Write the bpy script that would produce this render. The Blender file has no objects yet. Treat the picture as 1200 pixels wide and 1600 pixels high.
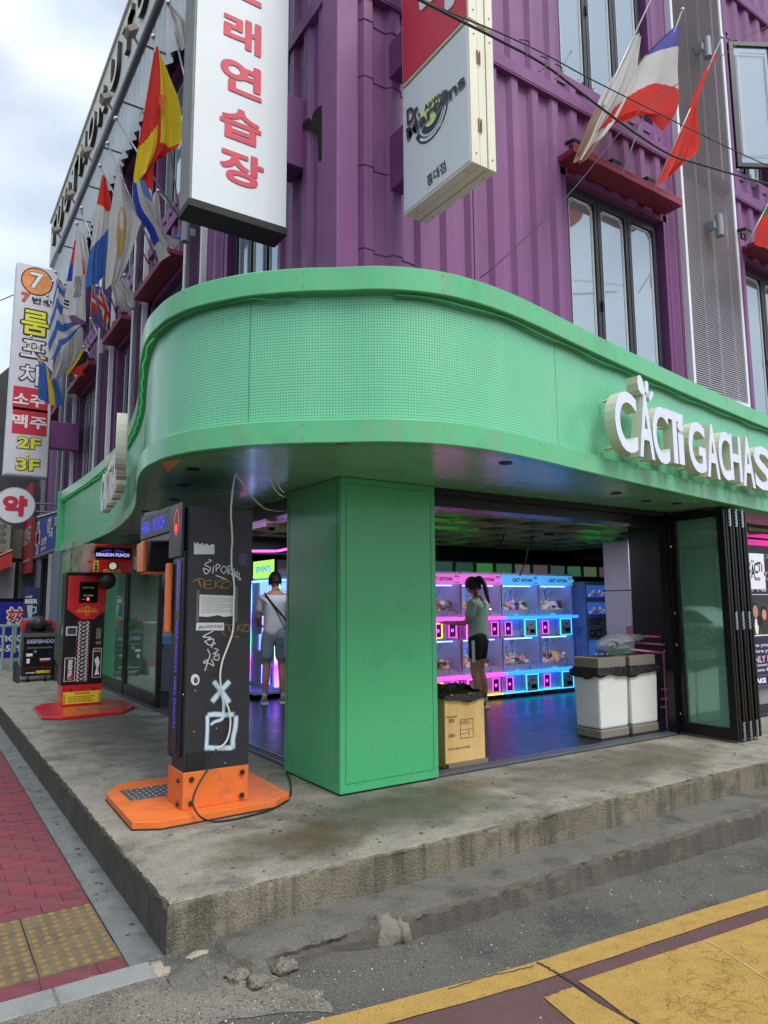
import bpy, math, random
from mathutils import Vector, Matrix, noise
from mathutils.geometry import tessellate_polygon
random.seed(7)
sc = bpy.context.scene
COL = sc.collection
# ------------------------------------------------------------ camera
YAW, PITCH, ROLL, FPX, EYE = math.radians(33.532), math.radians(7.377), math.radians(-0.355), 1098.04, 1.55
fw = Vector((math.sin(YAW), math.cos(YAW), 0)); rt = Vector((math.cos(YAW), -math.sin(YAW), 0)); up = Vector((0, 0, 1))
CF = fw*math.cos(PITCH) + up*math.sin(PITCH); cu = up*math.cos(PITCH) - fw*math.sin(PITCH)
CR = rt*math.cos(ROLL) + cu*math.sin(ROLL); CU = cu*math.cos(ROLL) - rt*math.sin(ROLL)
cam = bpy.data.cameras.new('camera'); camo = bpy.data.objects.new('camera', cam); COL.objects.link(camo)
camo.matrix_world = Matrix(((CR.x, CU.x, -CF.x, 0), (CR.y, CU.y, -CF.y, 0), (CR.z, CU.z, -CF.z, EYE), (0, 0, 0, 1)))
cam.sensor_fit = 'VERTICAL'; cam.sensor_height = 32.0; cam.lens = FPX/1600*32.0
cam.clip_start = 0.05; cam.clip_end = 600
sc.camera = camo
# ------------------------------------------------------------ sky, sun, exposure
w = bpy.data.worlds.new('World'); sc.world = w; w.use_nodes = True
nt = w.node_tree; nt.nodes.clear()
SUN_EL, SUN_AZ = math.radians(56), math.radians(172)   # azimuth clockwise from +Y
out = nt.nodes.new('ShaderNodeOutputWorld'); bg = nt.nodes.new('ShaderNodeBackground')
sky = nt.nodes.new('ShaderNodeTexSky'); sky.sky_type = 'NISHITA'; sky.sun_disc = False
sky.sun_elevation = SUN_EL; sky.sun_rotation = SUN_AZ; sky.air_density = 1.4; sky.dust_density = 2.5
tc = nt.nodes.new('ShaderNodeTexCoord'); mp = nt.nodes.new('ShaderNodeMapping'); mp.inputs['Scale'].default_value = (1.4, 1.4, 2.6)
nz = nt.nodes.new('ShaderNodeTexNoise'); nz.inputs['Scale'].default_value = 1.7; nz.inputs['Detail'].default_value = 7; nz.inputs['Roughness'].default_value = .5
cr = nt.nodes.new('ShaderNodeValToRGB'); cr.color_ramp.elements[0].position = .36; cr.color_ramp.elements[0].color = (.42, .42, .42, 1)
cr.color_ramp.elements[1].position = .62; cr.color_ramp.elements[1].color = (.97, .97, .97, 1)
nz2 = nt.nodes.new('ShaderNodeTexNoise'); nz2.inputs['Scale'].default_value = 2.6; nz2.inputs['Detail'].default_value = 6
cr2 = nt.nodes.new('ShaderNodeValToRGB'); cr2.color_ramp.elements[0].position = .35; cr2.color_ramp.elements[0].color = (4.6, 5.6, 7.0, 1)
cr2.color_ramp.elements[1].position = .65; cr2.color_ramp.elements[1].color = (7.4, 7.8, 8.3, 1)
mx = nt.nodes.new('ShaderNodeMixRGB')
L = nt.links.new
L(tc.outputs['Generated'], mp.inputs['Vector']); L(mp.outputs[0], nz.inputs['Vector']); L(mp.outputs[0], nz2.inputs['Vector'])
L(nz.outputs[0], cr.inputs[0]); L(nz2.outputs[0], cr2.inputs[0]); L(cr.outputs[0], mx.inputs[0]); L(sky.outputs[0], mx.inputs[1]); L(cr2.outputs[0], mx.inputs[2])
L(mx.outputs[0], bg.inputs[0]); bg.inputs[1].default_value = 0.10; L(bg.outputs[0], out.inputs[0])
sl = bpy.data.lights.new('sun', 'SUN'); sl.energy = 2.3; sl.angle = math.radians(36); sl.color = (1, .96, .9)
so = bpy.data.objects.new('sun', sl); COL.objects.link(so); so.location = (0, -5, 20)
sd = Vector((math.sin(SUN_AZ)*math.cos(SUN_EL), math.cos(SUN_AZ)*math.cos(SUN_EL), math.sin(SUN_EL)))
so.rotation_euler = sd.to_track_quat('Z', 'Y').to_euler()
sc.view_settings.view_transform = 'Standard'; sc.view_settings.look = 'None'; sc.view_settings.exposure = 0.62; sc.view_settings.gamma = 1
sc.view_settings.use_curve_mapping = False
sc.cycles.max_bounces = 7; sc.cycles.transparent_max_bounces = 12; sc.cycles.caustics_reflective = False; sc.cycles.caustics_refractive = False

# ------------------------------------------------------------ measuring: a direction seen from the standing point meets a surface of the place
O = Vector((0, 0, EYE))
def ray(x, y): return CF + CR*((x-600)/FPX) - CU*((y-800)/FPX)
def PY(x, y, Y): d = ray(x, y); return O + d*(Y/d.y)
def PX(x, y, X): d = ray(x, y); return O + d*(X/d.x)
def PZ(x, y, Z): d = ray(x, y); return O + d*((Z-EYE)/d.z)
def road_z(x):
    if x <= .9: return -.006
    if x < 2.3: return -.006 - (x-.9)/1.4*.08
    if x < 5.4: return -.086 - (x-2.3)/3.1*.075
    return -.161
def PR(x, y):
    z = 0
    for i in range(12): z = road_z(PZ(x, y, z).x)
    p = PZ(x, y, z); p.z = z; return p
HP = .223   # top of the concrete platform
# ------------------------------------------------------------ materials
def lin(c): return tuple(((v/255)/12.92 if v/255 <= .04045 else ((v/255+.055)/1.055)**2.4) for v in c)
MATS = {}
def M(name, rgb=(128, 128, 128), rough=.6, metal=0., var=.12, vs=3., bump=0., bs=60., dirt=None, streak=None, emit=0., spec=.5, trans=0., alpha=1., coat=0., speck=None, ior=1.45):
    if name in MATS: return MATS[name]
    m = bpy.data.materials.new(name); m.use_nodes = True; MATS[name] = m
    t = m.node_tree; N = t.nodes.new; lk = t.links.new; b = t.nodes['Principled BSDF']
    c = lin(rgb); col = None
    tcn = N('ShaderNodeTexCoord'); co = tcn.outputs['Object']
    def ns(scale, det=4, ro=.6, vec=None):
        n = N('ShaderNodeTexNoise'); n.inputs['Scale'].default_value = scale; n.inputs['Detail'].default_value = det; n.inputs['Roughness'].default_value = ro
        lk(vec or co, n.inputs['Vector']); return n.outputs[0]
    def ramp(fac, p0, p1, c0, c1):
        r = N('ShaderNodeValToRGB'); e = r.color_ramp.elements; e[0].position = p0; e[1].position = p1; e[0].color = (*c0, 1); e[1].color = (*c1, 1); lk(fac, r.inputs[0]); return r.outputs[0]
    def mix(f, a, bb, mode='MIX'):
        q = N('ShaderNodeMixRGB'); q.blend_type = mode
        for i, s in ((0, f), (1, a), (2, bb)):
            if isinstance(s, (int, float)): q.inputs[i].default_value = s
            elif isinstance(s, tuple): q.inputs[i].default_value = (*s, 1)
            else: lk(s, q.inputs[i])
        return q.outputs[0]
    if var > 0:
        col = ramp(ns(vs), .3, .7, tuple(v*(1-var) for v in c), tuple(min(1, v*(1+var)) for v in c))
    else: col = c
    if streak:
        mpn = N('ShaderNodeMapping'); mpn.inputs['Scale'].default_value = (streak[2], streak[2], streak[2]*.06); lk(co, mpn.inputs['Vector'])
        f = ramp(ns(1., 5, .6, mpn.outputs[0]), .48, .75, (0, 0, 0), (streak[1],)*3)
        col = mix(f, col, lin(streak[0]))
    if dirt:
        f = ramp(ns(dirt[2], 6, .65), dirt[3] if len(dirt) > 3 else .52, (dirt[3] if len(dirt) > 3 else .52)+.16, (0, 0, 0), (dirt[1],)*3)
        col = mix(f, col, lin(dirt[0]))
    if speck:
        for (srgb, amt, sscale, thr) in speck:
            v = N('ShaderNodeTexVoronoi'); v.inputs['Scale'].default_value = sscale; lk(co, v.inputs['Vector'])
            f = ramp(v.outputs['Distance'], thr*.6, thr, (amt,)*3, (0, 0, 0))
            f2 = ramp(v.outputs['Color'], .4, .45, (0, 0, 0), (1, 1, 1))
            col = mix(mix(1., f, f2, 'MULTIPLY'), col, lin(srgb))
    if isinstance(col, tuple): b.inputs['Base Color'].default_value = (*col, 1)
    else: lk(col, b.inputs['Base Color'])
    b.inputs['Roughness'].default_value = rough; b.inputs['Metallic'].default_value = metal; b.inputs['IOR'].default_value = ior
    b.inputs['Specular IOR Level'].default_value = spec
    if var > 0 and rough > .12 and metal < .9:
        rr = ns(vs*2.3, 3); r2 = N('ShaderNodeMapRange'); r2.inputs[3].default_value = max(.03, rough-.1); r2.inputs[4].default_value = min(1, rough+.12); lk(rr, r2.inputs[0]); lk(r2.outputs[0], b.inputs['Roughness'])
    if trans: b.inputs['Transmission Weight'].default_value = trans
    if alpha < 1: b.inputs['Alpha'].default_value = alpha
    if coat: b.inputs['Coat Weight'].default_value = coat; b.inputs['Coat Roughness'].default_value = .1
    if emit:
        b.inputs['Emission Color'].default_value = (*c, 1); b.inputs['Emission Strength'].default_value = emit
    if bump:
        bn = N('ShaderNodeBump'); bn.inputs['Strength'].default_value = min(1, bump); bn.inputs['Distance'].default_value = .02; lk(ns(bs, 5, .7), bn.inputs['Height']); lk(bn.outputs[0], b.inputs['Normal'])
    return m
GREEN = (72, 168, 112)
def nodes_of(m):
    t = m.node_tree; return t, t.nodes.new, t.links.new, t.nodes['Principled BSDF']
def base_socket(m):
    b = m.node_tree.nodes['Principled BSDF']; l = b.inputs['Base Color'].links
    return l[0].from_socket if l else None
# ------------------------------------------------------------ mesh builder
class MB:
    def __init__(s): s.v = []; s.f = []; s.m = []; s.uv = {}
    def add(s, vs, fs, mi=0):
        k = len(s.v); s.v += [tuple(p) for p in vs]
        for f in fs: s.f.append(tuple(i+k for i in f)); s.m.append(mi)
        return s
    def box(s, x0, x1, y0, y1, z0, z1, mi=0):
        if x0 > x1: x0, x1 = x1, x0
        if y0 > y1: y0, y1 = y1, y0
        if z0 > z1: z0, z1 = z1, z0
        return s.add([(x0, y0, z0), (x1, y0, z0), (x1, y1, z0), (x0, y1, z0), (x0, y0, z1), (x1, y0, z1), (x1, y1, z1), (x0, y1, z1)],
              [(0, 3, 2, 1), (4, 5, 6, 7), (0, 1, 5, 4), (1, 2, 6, 5), (2, 3, 7, 6), (3, 0, 4, 7)], mi)
    def obox(s, o, u, v, w, mi=0):   # corner, three edge vectors
        o, u, v, w = map(Vector, (o, u, v, w))
        p = [o, o+u, o+u+v, o+v]; p += [q+w for q in p]
        fs = [(0, 3, 2, 1), (4, 5, 6, 7), (0, 1, 5, 4), (1, 2, 6, 5), (2, 3, 7, 6), (3, 0, 4, 7)]
        if u.cross(v).dot(w) < 0: fs = [tuple(reversed(f)) for f in fs]
        return s.add(p, fs, mi)
    def prism(s, poly, d, mi=0):     # 3-D planar polygon swept by d
        poly = [Vector(p) for p in poly]; d = Vector(d); n = len(poly)
        nrm = sum(((poly[i]-poly[0]).cross(poly[(i+1) % n]-poly[0]) for i in range(1, n)), Vector())
        if nrm.dot(d) > 0: poly = poly[::-1]
        tri = tessellate_polygon([poly]); k = len(s.v)
        s.v += [tuple(p) for p in poly] + [tuple(p+d) for p in poly]
        pn = sum(((poly[i]-poly[0]).cross(poly[(i+1) % n]-poly[0]) for i in range(1, n)), Vector())
        for t in tri:
            a, b, c = (poly[i] for i in t)
            t = tuple(t) if (b-a).cross(c-a).dot(pn) > 0 else tuple(reversed(t))
            s.f.append(tuple(k+i for i in t)); s.m.append(mi); s.f.append(tuple(k+n+i for i in reversed(t))); s.m.append(mi)
        for i in range(n):
            j = (i+1) % n; s.f.append((k+j, k+i, k+n+i, k+n+j)); s.m.append(mi)
        return s
    def tube(s, pts, r, n=8, mi=0, cap=True):
        pts = [Vector(p) for p in pts]; rings = []
        prev = None
        for i, p in enumerate(pts):
            d = (pts[min(i+1, len(pts)-1)] - pts[max(i-1, 0)]).normalized()
            if prev is None:
                a = Vector((0, 0, 1)) if abs(d.z) < .9 else Vector((1, 0, 0)); e = d.cross(a).normalized()
            else: e = (prev - d*prev.dot(d)).normalized()
            prev = e; g = d.cross(e); rr = r[i] if isinstance(r, (list, tuple)) else r
            rings.append([p + (e*math.cos(t*2*math.pi/n) + g*math.sin(t*2*math.pi/n))*rr for t in range(n)])
        k = len(s.v)
        for q in rings: s.v += [tuple(p) for p in q]
        for i in range(len(rings)-1):
            for t in range(n):
                t2 = (t+1) % n; s.f.append((k+i*n+t, k+i*n+t2, k+(i+1)*n+t2, k+(i+1)*n+t)); s.m.append(mi)
        if cap:
            s.f.append(tuple(k+t for t in reversed(range(n)))); s.m.append(mi)
            s.f.append(tuple(k+(len(rings)-1)*n+t for t in range(n))); s.m.append(mi)
        return s
    def cyl(s, a, b, r, n=16, mi=0): return s.tube([a, b], r, n, mi)
    def ball(s, c, r, n=12, mi=0, sq=(1, 1, 1)):
        k = len(s.v); c = Vector(c); h = n//2
        for i in range(1, h):
            for t in range(n):
                a = math.pi*i/h; b = 2*math.pi*t/n
                s.v.append(tuple(c+Vector((r*sq[0]*math.sin(a)*math.cos(b), r*sq[1]*math.sin(a)*math.sin(b), r*sq[2]*math.cos(a)))))
        s.v.append(tuple(c+Vector((0, 0, r*sq[2])))); s.v.append(tuple(c-Vector((0, 0, r*sq[2])))); T = k+(h-1)*n
        for i in range(h-2):
            for t in range(n): s.f.append((k+i*n+t, k+(i+1)*n+t, k+(i+1)*n+(t+1) % n, k+i*n+(t+1) % n)); s.m.append(mi)
        for t in range(n):
            s.f.append((T, k+t, k+(t+1) % n)); s.m.append(mi); s.f.append((T+1, k+(h-2)*n+(t+1) % n, k+(h-2)*n+t)); s.m.append(mi)
        return s
    def grid(s, rows, mi=0, fn=None, uv=None):
        k = len(s.v); nr, ncol = len(rows), len(rows[0])
        for r in rows: s.v += [tuple(p) for p in r]
        for i in range(nr-1):
            for j in range(ncol-1):
                s.f.append((k+i*ncol+j, k+i*ncol+j+1, k+(i+1)*ncol+j+1, k+(i+1)*ncol+j)); s.m.append(fn(i, j) if fn else mi)
        if uv:
            for i in range(nr):
                for j in range(ncol): s.uv[k+i*ncol+j] = uv(i, j)
        return s
    def ribbon(s, pts, wd, nrm, mi=0):   # flat stroke of width wd in the plane with normal nrm; uv.y across
        pts = [Vector(p) for p in pts]; nrm = Vector(nrm).normalized(); L_, R_ = [], []
        for i, p in enumerate(pts):
            d = (pts[min(i+1, len(pts)-1)] - pts[max(i-1, 0)]).normalized(); e = nrm.cross(d).normalized()*wd/2
            L_.append(p+e); R_.append(p-e)
        k = len(s.v)
        for a, b in zip(L_, R_): s.v += [tuple(a), tuple(b)]; q_ = len(s.uv)//2; s.uv[len(s.v)-2] = (q_/(max(1, len(pts)-1)), 0); s.uv[len(s.v)-1] = (q_/(max(1, len(pts)-1)), 1)
        for i in range(len(pts)-1): s.f.append((k+2*i, k+2*i+1, k+2*i+3, k+2*i+2)); s.m.append(mi)
        return s
def mesh_from(name, mb, mats, org=Vector((0, 0, 0)), smooth=False):
    me = bpy.data.meshes.new(name)
    me.from_pydata([(p[0]-org[0], p[1]-org[1], p[2]-org[2]) for p in mb.v], [], mb.f)
    for m in (mats if isinstance(mats, (list, tuple)) else [mats]): me.materials.append(m)
    if any(mb.m): me.polygons.foreach_set('material_index', mb.m)
    if mb.uv:
        ul = me.uv_layers.new(name='UVMap')
        for lp in me.loops: ul.data[lp.index].uv = mb.uv.get(lp.vertex_index, (0, 0))
    if smooth: me.polygons.foreach_set('use_smooth', [True]*len(me.polygons))
    me.update(); return me
def tag(o, label=None, cat=None, group=None, kind=None):
    if label: o['label'] = label
    if cat: o['category'] = cat
    if group: o['group'] = group
    if kind: o['kind'] = kind
    return o
def root_of(o):
    while o.parent: o = o.parent
    return o
def org_of(parent):
    if parent is None: return Vector((0, 0, 0))
    return Vector(root_of(parent).get('_o', (0, 0, 0)))
ORG = {}
def obj(name, mb, mats, parent=None, bevel=0., smooth=False, org=None, sub=0, solid=0.):
    if parent is not None:
        org = ORG.get(root_of(parent).name, Vector((0, 0, 0)))
    elif org is None: org = Vector((0, 0, 0))
    me = mb if isinstance(mb, bpy.types.Mesh) else mesh_from(name, mb, mats, org, smooth)
    o = bpy.data.objects.new(name, me); COL.objects.link(o)
    if parent is not None: o.parent = parent
    else: o.location = org; ORG[o.name] = Vector(org)
    if bevel:
        md = o.modifiers.new('b', 'BEVEL'); md.width = bevel; md.segments = 2; md.limit_method = 'ANGLE'
    if solid:
        md = o.modifiers.new('s', 'SOLIDIFY'); md.thickness = solid; md.offset = 0
    if sub:
        md = o.modifiers.new('u', 'SUBSURF'); md.levels = sub; md.render_levels = sub
    return o
def crisp(o, ang=.55):
    for p in o.data.polygons: p.use_smooth = True
    o.data.set_sharp_from_angle(angle=ang)
def thing(name, label, cat, org, group=None, kind=None):
    o = bpy.data.objects.new(name, None); COL.objects.link(o); o.location = org; o.empty_display_size = .1
    ORG[o.name] = Vector(org); return tag(o, label, cat, group, kind)
def single(name, mb, mats, label, cat, org=(0, 0, 0), group=None, **k):
    return tag(obj(name, mb, mats, None, org=Vector(org), **k), label, cat, group)
def struct(name, mb, mats, **k): return tag(obj(name, mb, mats, None, **k), kind='structure')
def copy_thing(r, loc, label=None, rot=None):
    c = r.copy(); COL.objects.link(c); c.location = loc; ORG[c.name] = Vector(loc)
    if rot is not None: c.rotation_euler = rot
    if label: c['label'] = label
    for ch in list(r.children):
        a = ch.copy(); COL.objects.link(a); a.parent = c
        for g in list(ch.children):
            b = g.copy(); COL.objects.link(b); b.parent = a
    return c
# ------------------------------------------------------------ lettering from the bundled font
TX = {}
def glyphs(s, bold=.0):
    key = (s, bold)
    if key in TX: return TX[key]
    c = bpy.data.curves.new('t', 'FONT'); c.body = s; c.offset = bold; c.resolution_u = 6; c.space_line = .95
    o = bpy.data.objects.new('t', c); COL.objects.link(o)
    dg = bpy.context.evaluated_depsgraph_get(); me = bpy.data.meshes.new_from_object(o.evaluated_get(dg))
    V = [v.co.copy() for v in me.vertices]; F = [tuple(p.vertices) for p in me.polygons]
    bpy.data.objects.remove(o); bpy.data.curves.remove(c); bpy.data.meshes.remove(me)
    xs = [v.x for v in V]; ys = [v.y for v in V]; TX[key] = (V, F, min(xs), max(xs), min(ys), max(ys)); return TX[key]
def text_into(mb, s, A, U, Vv, mi=0, bold=.02, depth=0.):
    if not depth and bold > .021 and any(ord(c) > 0x2000 for c in s):   # heavy Korean strokes: the same glyph laid eight times round its outline
        g = glyphs(s, .012); r = bold-.012; U, Vv = Vector(U), Vector(Vv); n = U.cross(Vv).normalized()
        for k in range(8):
            a = k*math.pi/4; text_into(mb, s, Vector(A)+U*(r*math.cos(a)/(g[3]-g[2]))+Vv*(r*math.sin(a)/(g[5]-g[4]))+n*(.00035*k), U, Vv, mi, .012)
        return mb
    V, F, x0, x1, y0, y1 = glyphs(s, bold); A, U, Vv = Vector(A), Vector(U), Vector(Vv); n = U.cross(Vv).normalized()
    P = [A + U*((v.x-x0)/(x1-x0)) + Vv*((v.y-y0)/(y1-y0)) for v in V]
    if not depth:
        FF = []
        for f in F:
            a, b, c = P[f[0]], P[f[1]], P[f[2]]
            FF.append(f if (b-a).cross(c-a).dot(n) > 0 else tuple(reversed(f)))
        mb.add(P, FF, mi)
    else:
        k = len(P); F2 = []; edges = {}
        for f in F:
            a, b, c = P[f[0]], P[f[1]], P[f[2]]
            g = f if (b-a).cross(c-a).dot(n) > 0 else tuple(reversed(f))
            F2.append(tuple(i+k for i in g))
            for i in range(len(g)):
                e = (g[i], g[(i+1) % len(g)]); edges[e] = 1
        for (a, b) in edges:
            if (b, a) not in edges: F2.append((a, b, b+k, a+k))
        side = [f for f in F2 if min(f) < k]; front = [f for f in F2 if min(f) >= k]
        kk = len(mb.v); mb.v += [tuple(p) for p in P] + [tuple(p+n*depth) for p in P]
        for f in front: mb.f.append(tuple(i+kk for i in f)); mb.m.append(mi)
        for f in side: mb.f.append(tuple(i+kk for i in f)); mb.m.append(mi+1)
    return mb
def text_Y(mb, s, x0, y0, x1, y1, Y, mi=0, bold=.02):   # photo box -> wall facing -Y at Y
    a = PY(x0, (y0+y1)/2, Y); b = PY(x1, (y0+y1)/2, Y); up_ = (y0+y1)/2 < 940
    zb = PY(x1 if up_ else x0, y1, Y).z; zt = PY(x0 if up_ else x1, y0, Y).z
    return text_into(mb, s, (a.x, Y, zb), (b.x-a.x, 0, 0), (0, 0, zt-zb), mi, bold)
def world_Y(mb, s, x0, x1, z0, z1, Y, mi=0, bold=.02): return text_into(mb, s, (x0, Y, z0), (x1-x0, 0, 0), (0, 0, z1-z0), mi, bold)
def world_X(mb, s, yl, yr, z0, z1, X, mi=0, bold=.02): return text_into(mb, s, (X, yl, z0), (0, yr-yl, 0), (0, 0, z1-z0), mi, bold)  # yl far (reads from far to near)
def cr_curve(P, n=8):
    P = [Vector(p) for p in P]; out_ = []
    for i in range(len(P)-1):
        a = P[max(i-1, 0)]; b = P[i]; c = P[i+1]; d = P[min(i+2, len(P)-1)]
        for k in range(n):
            t = k/n; out_.append(.5*((2*b)+(c-a)*t+(2*a-5*b+4*c-d)*t*t+(3*b-a-3*c+d)*t**3))
    out_.append(P[-1]); return out_
# ============================================================ GROUND
asph = M('asphalt', (108, 106, 101), .92, var=.14, vs=1.6, bump=1., bs=170, dirt=((58, 58, 58), .6, 2.4, .5), speck=[((172, 170, 162), .65, 150, .4), ((34, 34, 36), .7, 110, .36)])
coarse = M('coarse_concrete', (132, 127, 116), .92, var=.16, vs=5, bump=1., bs=90, dirt=((84, 80, 72), .6, 4, .48), speck=[((190, 184, 170), .5, 85, .34), ((58, 58, 60), .75, 36, .3), ((78, 74, 68), .7, 70, .4), ((206, 200, 186), .5, 150, .38)])
maroon = M('maroon_road_coating', (92, 66, 66), .9, var=.15, vs=6, bump=.5, bs=170, dirt=((60, 48, 48), .5, 3), speck=[((128, 104, 98), .5, 160, .4)])
yell = M('yellow_road_paint', (198, 160, 84), .85, var=.1, vs=9, bump=.9, bs=150, dirt=((148, 124, 76), .7, 16, .56), speck=[((84, 76, 56), .75, 75, .27), ((214, 182, 104), .5, 120, .3), ((100, 88, 62), .6, 130, .3)])
def sheet(poly, z_off=0., step=.25):
    # polygon in plan, cut into a grid that follows the road surface
    import bmesh
    bm = bmesh.new(); tri = tessellate_polygon([[Vector((p[0], p[1], 0)) for p in poly]])
    vs = [bm.verts.new((p[0], p[1], 0)) for p in poly]
    for t in tri:
        try: bm.faces.new([vs[i] for i in t])
        except ValueError: pass
    bmesh.ops.recalc_face_normals(bm, faces=bm.faces)
    xs = [p[0] for p in poly]
    for xx in (.9, 1.2, 1.6, 2.0, 2.3, 3, 4, 5.4):
        if min(xs) < xx < max(xs):
            bmesh.ops.bisect_plane(bm, geom=bm.verts[:]+bm.edges[:]+bm.faces[:], plane_co=(xx, 0, 0), plane_no=(1, 0, 0))
    mb = MB(); idx = {v: i for i, v in enumerate(bm.verts)}
    for v in bm.verts: mb.v.append((v.co.x, v.co.y, road_z(v.co.x)+z_off))
    for f in bm.faces:
        f.normal_update(); q = [idx[v] for v in f.verts]
        if f.normal.z < 0: q.reverse()
        mb.f.append(tuple(q)); mb.m.append(0)
    bm.free(); return mb
road = struct('road', sheet([(-120, -120), (160, -120), (160, 3.6), (-120, 3.6)]), asph)
struct('ground', MB().box(-300, 300, -200, 400, -1.2, -.75), M('far_ground', (110, 108, 104), .9))
# coarse old concrete apron in the corner between kerb, platform and road
def jag(pts, amp=.03, n=6, seed=3):
    rnd = random.Random(seed); o_ = []
    for i in range(len(pts)):
        a, b = Vector(pts[i]), Vector(pts[(i+1) % len(pts)])
        for k in range(n):
            p = a.lerp(b, k/n); o_.append((p.x+rnd.uniform(-amp, amp), p.y+rnd.uniform(-amp, amp)))
    return o_
P = [PR(*q) for q in ((430, 1535), (500, 1552), (520, 1580), (330, 1600), (300, 1640))]
struct('concrete_apron', sheet(jag([(p.x, p.y) for p in P] + [(.6, 2.2), (-1.2, 2.3), (-1.2, 3.25), (1.1, 3.34), (1.5, 3.1)], .02, 6), .004), coarse)
# road markings
def marks(name, pts, mat_, zo=.004, seed=1, amp=.006, label=None):
    P = [PR(*q) for q in pts]; return struct(name, sheet(jag([(p.x, p.y) for p in P], amp, 9, seed), zo), mat_)
def ext(a, b, t): # extend line a-b beyond b in plan
    A, B = PR(*a), PR(*b); return A + (B-A)*t
u1, u2 = PR(700, 1544), PR(1200, 1392); l1, l2 = PR(700, 1577), PR(1200, 1417)
def lerp(a, b, t): return a+(b-a)*t
far_t, near_t = 5., -1.2
Lm = [lerp(l1, l2, near_t), lerp(l1, l2, far_t)]
struct('maroon_lane', sheet([(Lm[0].x, Lm[0].y+.004), (Lm[1].x, Lm[1].y+.004), (Lm[1].x, -3), (Lm[0].x-.8, -3)], .0045), maroon)
q = jag([tuple(lerp(u1, u2, near_t).xy), tuple(lerp(u1, u2, far_t).xy), tuple(lerp(l1, l2, far_t).xy), tuple(lerp(l1, l2, near_t).xy)], .004, 60, 5)
edge_line = struct('yellow_edge_line', sheet(q, .009), yell)
b1, b2 = PR(906, 1537), PR(1200, 1437)
bf = lerp(b1, b2, 8)
c1, c2, c3, c4 = PR(992, 1600), PR(850, 1562), PR(896, 1545), PR(896, 1600)
dn = (c1-b1)
struct('yellow_hatch_panel', sheet(jag([tuple(b1.xy), tuple(bf.xy), (bf.x, bf.y-2.2), tuple((b1+dn*9).xy)], .005, 24, 8), .009), yell)
dn2 = PR(985, 1600)-c3; dl = c4-c2
struct('yellow_hatch_bar', sheet(jag([tuple(c2.xy), tuple(c3.xy), tuple((c3+dn2*8).xy), tuple((c2+dl*9).xy)], .004, 16, 9), .009), yell)
# cracks in the paint and asphalt
crk = M('crack_filler', (58, 52, 50), .95, var=.1)
def crack(name, pts, wd, seed=2, z=.0125, m_=crk):
    rnd = random.Random(seed); P = [PR(*q) for q in pts]; P2 = []
    for i in range(len(P)-1):
        for k in range(14):
            p = P[i].lerp(P[i+1], k/14); P2.append(Vector((p.x+rnd.uniform(-.004, .004), p.y+rnd.uniform(-.004, .004), road_z(p.x)+z)))
    return struct(name, MB().ribbon(P2, wd, (0, 0, 1)), m_)
crack('road_crack', [(840, 1508), (868, 1523), (905, 1545), (930, 1567), (965, 1585), (1010, 1612)], .011)
crack('road_crack', [(1108, 1475), (1150, 1502), (1200, 1535)], .006, 4, m_=M('pale_joint', (190, 175, 140), .9))
crack('road_crack', [(700, 1550), (760, 1530), (840, 1512)], .005, 9)
rnd = random.Random(11); mb = MB()
for i in range(90):      # the crazed old paint at the right
    x, y = rnd.uniform(1040, 1200), rnd.uniform(1490, 1598); p = PR(x, y); pts = []
    a = rnd.uniform(0, 6.28)
    for k in range(6): pts.append(Vector((p.x, p.y, road_z(p.x)+.0125))); a += rnd.uniform(-.8, .8); p = p+Vector((math.cos(a), math.sin(a), 0))*.014
    mb.ribbon(pts, .0024, (0, 0, 1))
tag(obj('paint_crazing', mb, M('crazed', (140, 108, 52), .9)), kind='stuff')
# gravel and grit lying on road and apron
mb = MB(); rnd = random.Random(5)
for i in range(2600):
    if i < 1500: x, y = rnd.uniform(.2, 6), 3.0-abs(rnd.gauss(0, .35))
    else: x, y = rnd.uniform(-.2, 1.6), rnd.uniform(2.5, 3.15)
    if y > 2.97 or (x > 1. and y > 2.93): continue
    z = road_z(x)+.004; s = rnd.choice((.002, .003, .004, .006))*rnd.uniform(.6, 1.1)
    mb.add([(x-s, y, z), (x, y-s, z), (x+s, y+.3*s, z), (x, y+s, z), (x+.2*s, y, z+s*.8)], [(0, 1, 4), (1, 2, 4), (2, 3, 4), (3, 0, 4)], 0 if rnd.random() < .5 else (1 if rnd.random() < .6 else 2))
tag(obj('gravel', mb, [M('grit', (120, 117, 110), .95), M('grit_dark', (66, 65, 64), .95), M('grit_pale', (182, 178, 168), .9)]), kind='stuff')
# ============================================================ PAVEMENT (left)
KX = .955
granite = M('granite', (134, 137, 136), .85, var=.06, vs=4, bump=.5, bs=140, dirt=((84, 86, 84), .4, 3, .5), speck=[((180, 182, 180), .5, 150, .33), ((70, 72, 72), .5, 170, .33)])
brickm = M('red_painted_paver', (132, 68, 78), .9, var=.16, vs=9, bump=.9, bs=120, dirt=((92, 62, 66), .9, 6.5, .47), speck=[((168, 104, 110), .5, 130, .34), ((66, 52, 54), .6, 90, .3)])
brickm2 = M('red_painted_paver_bright', (144, 64, 76), .88, var=.16, vs=9, bump=.9, bs=120, dirt=((96, 60, 66), .8, 7, .48), speck=[((66, 52, 54), .6, 90, .3)])
pav = struct('pavement', MB().box(-9, .872, 3.2, 60, -.25, -.012).box(.872, KX+.10, 3.34, 60, -.25, -.02), M('pavement_bed', (62, 48, 48), .95, bump=.6, bs=80))
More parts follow.
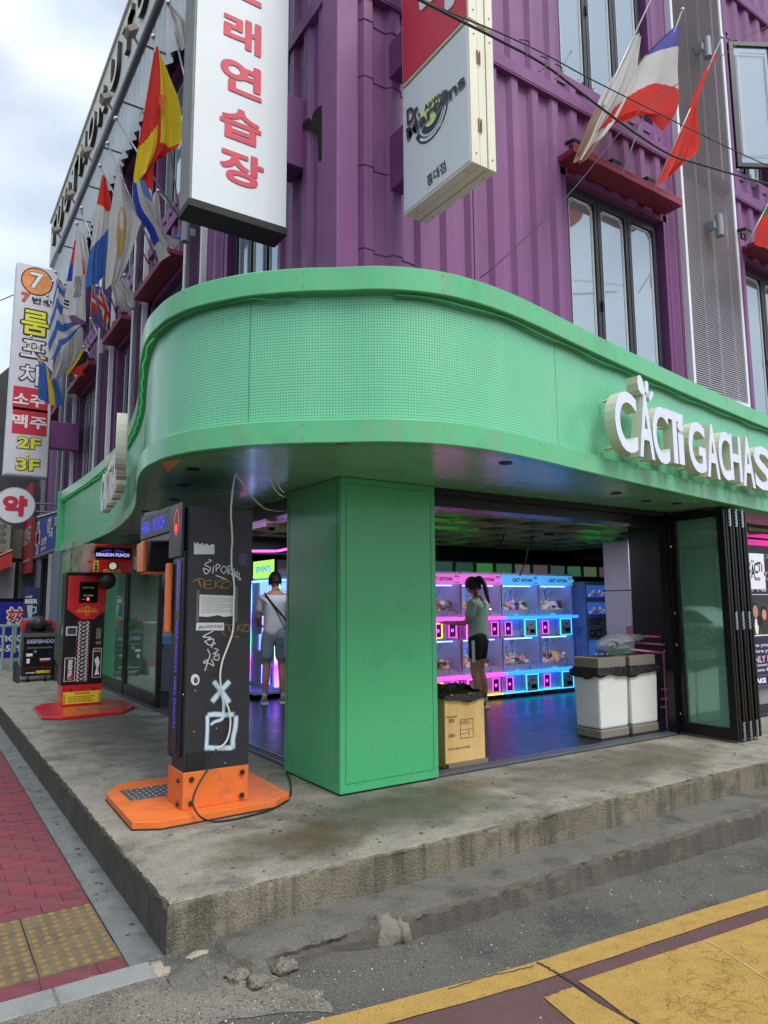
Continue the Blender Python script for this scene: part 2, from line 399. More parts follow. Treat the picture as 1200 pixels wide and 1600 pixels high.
# grey gutter strip beside the platform
struct('gutter_strip', MB().box(.876, 1.06, 3.335, 60, -.2, .0), M('gutter_granite', (112, 116, 116), .85, var=.14, vs=5, bump=.7, bs=120, dirt=((74, 76, 76), .7, 6, .5), speck=[((160, 162, 160), .5, 150, .33), ((50, 52, 52), .6, 140, .33)]))
kerb = thing('kerb', '', '', (0, 3.2, 0)); kerb['kind'] = 'structure'
for x0, x1 in ((.575, KX), (-.03, .567), (-.63, -.04), (-1.24, -.64), (-1.85, -1.25), (-2.46, -1.86)):
    obj('kerbstone', MB().box(x0, x1, 3.185, 3.333, -.14, .002), granite, kerb, bevel=.006)
# bricks, running bond, long side across the pavement
BW, BD, GAP = .225, .1125, .0026
proto = None; nb = 0; protos = []
for v_ in range(5):
    r_ = random.Random(v_); g = MB(); nx = 4
    g.box(0, BW-GAP, 0, BD-GAP, -.06, 0)
    g.v = [(p[0]+r_.uniform(-.0012, .0012), p[1]+r_.uniform(-.0012, .0012), p[2]+(r_.uniform(-.0022, .0012) if p[2] > -.01 else 0)) for p in g.v]
    protos.append(mesh_from('brick', g, brickm if v_ else brickm2))
rnd = random.Random(3)
def brick(x, y, x_end, me=None):
    global nb
    o = bpy.data.objects.new('brick', me or rnd.choice(protos)); COL.objects.link(o); o.parent = pav
    o.location = (x, y, rnd.uniform(-.0015, .0015)); nb += 1
    if x+BW > x_end: o.scale.x = (x_end-x)/BW
y = 3.337; row = 0
while nb < 285:
    if 3.44 < y < 4.11 : y += BD; row += 1; continue
    xl = PZ(-25, 1600 - min(600, (y-3.3)*190), 0).x
    x = .872 - BW*(1 if row % 2 else .5)
    first = True; lim = max(-.1, .62-.0*(y-3)) if y > 9 else -.35
    while x > lim and nb < 285:
        brick(x, y, .872); x -= BW
    if row % 2 == 0:
        brick(.872-BW*.5, y, .872) if False else None
    y += BD; row += 1
ylast = y
mb = MB()
rr = 0
while y < 26:
    x = .872 - BW*(1 if rr % 2 else .5)
    while x > -1.2: mb.box(x, min(x+BW-GAP, .872), y, y+BD-GAP, -.05, rnd.uniform(-.002, .001)); x -= BW
    y += BD; rr += 1
for yy in [3.337+i*BD for i in range(60)]:
    if 3.44 < yy < 4.11: continue
    x = .872 - BW*(1 if int(round((yy-3.337)/BD)) % 2 else .5)
    while x > -.35: x -= BW
    if yy < ylast:
        while x > -1.6: mb.box(x, x+BW-GAP, yy, yy+BD-GAP, -.05, rnd.uniform(-.002, .001)); x -= BW
tag(obj('paving', mb, brickm, pav), kind='stuff')
# tactile tiles with truncated domes
tact = M('yellow_tactile_tile', (112, 100, 76), .85, var=.16, vs=6, bump=.7, bs=110, dirt=((88, 82, 70), .8, 7, .5), speck=[((60, 58, 52), .6, 60, .25)])
dome = M('worn_yellow_dome', (126, 106, 68), .8, var=.2, vs=9, bump=.5, bs=140, dirt=((98, 88, 66), .7, 14, .55))
TW = .3333
def tactile(x0, y0):
    t = obj('tactile_tile', MB().box(x0+.002, x0+TW-.003, y0+.002, y0+TW-.003, -.05, .001), tact, pav, bevel=.002)
    mb = MB(); n = 6
    for i in range(n):
        for j in range(n):
            cx, cy = x0+TW*(i+.5)/n, y0+TW*(j+.5)/n; r1, r2 = .0175, .0125; k = len(mb.v); h = .006*rnd.uniform(.7, 1)
            m_ = 10
            for r_, z in ((r1, .001), (r1*.95, .001+h*.6), (r2, .001+h)):
                for a in range(m_): mb.v.append((cx+r_*math.cos(a*6.283/m_), cy+r_*math.sin(a*6.283/m_), z))
            for q in range(2):
                for a in range(m_): b_ = (a+1) % m_; mb.f.append((k+q*m_+a, k+q*m_+b_, k+(q+1)*m_+b_, k+(q+1)*m_+a)); mb.m.append(0)
            mb.f.append(tuple(k+2*m_+a for a in range(m_))); mb.m.append(0)
    tag(obj('dome', mb, dome, t), kind='stuff')
for x0 in (.872-TW, .872-2*TW, .872-3*TW, .872-4*TW):
    for y0 in (3.4525, 3.4525+TW): tactile(x0, y0)
# ============================================================ PLATFORM and STEP (swept with a worn edge)
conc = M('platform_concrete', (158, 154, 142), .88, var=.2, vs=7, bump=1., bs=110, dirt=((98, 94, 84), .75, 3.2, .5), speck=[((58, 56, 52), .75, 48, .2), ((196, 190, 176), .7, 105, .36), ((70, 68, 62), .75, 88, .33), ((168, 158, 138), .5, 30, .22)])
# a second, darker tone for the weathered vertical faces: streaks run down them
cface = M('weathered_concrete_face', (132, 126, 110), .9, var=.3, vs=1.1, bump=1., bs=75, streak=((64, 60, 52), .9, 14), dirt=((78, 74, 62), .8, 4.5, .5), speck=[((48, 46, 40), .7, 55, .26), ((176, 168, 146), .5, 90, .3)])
cside = M('shaded_concrete_face', (84, 80, 72), .9, var=.16, vs=2.5, bump=.9, bs=70, streak=((48, 46, 42), .85, 18), dirt=((112, 106, 94), .5, 14, .62), speck=[((140, 134, 120), .5, 60, .18)])  # left side: its shade is put into a darker tone, under the streaks
stepm = M('step_concrete', (106, 104, 98), .9, var=.14, vs=3.5, bump=.9, bs=90, dirt=((66, 64, 60), .75, 4.5, .5), speck=[((52, 50, 48), .7, 55, .24), ((166, 160, 148), .6, 110, .34)])
def n3(p, s, a): return noise.noise(Vector(p)*s)*a
def sweep_edge(path, prof, amp, seed=0, chips=(), mfn=None):
    """path: list of (x, y, outward normal); prof: list of (out, z, noise weight)"""
    mb = MB(); rows = []
    for (x, y, nx, ny, zadd) in path:
        r = []
        for (o_, z, w) in prof:
            p = Vector((x+nx*o_, y+ny*o_, z+ (zadd if z < .0 else 0)))
            e = w*(n3((p.x, p.y, z*3+seed), 2.2, 1.)*.4 + n3((p.x, p.y, z*5+seed+9), 9, .8) + n3((p.x, p.y, z*9+seed), 34, .8))*amp
            ch = 0
            for (cx, cw, cd) in chips:
                d = abs(x-cx)/cw
                if d < 1: ch += w*cd*(1-d)
            p += Vector((nx, ny, 0))*(e-abs(e)*.4-ch) + Vector((0, 0, 1))*(-abs(e)*.5*w-ch*.5)
            r.append(p)
        rows.append(r)
    n = len(prof)
    mb.grid(rows, 0, fn=mfn); return mb
# platform rim: left side then front, mitred at the corner
CX, CY = 1.026, 3.318
path = []
yy = 28.
while yy > CY+.03: path.append((CX, yy, -1, 0, 0)); yy -= .02 if yy < 7 else .12
path += [(CX, CY+.02, -1, 0, 0), (CX+.003, CY+.006, -.8, -.5, 0), (CX+.012, CY, -.3, -.9, 0)]
xx = CX+.03
while xx < 13: path.append((xx, CY, 0, -1, 0)); xx += .02 if xx < 7 else .12
prof = [(-.07, HP-.003, 0), (-.05, HP-.0005, .4), (-.025, HP-.001, 1.), (-.008, HP-.004, 1.5), (-.001, HP-.012, 1.6), (0, HP-.03, 1.), (0, .16, .5), (0, .12, .4), (0, .07, .4), (0, .03, .4), (0, -.03, .4)]
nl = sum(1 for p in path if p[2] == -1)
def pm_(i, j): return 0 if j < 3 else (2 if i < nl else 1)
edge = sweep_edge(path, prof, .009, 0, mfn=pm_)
top = MB()
# deck inside the rim
top.box(CX+.045, 30, CY+.045, 40, -.25, HP-.0012)
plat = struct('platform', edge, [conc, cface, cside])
crisp(plat)
tag(obj('deck', top, conc, plat), kind='structure')
# worn patches: a darker damp ring and green-brown stain where the corner pillar stands
stain = M('damp_stain', (98, 102, 84), .8, var=.1)
# the low step in front
SY = 2.985
path = []; xx = 1.12
while xx < 13: path.append((xx, SY, 0, -1, road_z(xx)+.0)); xx += .02 if xx < 7 else .12
prof = [(-.36, .03, 0), (-.2, .03, .1), (-.08, .029, .5), (-.03, .027, 1.2), (-.008, .02, 1.8), (0, .006, 1.5), (.002, -.001, 1.1), (.004, -.03, 1.), (.006, -.06, 1), (.008, -.09, 1)]
step = struct('step', sweep_edge(path, prof, .012, 20, chips=((1.72, .2, .05), (1.45, .25, .04), (2.02, .05, .03), (3.4, .06, .012), (4.6, .1, .01)), mfn=lambda i, j: 0 if j < 3 else 1), [stepm, M('step_face', (86, 83, 75), .92, var=.15, vs=3, bump=.7, bs=60, streak=((70, 66, 58), .6, 10), dirt=((128, 122, 110), .5, 6, .55))])
for v_ in step.data.vertices:
    if v_.co.x < 1.36: k_ = max(0, min(1, (v_.co.x-1.12)/.24)); v_.co.z -= .05*(1-k_*k_*(3-2*k_))
crisp(step)
# crumbled concrete lumps at the corner and the broken stone set into the step
def rock(c, rx, ry, rz, seed, mat_, name='rubble', parent=None, n=18, rough=.45):
    mb = MB(); rows = []
    c = Vector(c)
    for i in range(n//2+1):
        r = []
        for j in range(n+1):
            a = math.pi*i/(n//2); b = 2*math.pi*(j % n)/n
            d = Vector((math.sin(a)*math.cos(b), math.sin(a)*math.sin(b), math.cos(a)))
            k = 1+noise.noise(d*1.7+Vector((seed, 0, 0)))*rough+noise.noise(d*5+Vector((seed, 3, 0)))*rough*.4
            r.append(c+Vector((d.x*rx, d.y*ry, d.z*rz))*k)
        rows.append(r)
    mb.grid(rows); o = obj(name, mb, mat_, parent, smooth=True); return o
rock((2.00, 3.02, -.045), .085, .062, .085, 4, M('broken_stone', (128, 124, 112), .9, bump=1, bs=50, dirt=((84, 80, 72), .8, 9)), 'broken_stone', step)
rock((2.085, 3.0, -.05), .04, .045, .07, 9, M('broken_stone', ()), 'broken_stone', step)
# sloping mortar skirt that runs the step out at the corner
rows = []
for i in range(46):
    t = i/45; x = .98+t*.40; r = []
    for j in range(26):
        s = j/25; y = 3.32-s*(.37+.03*math.sin(t*9)); h = .033*(1-s**(1.+7*t))*(.3+.7*t)+.0
        z = (-.004 + h + n3((x, y, 0), 14, .014) + n3((x, y, 3), 45, .006))*(1-s**4) + (road_z(x)-.012)*s**4
        r.append((x, y, z))
    rows.append(r)
sk = obj('mortar_skirt', MB().grid([list(r) for r in rows]), stepm, step, smooth=True)
for i, (x, y) in enumerate(((1.13, 3.08), (1.24, 3.0), (1.35, 3.1), (1.3, 2.93), (1.2, 3.15), (1.45, 2.98))):
    rock((x, y, -.015), .055, .045, .028, i*3.1, coarse if i % 2 else stepm, 'rubble', step, rough=.6)
rock((.985, 3.24, -.005), .05, .07, .018, 2.2, M('pale_mortar', (176, 166, 146), .9, bump=1, bs=60), 'mortar_lump', step)
rock((1.16, 3.25, .0), .06, .03, .02, 7.2, M('pale_mortar', ()), 'mortar_lump', step)
# chewing-gum spots on the slab, flat dark discs
mb = MB(); rnd = random.Random(8)
for i in range(230):
    if i < 100: x, y = rnd.uniform(1.1, 2.6), rnd.uniform(3.45, 9)
    elif i < 190: x, y = rnd.uniform(1.2, 6.5), rnd.uniform(3.4, 4.3)
    else: x, y = rnd.uniform(.9, 1.0), rnd.uniform(3.6, 8)
    z = HP+.0012 if x > 1.02 else .0015; r_ = rnd.uniform(.006, .017); k = len(mb.v)
    mb.v += [(x+r_*math.cos(a*.785)*rnd.uniform(.75, 1.1), y+r_*math.sin(a*.785)*rnd.uniform(.7, 1.1), z) for a in range(8)]
    mb.f.append(tuple(k+a for a in range(8))); mb.m.append(0)
tag(obj('gum_spots', mb, M('gum', (66, 64, 60), .9), plat), kind='stuff')
def blot(name, cx, cy, rx, ry, rgb, a, z=HP+.0006, seed=0):   # a soft-edged stain on the slab
    k = name
    if k in MATS: m = MATS[k]
    else:
        m = M(k, rgb, .55, var=.2, vs=5); t, N, lk, b = nodes_of(m)
        u = N('ShaderNodeUVMap'); g = N('ShaderNodeVectorMath'); g.operation = 'LENGTH'; lk(u.outputs[0], g.inputs[0])
        nn = N('ShaderNodeTexNoise'); nn.inputs['Scale'].default_value = 3.; nn.inputs['Detail'].default_value = 7; tcn = N('ShaderNodeTexCoord'); lk(tcn.outputs['Object'], nn.inputs['Vector'])
        ad = N('ShaderNodeMath'); ad.operation = 'MULTIPLY_ADD'; lk(nn.outputs[0], ad.inputs[0]); ad.inputs[1].default_value = -1.1; 
        lk(g.outputs['Value'], ad.inputs[2]); mr = N('ShaderNodeMapRange'); mr.inputs[1].default_value = -.25; mr.inputs[2].default_value = .42; mr.inputs[3].default_value = a; mr.inputs[4].default_value = 0
        lk(ad.outputs[0], mr.inputs[0]); lk(mr.outputs[0], b.inputs['Alpha'])
    mb = MB(); n = 12; rows = [[(cx+rx*(2*i/n-1), cy+ry*(2*j/n-1), z) for i in range(n+1)] for j in range(n+1)]
    mb.grid(rows, uv=lambda i, j: (2*j/n-1, 2*i/n-1)); return tag(obj('stain', mb, m, plat), kind='structure')
blot('dark_stain', 2.6, 3.95, 1.15, .55, (84, 84, 76), .55)
blot('green_stain', 2.95, 3.9, .7, .45, (98, 104, 78), .28, HP+.0011)
blot('brown_stain', 3.5, 4.12, .42, .32, (124, 104, 68), .25, HP+.0016)
blot('dirt_stain', 1.9, 3.75, .6, .35, (92, 82, 62), .5, HP+.0009)
blot('wear_stain', 1.9, 8.2, .8, 2.6, (96, 94, 86), .6, HP+.0007)
blot('wear_stain2', 4.9, 3.95, 1.6, .5, (104, 98, 84), .6, HP+.0008)
# ============================================================ BUILDING
WX, WY = 2.55, 4.45     # planes of the left and the right facade
bld = thing('container_building', 'purple building of stacked corrugated containers with a green rounded canopy over its corner shop', 'building', (WX, WY, 0))
PUR = (118, 72, 119)
def purple():
    m = M('purple_container_paint', PUR, .5, var=.08, vs=1.2, bump=.12, bs=40, streak=((150, 108, 156), .38, 3.5), dirt=((98, 60, 104), .5, .9, .5))
    return m
pur = purple(); purf = M('purple_frame_paint', (112, 62, 114), .5, var=.08, vs=2, streak=((134, 92, 138), .3, 4)); pdark = M('dark_cavity', (14, 12, 16), .9)
def corr(u):     # trapezoid profile of a container wall, depth inward
    p = (u % .278)/.278
    if p < .30: return 0.
    if p < .42: return (p-.30)/.12*.045
    if p < .86: return .045
    return (1-(p-.86)/.14)*.045
def ubreaks(a, b):
    s = {round(a, 4), round(b, 4)}; k = math.floor(a/.278)-1
    while k*.278 < b:
        for f in (0, .30, .42, .86, 1.):
            u = round((k+f)*.278, 4)
            if a < u < b: s.add(u)
        k += 1
    return sorted(s)
def wall_R(a, b, z0, z1, Y=WY, name='wall_panel', m_=None):
    us = ubreaks(a, b); n = max(1, int((z1-z0)/.8))
    rows = [[(u, Y+corr(u)+.004*noise.noise(Vector((u*1.3, 0, z0+(z1-z0)*k/n))), z0+(z1-z0)*k/n) for u in us] for k in range(n+1)]
    return obj(name, MB().grid(rows), m_ or pur, bld)
def wall_L(a, b, z0, z1, X=WX, name='wall_panel', m_=None):
    us = ubreaks(a, b)[::-1]; n = max(1, int((z1-z0)/.8))
    rows = [[(X+corr(u), u, z0+(z1-z0)*k/n) for u in us] for k in range(n+1)]
    return obj(name, MB().grid(rows), m_ or pur, bld)
ZT = 10.4
BZ0, BZ1 = 6.575, 6.725       # container joint beam
# right facade
Wl, Wr = 5.13, 6.88
for (a, b, z0, z1) in ((2.70, Wl, 3.3, BZ0), (2.70, 5.11, BZ1, 9.55), (Wl, Wr, 5.93, BZ0), (Wr, 7.2, 3.3, BZ0), (5.11, 7.2, BZ1, 6.86), (6.80, 7.2, 6.86, 9.55), (5.11, 6.8, 9.2, 9.55),
                       (8.2, 8.4, 3.3, BZ0), (8.4, 10.2, 5.93, BZ0), (10.2, 14, 3.3, BZ0), (8.2, 8.36, BZ1, 9.55), (8.36, 9.4, BZ1, 6.98), (8.36, 9.4, 8.95, 9.55), (9.4, 14, BZ1, 9.55)):
    wall_R(a, b, z0, z1)
for z0, z1 in ((BZ0, BZ1), (9.55, 9.7)): obj('container_beam', MB().box(2.69, 14, WY-.025, WY+.09, z0, z1).box(2.69, 14, WY-.03, WY-.026, z0+.018, z1-.05), purf, bld, bevel=.006)
obj('wall_backing', MB().box(7.05, 8.3, WY+.06, WY+.1, 3.3, 9.6), M('white_backing_wall', (158, 140, 160), .8), bld)
wall_R(9.0, 14, 9.7, ZT); wall_R(2.7, 9.0, 9.7, ZT)
# corner post with the flat corner casting faces
post = MB().box(2.50, 2.70, 4.45-.045, 4.66, 3.3, 9.7)
obj('corner_post', post, purf, bld, bevel=.012)
# weld seams on the first bay of the right face, wrinkled
def seam(z, name='weld_seam'):
    pts = [(u, WY+corr(u)-.004, z+.01*math.sin(u*9+z)) for u in ubreaks(2.71, 3.3)]
    return obj(name, MB().tube(pts, .0045, 5), purf, bld)
for z in (4.35, 5.06, 5.84, 6.35, 7.6): seam(z)
# left facade; window bays from the photograph
LW = [(5.55, 7.05), (8.36, 10.02), (10.78, 12.1), (13.25, 15.4), (16.7, 18.2)]      # awning / window spans
LSTRIP = [(7.50, 8.18), (10.06, 10.70), (12.14, 13.18), (15.44, 16.56)]
prev = 4.66
for (a, b) in LW:
    wall_L(prev, a, 3.3, BZ0); wall_L(a, b, 5.93, BZ0); prev = b
wall_L(prev, 20.3, 3.3, BZ0)
prev = 4.66
for (a, b) in LW:
    wall_L(prev, a, BZ1, 9.55); wall_L(a, b, 9.1, 9.55); wall_L(a, b, BZ1, 6.9); prev = b
wall_L(prev, 20.3, BZ1, 9.55)
for z0, z1 in ((BZ0, BZ1), (9.55, 9.7)): obj('container_beam', MB().box(WX-.025, WX+.09, 4.66, 20.3, z0, z1), purf, bld, bevel=.006)
obj('end_wall', MB().box(WX, 14, 20.3, 20.4, 0, ZT), M('grey_side_wall', (120, 118, 118), .8), bld)
obj('roof_slab', MB().box(WX+.1, 14, WY+.12, 20.3, ZT-.1, ZT), M('roof_grey', (110, 110, 112), .8), bld)
obj('upper_floor', MB().box(WX+.12, 14, WY+.5, 20.3, 3.2, 3.3), M('dark_floor_edge', (40, 38, 42), .8), bld)
obj('inner_core', MB().box(3.3, 13.9, 5.3, 20.2, 3.31, 9.6), M('dim_rooms', (32, 32, 36), .8), bld)
# windows ------------------------------------------------
fr = M('dark_window_frame', (44, 46, 54), .35, var=.06); gl = M('window_glass', (150, 165, 178), .04, var=0, spec=1., metal=.0, coat=1., dirt=((120, 132, 142), .5, 2.)); wtrim = M('white_glazing_trim', (222, 226, 230), .5, var=.03)
curt = M('curtain', (206, 212, 216), .85, var=.06)
def mirror_glass():
    m = M('reflective_window_glass', (168, 180, 188), .05, var=0, spec=1); t, N, lk, b = nodes_of(m)
    b.inputs['Metallic'].default_value = .62
    bn = N('ShaderNodeBump'); bn.inputs['Strength'].default_value = .12; n = N('ShaderNodeTexNoise'); n.inputs['Scale'].default_value = 1.4; tcn = N('ShaderNodeTexCoord'); lk(tcn.outputs['Object'], n.inputs['Vector']); lk(n.outputs[0], bn.inputs['Height']); bn.inputs['Distance'].default_value = .02; lk(bn.outputs[0], b.inputs['Normal'])
    return m
mg = mirror_glass()
def window_R(x0, x1, z0, z1, n, Y=4.62, open_=None):
    f = MB(); fw_ = .045
    f.box(x0, x1, Y-.03, Y+.05, z1-.07, z1); f.box(x0, x1, Y-.03, Y+.05, z0, z0+.05)
    f.box(x0, x0+.05, Y-.03, Y+.05, z0+.05, z1-.07); f.box(x1-.05, x1, Y-.03, Y+.05, z0+.05, z1-.07)
    win = obj('window', f, fr, bld, bevel=.003)
    wd = (x1-x0-.1)/n
    for i in range(n):
        a = x0+.05+i*wd; b = a+wd
        s = MB()
        g = .012
        s.box(a+g/2, a+g/2+fw_, Y-.05, Y+.0, z0+.055, z1-.075); s.box(b-g/2-fw_, b-g/2, Y-.05, Y+.0, z0+.055, z1-.075)
        s.box(a+g/2+fw_, b-g/2-fw_, Y-.05, Y+.0, z1-.075-fw_, z1-.075); s.box(a+g/2+fw_, b-g/2-fw_, Y-.05, Y+.0, z0+.055, z0+.055+fw_)
        obj('sash', s, fr, win, bevel=.003)
        pa, pb, pz0, pz1 = a+g/2+fw_, b-g/2-fw_, z0+.055+fw_, z1-.075-fw_
        obj('pane', MB().box(pa, pb, Y-.022, Y-.016, pz0, pz1), mg, win)
        t = MB()
        def frame_line(inset, wl):
            c_ = .05; xa, xb, za, zb = pa+inset, pb-inset, pz0+inset, pz1-inset
            P = [(xa, za+c_), (xa, zb-c_), (xa+c_*.45, zb-c_), (xa+c_*.45, zb-c_*.45), (xa+c_, zb-c_*.45), (xa+c_, zb), (xb-c_, zb), (xb-c_, zb-c_*.45), (xb-c_*.45, zb-c_*.45), (xb-c_*.45, zb-c_), (xb, zb-c_), (xb, za+c_), (xb-c_, za+c_), (xb-c_, za), (xa+c_, za), (xa+c_, za+c_), (xa, za+c_)]
            for p, q in zip(P, P[1:]):
                x_0, x_1 = sorted((p[0], q[0])); z_0, z_1 = sorted((p[1], q[1])); t.box(x_0-wl/2, x_1+wl/2, Y-.029, Y-.0225, z_0-wl/2, z_1+wl/2)
        frame_line(.014, .009); frame_line(.032, .0045)
        obj('glazing_trim', t, wtrim, win)
    h = MB().box(x0+.05+wd-.012, x0+.05+wd+.012, Y-.075, Y-.05, (z0+z1)/2-.08, (z0+z1)/2+.02); obj('handle', h, M('black_plastic', (22, 22, 24), .5), win)
    # reveal
    r = MB().box(x0-.10, x0-.002, WY+.05, Y+.05, z0-.1, z1+.08).box(x1+.002, x1+.10, WY+.05, Y+.05, z0-.1, z1+.08).box(x0-.1, x1+.1, WY+.05, Y+.05, z1+.002, z1+.1).box(x0-.1, x1+.1, WY+.03, Y+.05, z0-.12, z0-.002)
    obj('window_reveal', r, purf, bld)
    obj('curtain', MB().box(x0+.05, x1-.05, Y+.06, Y+.065, z0, z1), M('dark_room', (60, 66, 72), .8), bld)
    return win
window_R(5.22, 6.82, 3.42, 5.84, 3)
window_R(5.20, 6.74, 6.97, 9.1, 3)
window_R(8.48, 10.1, 3.42, 5.84, 3)
window_R(8.46, 9.3, 7.05, 8.85, 2)
# side-hung open casement on the second upper window
oc = MB(); A = Vector((8.44, 4.46, 7.08)); dX = Vector((.52, -.30, 0)); nrm = Vector((.30, .52, 0)).normalized()*.05
for (o_, u_, h_) in ((A, dX*.10, 1.78), (A+dX*.9, dX*.10, 1.78)): oc.obox(o_, u_, nrm, (0, 0, h_))
oc.obox(A+dX*.10, dX*.8, nrm, (0, 0, .06)); oc.obox(A+dX*.10+Vector((0, 0, 1.72)), dX*.8, nrm, (0, 0, .06))
ocw = obj('open_casement', oc, fr, bld, bevel=.003)
obj('pane', MB().obox(A+dX*.10+nrm*.5+Vector((0, 0, .06)), dX*.8, nrm*.12, (0, 0, 1.66)), mg, ocw)
tmb = MB()
for e in (.16, .19):
    w_ = .006; a_, b_ = A+dX*e-nrm*.02+Vector((0, 0, .1+e*.4)), A+dX*(1-e)-nrm*.02+Vector((0, 0, .1+e*.4)); hh = 1.58-e*.8
    tmb.tube([a_, a_+Vector((0, 0, hh)), b_+Vector((0, 0, hh)), b_, a_], w_*.6, 4)
obj('glazing_trim', tmb, wtrim, ocw)
def window_L(y0, y1, z0, z1, n, X=2.70):
    f = MB(); f.box(X-.03, X+.05, y0, y1, z1-.07, z1).box(X-.03, X+.05, y0, y1, z0, z0+.05).box(X-.03, X+.05, y0, y0+.05, z0+.05, z1-.07).box(X-.03, X+.05, y1-.05, y1, z0+.05, z1-.07)
    win = obj('window', f, fr, bld, bevel=.003); wd = (y1-y0-.1)/n
    for i in range(n):
        a = y0+.05+i*wd; b = a+wd; s = MB()
        s.box(X-.05, X, a+.006, a+.05, z0+.055, z1-.075).box(X-.05, X, b-.05, b-.006, z0+.055, z1-.075).box(X-.05, X, a+.05, b-.05, z1-.12, z1-.075).box(X-.05, X, a+.05, b-.05, z0+.055, z0+.1)
        obj('sash', s, fr, win, bevel=.003)
        obj('pane', MB().box(X-.022, X-.016, a+.05, b-.05, z0+.1, z1-.12), mg, win)
        t = MB(); e = .018
        t.box(X-.028, X-.0225, a+.05+e, a+.05+e+.01, z0+.1+e, z1-.12-e).box(X-.028, X-.0225, b-.06-e, b-.05-e, z0+.1+e, z1-.12-e).box(X-.028, X-.0225, a+.07+e, b-.07-e, z1-.13-e, z1-.12-e).box(X-.028, X-.0225, a+.07+e, b-.07-e, z0+.1+e, z0+.11+e)
        obj('glazing_trim', t, wtrim, win)
    r = MB().box(WX+.03, X+.05, y0-.10, y0-.002, z0-.1, z1+.08).box(WX+.03, X+.05, y1+.002, y1+.1, z0-.1, z1+.08).box(WX+.03, X+.05, y0-.1, y1+.1, z1+.002, z1+.1).box(WX+.01, X+.05, y0-.1, y1+.1, z0-.12, z0-.002)
    obj('window_reveal', r, purf, bld)
    obj('curtain', MB().box(X+.06, X+.065, y0+.05, y1-.05, z0, z1), M('dark_room', ()), bld)
    return win
for (a, b) in LW:
    window_L(a+.1, b-.1, 3.42, 5.84, 3); window_L(a+.1, b-.1, 6.97, 9.0, 3)
# burgundy awnings ------------------------------------------------
burg = M('burgundy_awning_paint', (134, 38, 66), .55, var=.08, vs=2, streak=((110, 44, 66), .4, 5))
def awning(a, b, side, z=5.90):
    if side == 'R': m = MB().box(a, b, 4.245, 4.47, z, z+.06).box(a, b, 4.245, 4.26, z+.06, z+.085); c_ = MB().box(a+.02, b-.02, 4.27, 4.45, z-.004, z-.001)
    else: m = MB().box(2.335, 2.57, a, b, z, z+.06).box(2.335, 2.35, a, b, z+.06, z+.085); c_ = MB().box(2.36, 2.55, a+.02, b-.02, z-.004, z-.001)
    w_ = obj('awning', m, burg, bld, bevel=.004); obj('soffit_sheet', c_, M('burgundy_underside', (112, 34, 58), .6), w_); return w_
awning(5.06, 6.82, 'R'); awning(8.36, 10.3, 'R')
for (a, b) in LW: awning(a, b, 'L')
# metal mesh strips (horizontal louvre slats in a white frame) ------------------------------------------------
alum = M('aluminium_slat', (200, 200, 208), .35, metal=.55, var=.05); wfr = M('white_strip_frame', (214, 218, 224), .4, var=.04)
def strip_R(x0, x1, z0, z1, Y=4.385, pitch=.026):
    f = MB().box(x0, x0+.045, Y-.01, Y+.09, z0, z1).box(x1-.045, x1, Y-.01, Y+.09, z0, z1).box(x0+.045, x1-.045, Y-.01, Y+.09, z0, z0+.04).box(x0+.045, x1-.045, Y-.01, Y+.09, z1-.04, z1)
    s = obj('mesh_strip', f, wfr, bld, bevel=.003)
    m = MB(); z = z0+.06
    while z < z1-.05: m.add([(x0+.045, Y+.004, z), (x1-.045, Y+.004, z), (x1-.045, Y+.014, z+.013), (x0+.045, Y+.014, z+.013), (x0+.045, Y+.010, z-.003), (x1-.045, Y+.010, z-.003)], [(0, 1, 2, 3), (0, 4, 5, 1)]); z += pitch
    k = x0+.2
    tag(obj('louvre_slats', m, alum, s), kind='stuff')
    obj('upright_batten', MB().box(x0+.62, x0+.68, Y+.03, Y+.05, z0, z1).box(x0+.36, x0+.39, Y+.03, Y+.05, z0, z1), alum, s)
def strip_L(y0, y1, z0, z1, X=2.485, pitch=.034):
    f = MB().box(X-.01, X+.06, y0, y0+.05, z0, z1).box(X-.01, X+.06, y1-.05, y1, z0, z1).box(X-.01, X+.06, y0+.05, y1-.05, z0, z0+.04).box(X-.01, X+.06, y0+.05, y1-.05, z1-.04, z1)
    s = obj('mesh_strip', f, wfr, bld, bevel=.003)
    m = MB(); z = z0+.06
    while z < z1-.05: m.add([(X+.004, y1-.05, z), (X+.004, y0+.05, z), (X+.018, y0+.05, z+.012), (X+.018, y1-.05, z+.012)], [(0, 1, 2, 3)]); z += pitch
    tag(obj('louvre_slats', m, alum, s), kind='stuff')
strip_R(7.03, 8.155, 3.83, 9.5)
for a, b in LSTRIP: strip_L(a, b, 3.6, 9.3)
# parapet with its long sign band on the left facade ------------------------------------------------
wpar = M('white_corrugated_parapet', (196, 204, 208), .6, var=.06, streak=((150, 152, 150), .4, 5))
us = ubreaks(5.0, 20.0)[::-1]
def wave(u): return .03*math.sin(u*2*math.pi/.278)
us = [20.0-i*.035 for i in range(int(15/.035)+1)]
obj('parapet_sheet', MB().grid([[(2.45+wave(u)*1.3, u, z) for u in us] for z in (9.0, 9.6, 10.4)]), wpar, bld)
obj('parapet_box', MB().box(2.33, 2.42, 5.0, 19.2, 10.25, 11.48).box(2.29, 2.46, 5.0, 19.25, 11.48, 11.53), M('parapet_panel', (206, 208, 202), .6, var=.08), bld, bevel=.006)
steel = M('weathered_steel', (112, 112, 122), .4, metal=.5, var=.1)
pipe = MB().cyl((2.1, 4.6, 9.18), (2.1, 15.9, 9.18), .052, 12); obj('lighting_rail', pipe, steel, bld, smooth=True)
br = MB()
for i in range(9):
    y = 5.2+i*1.3; obj('rail_bracket', MB().cyl((2.1, y, 9.18), (2.55, y+.0, 9.18), .016, 6), steel, bld)

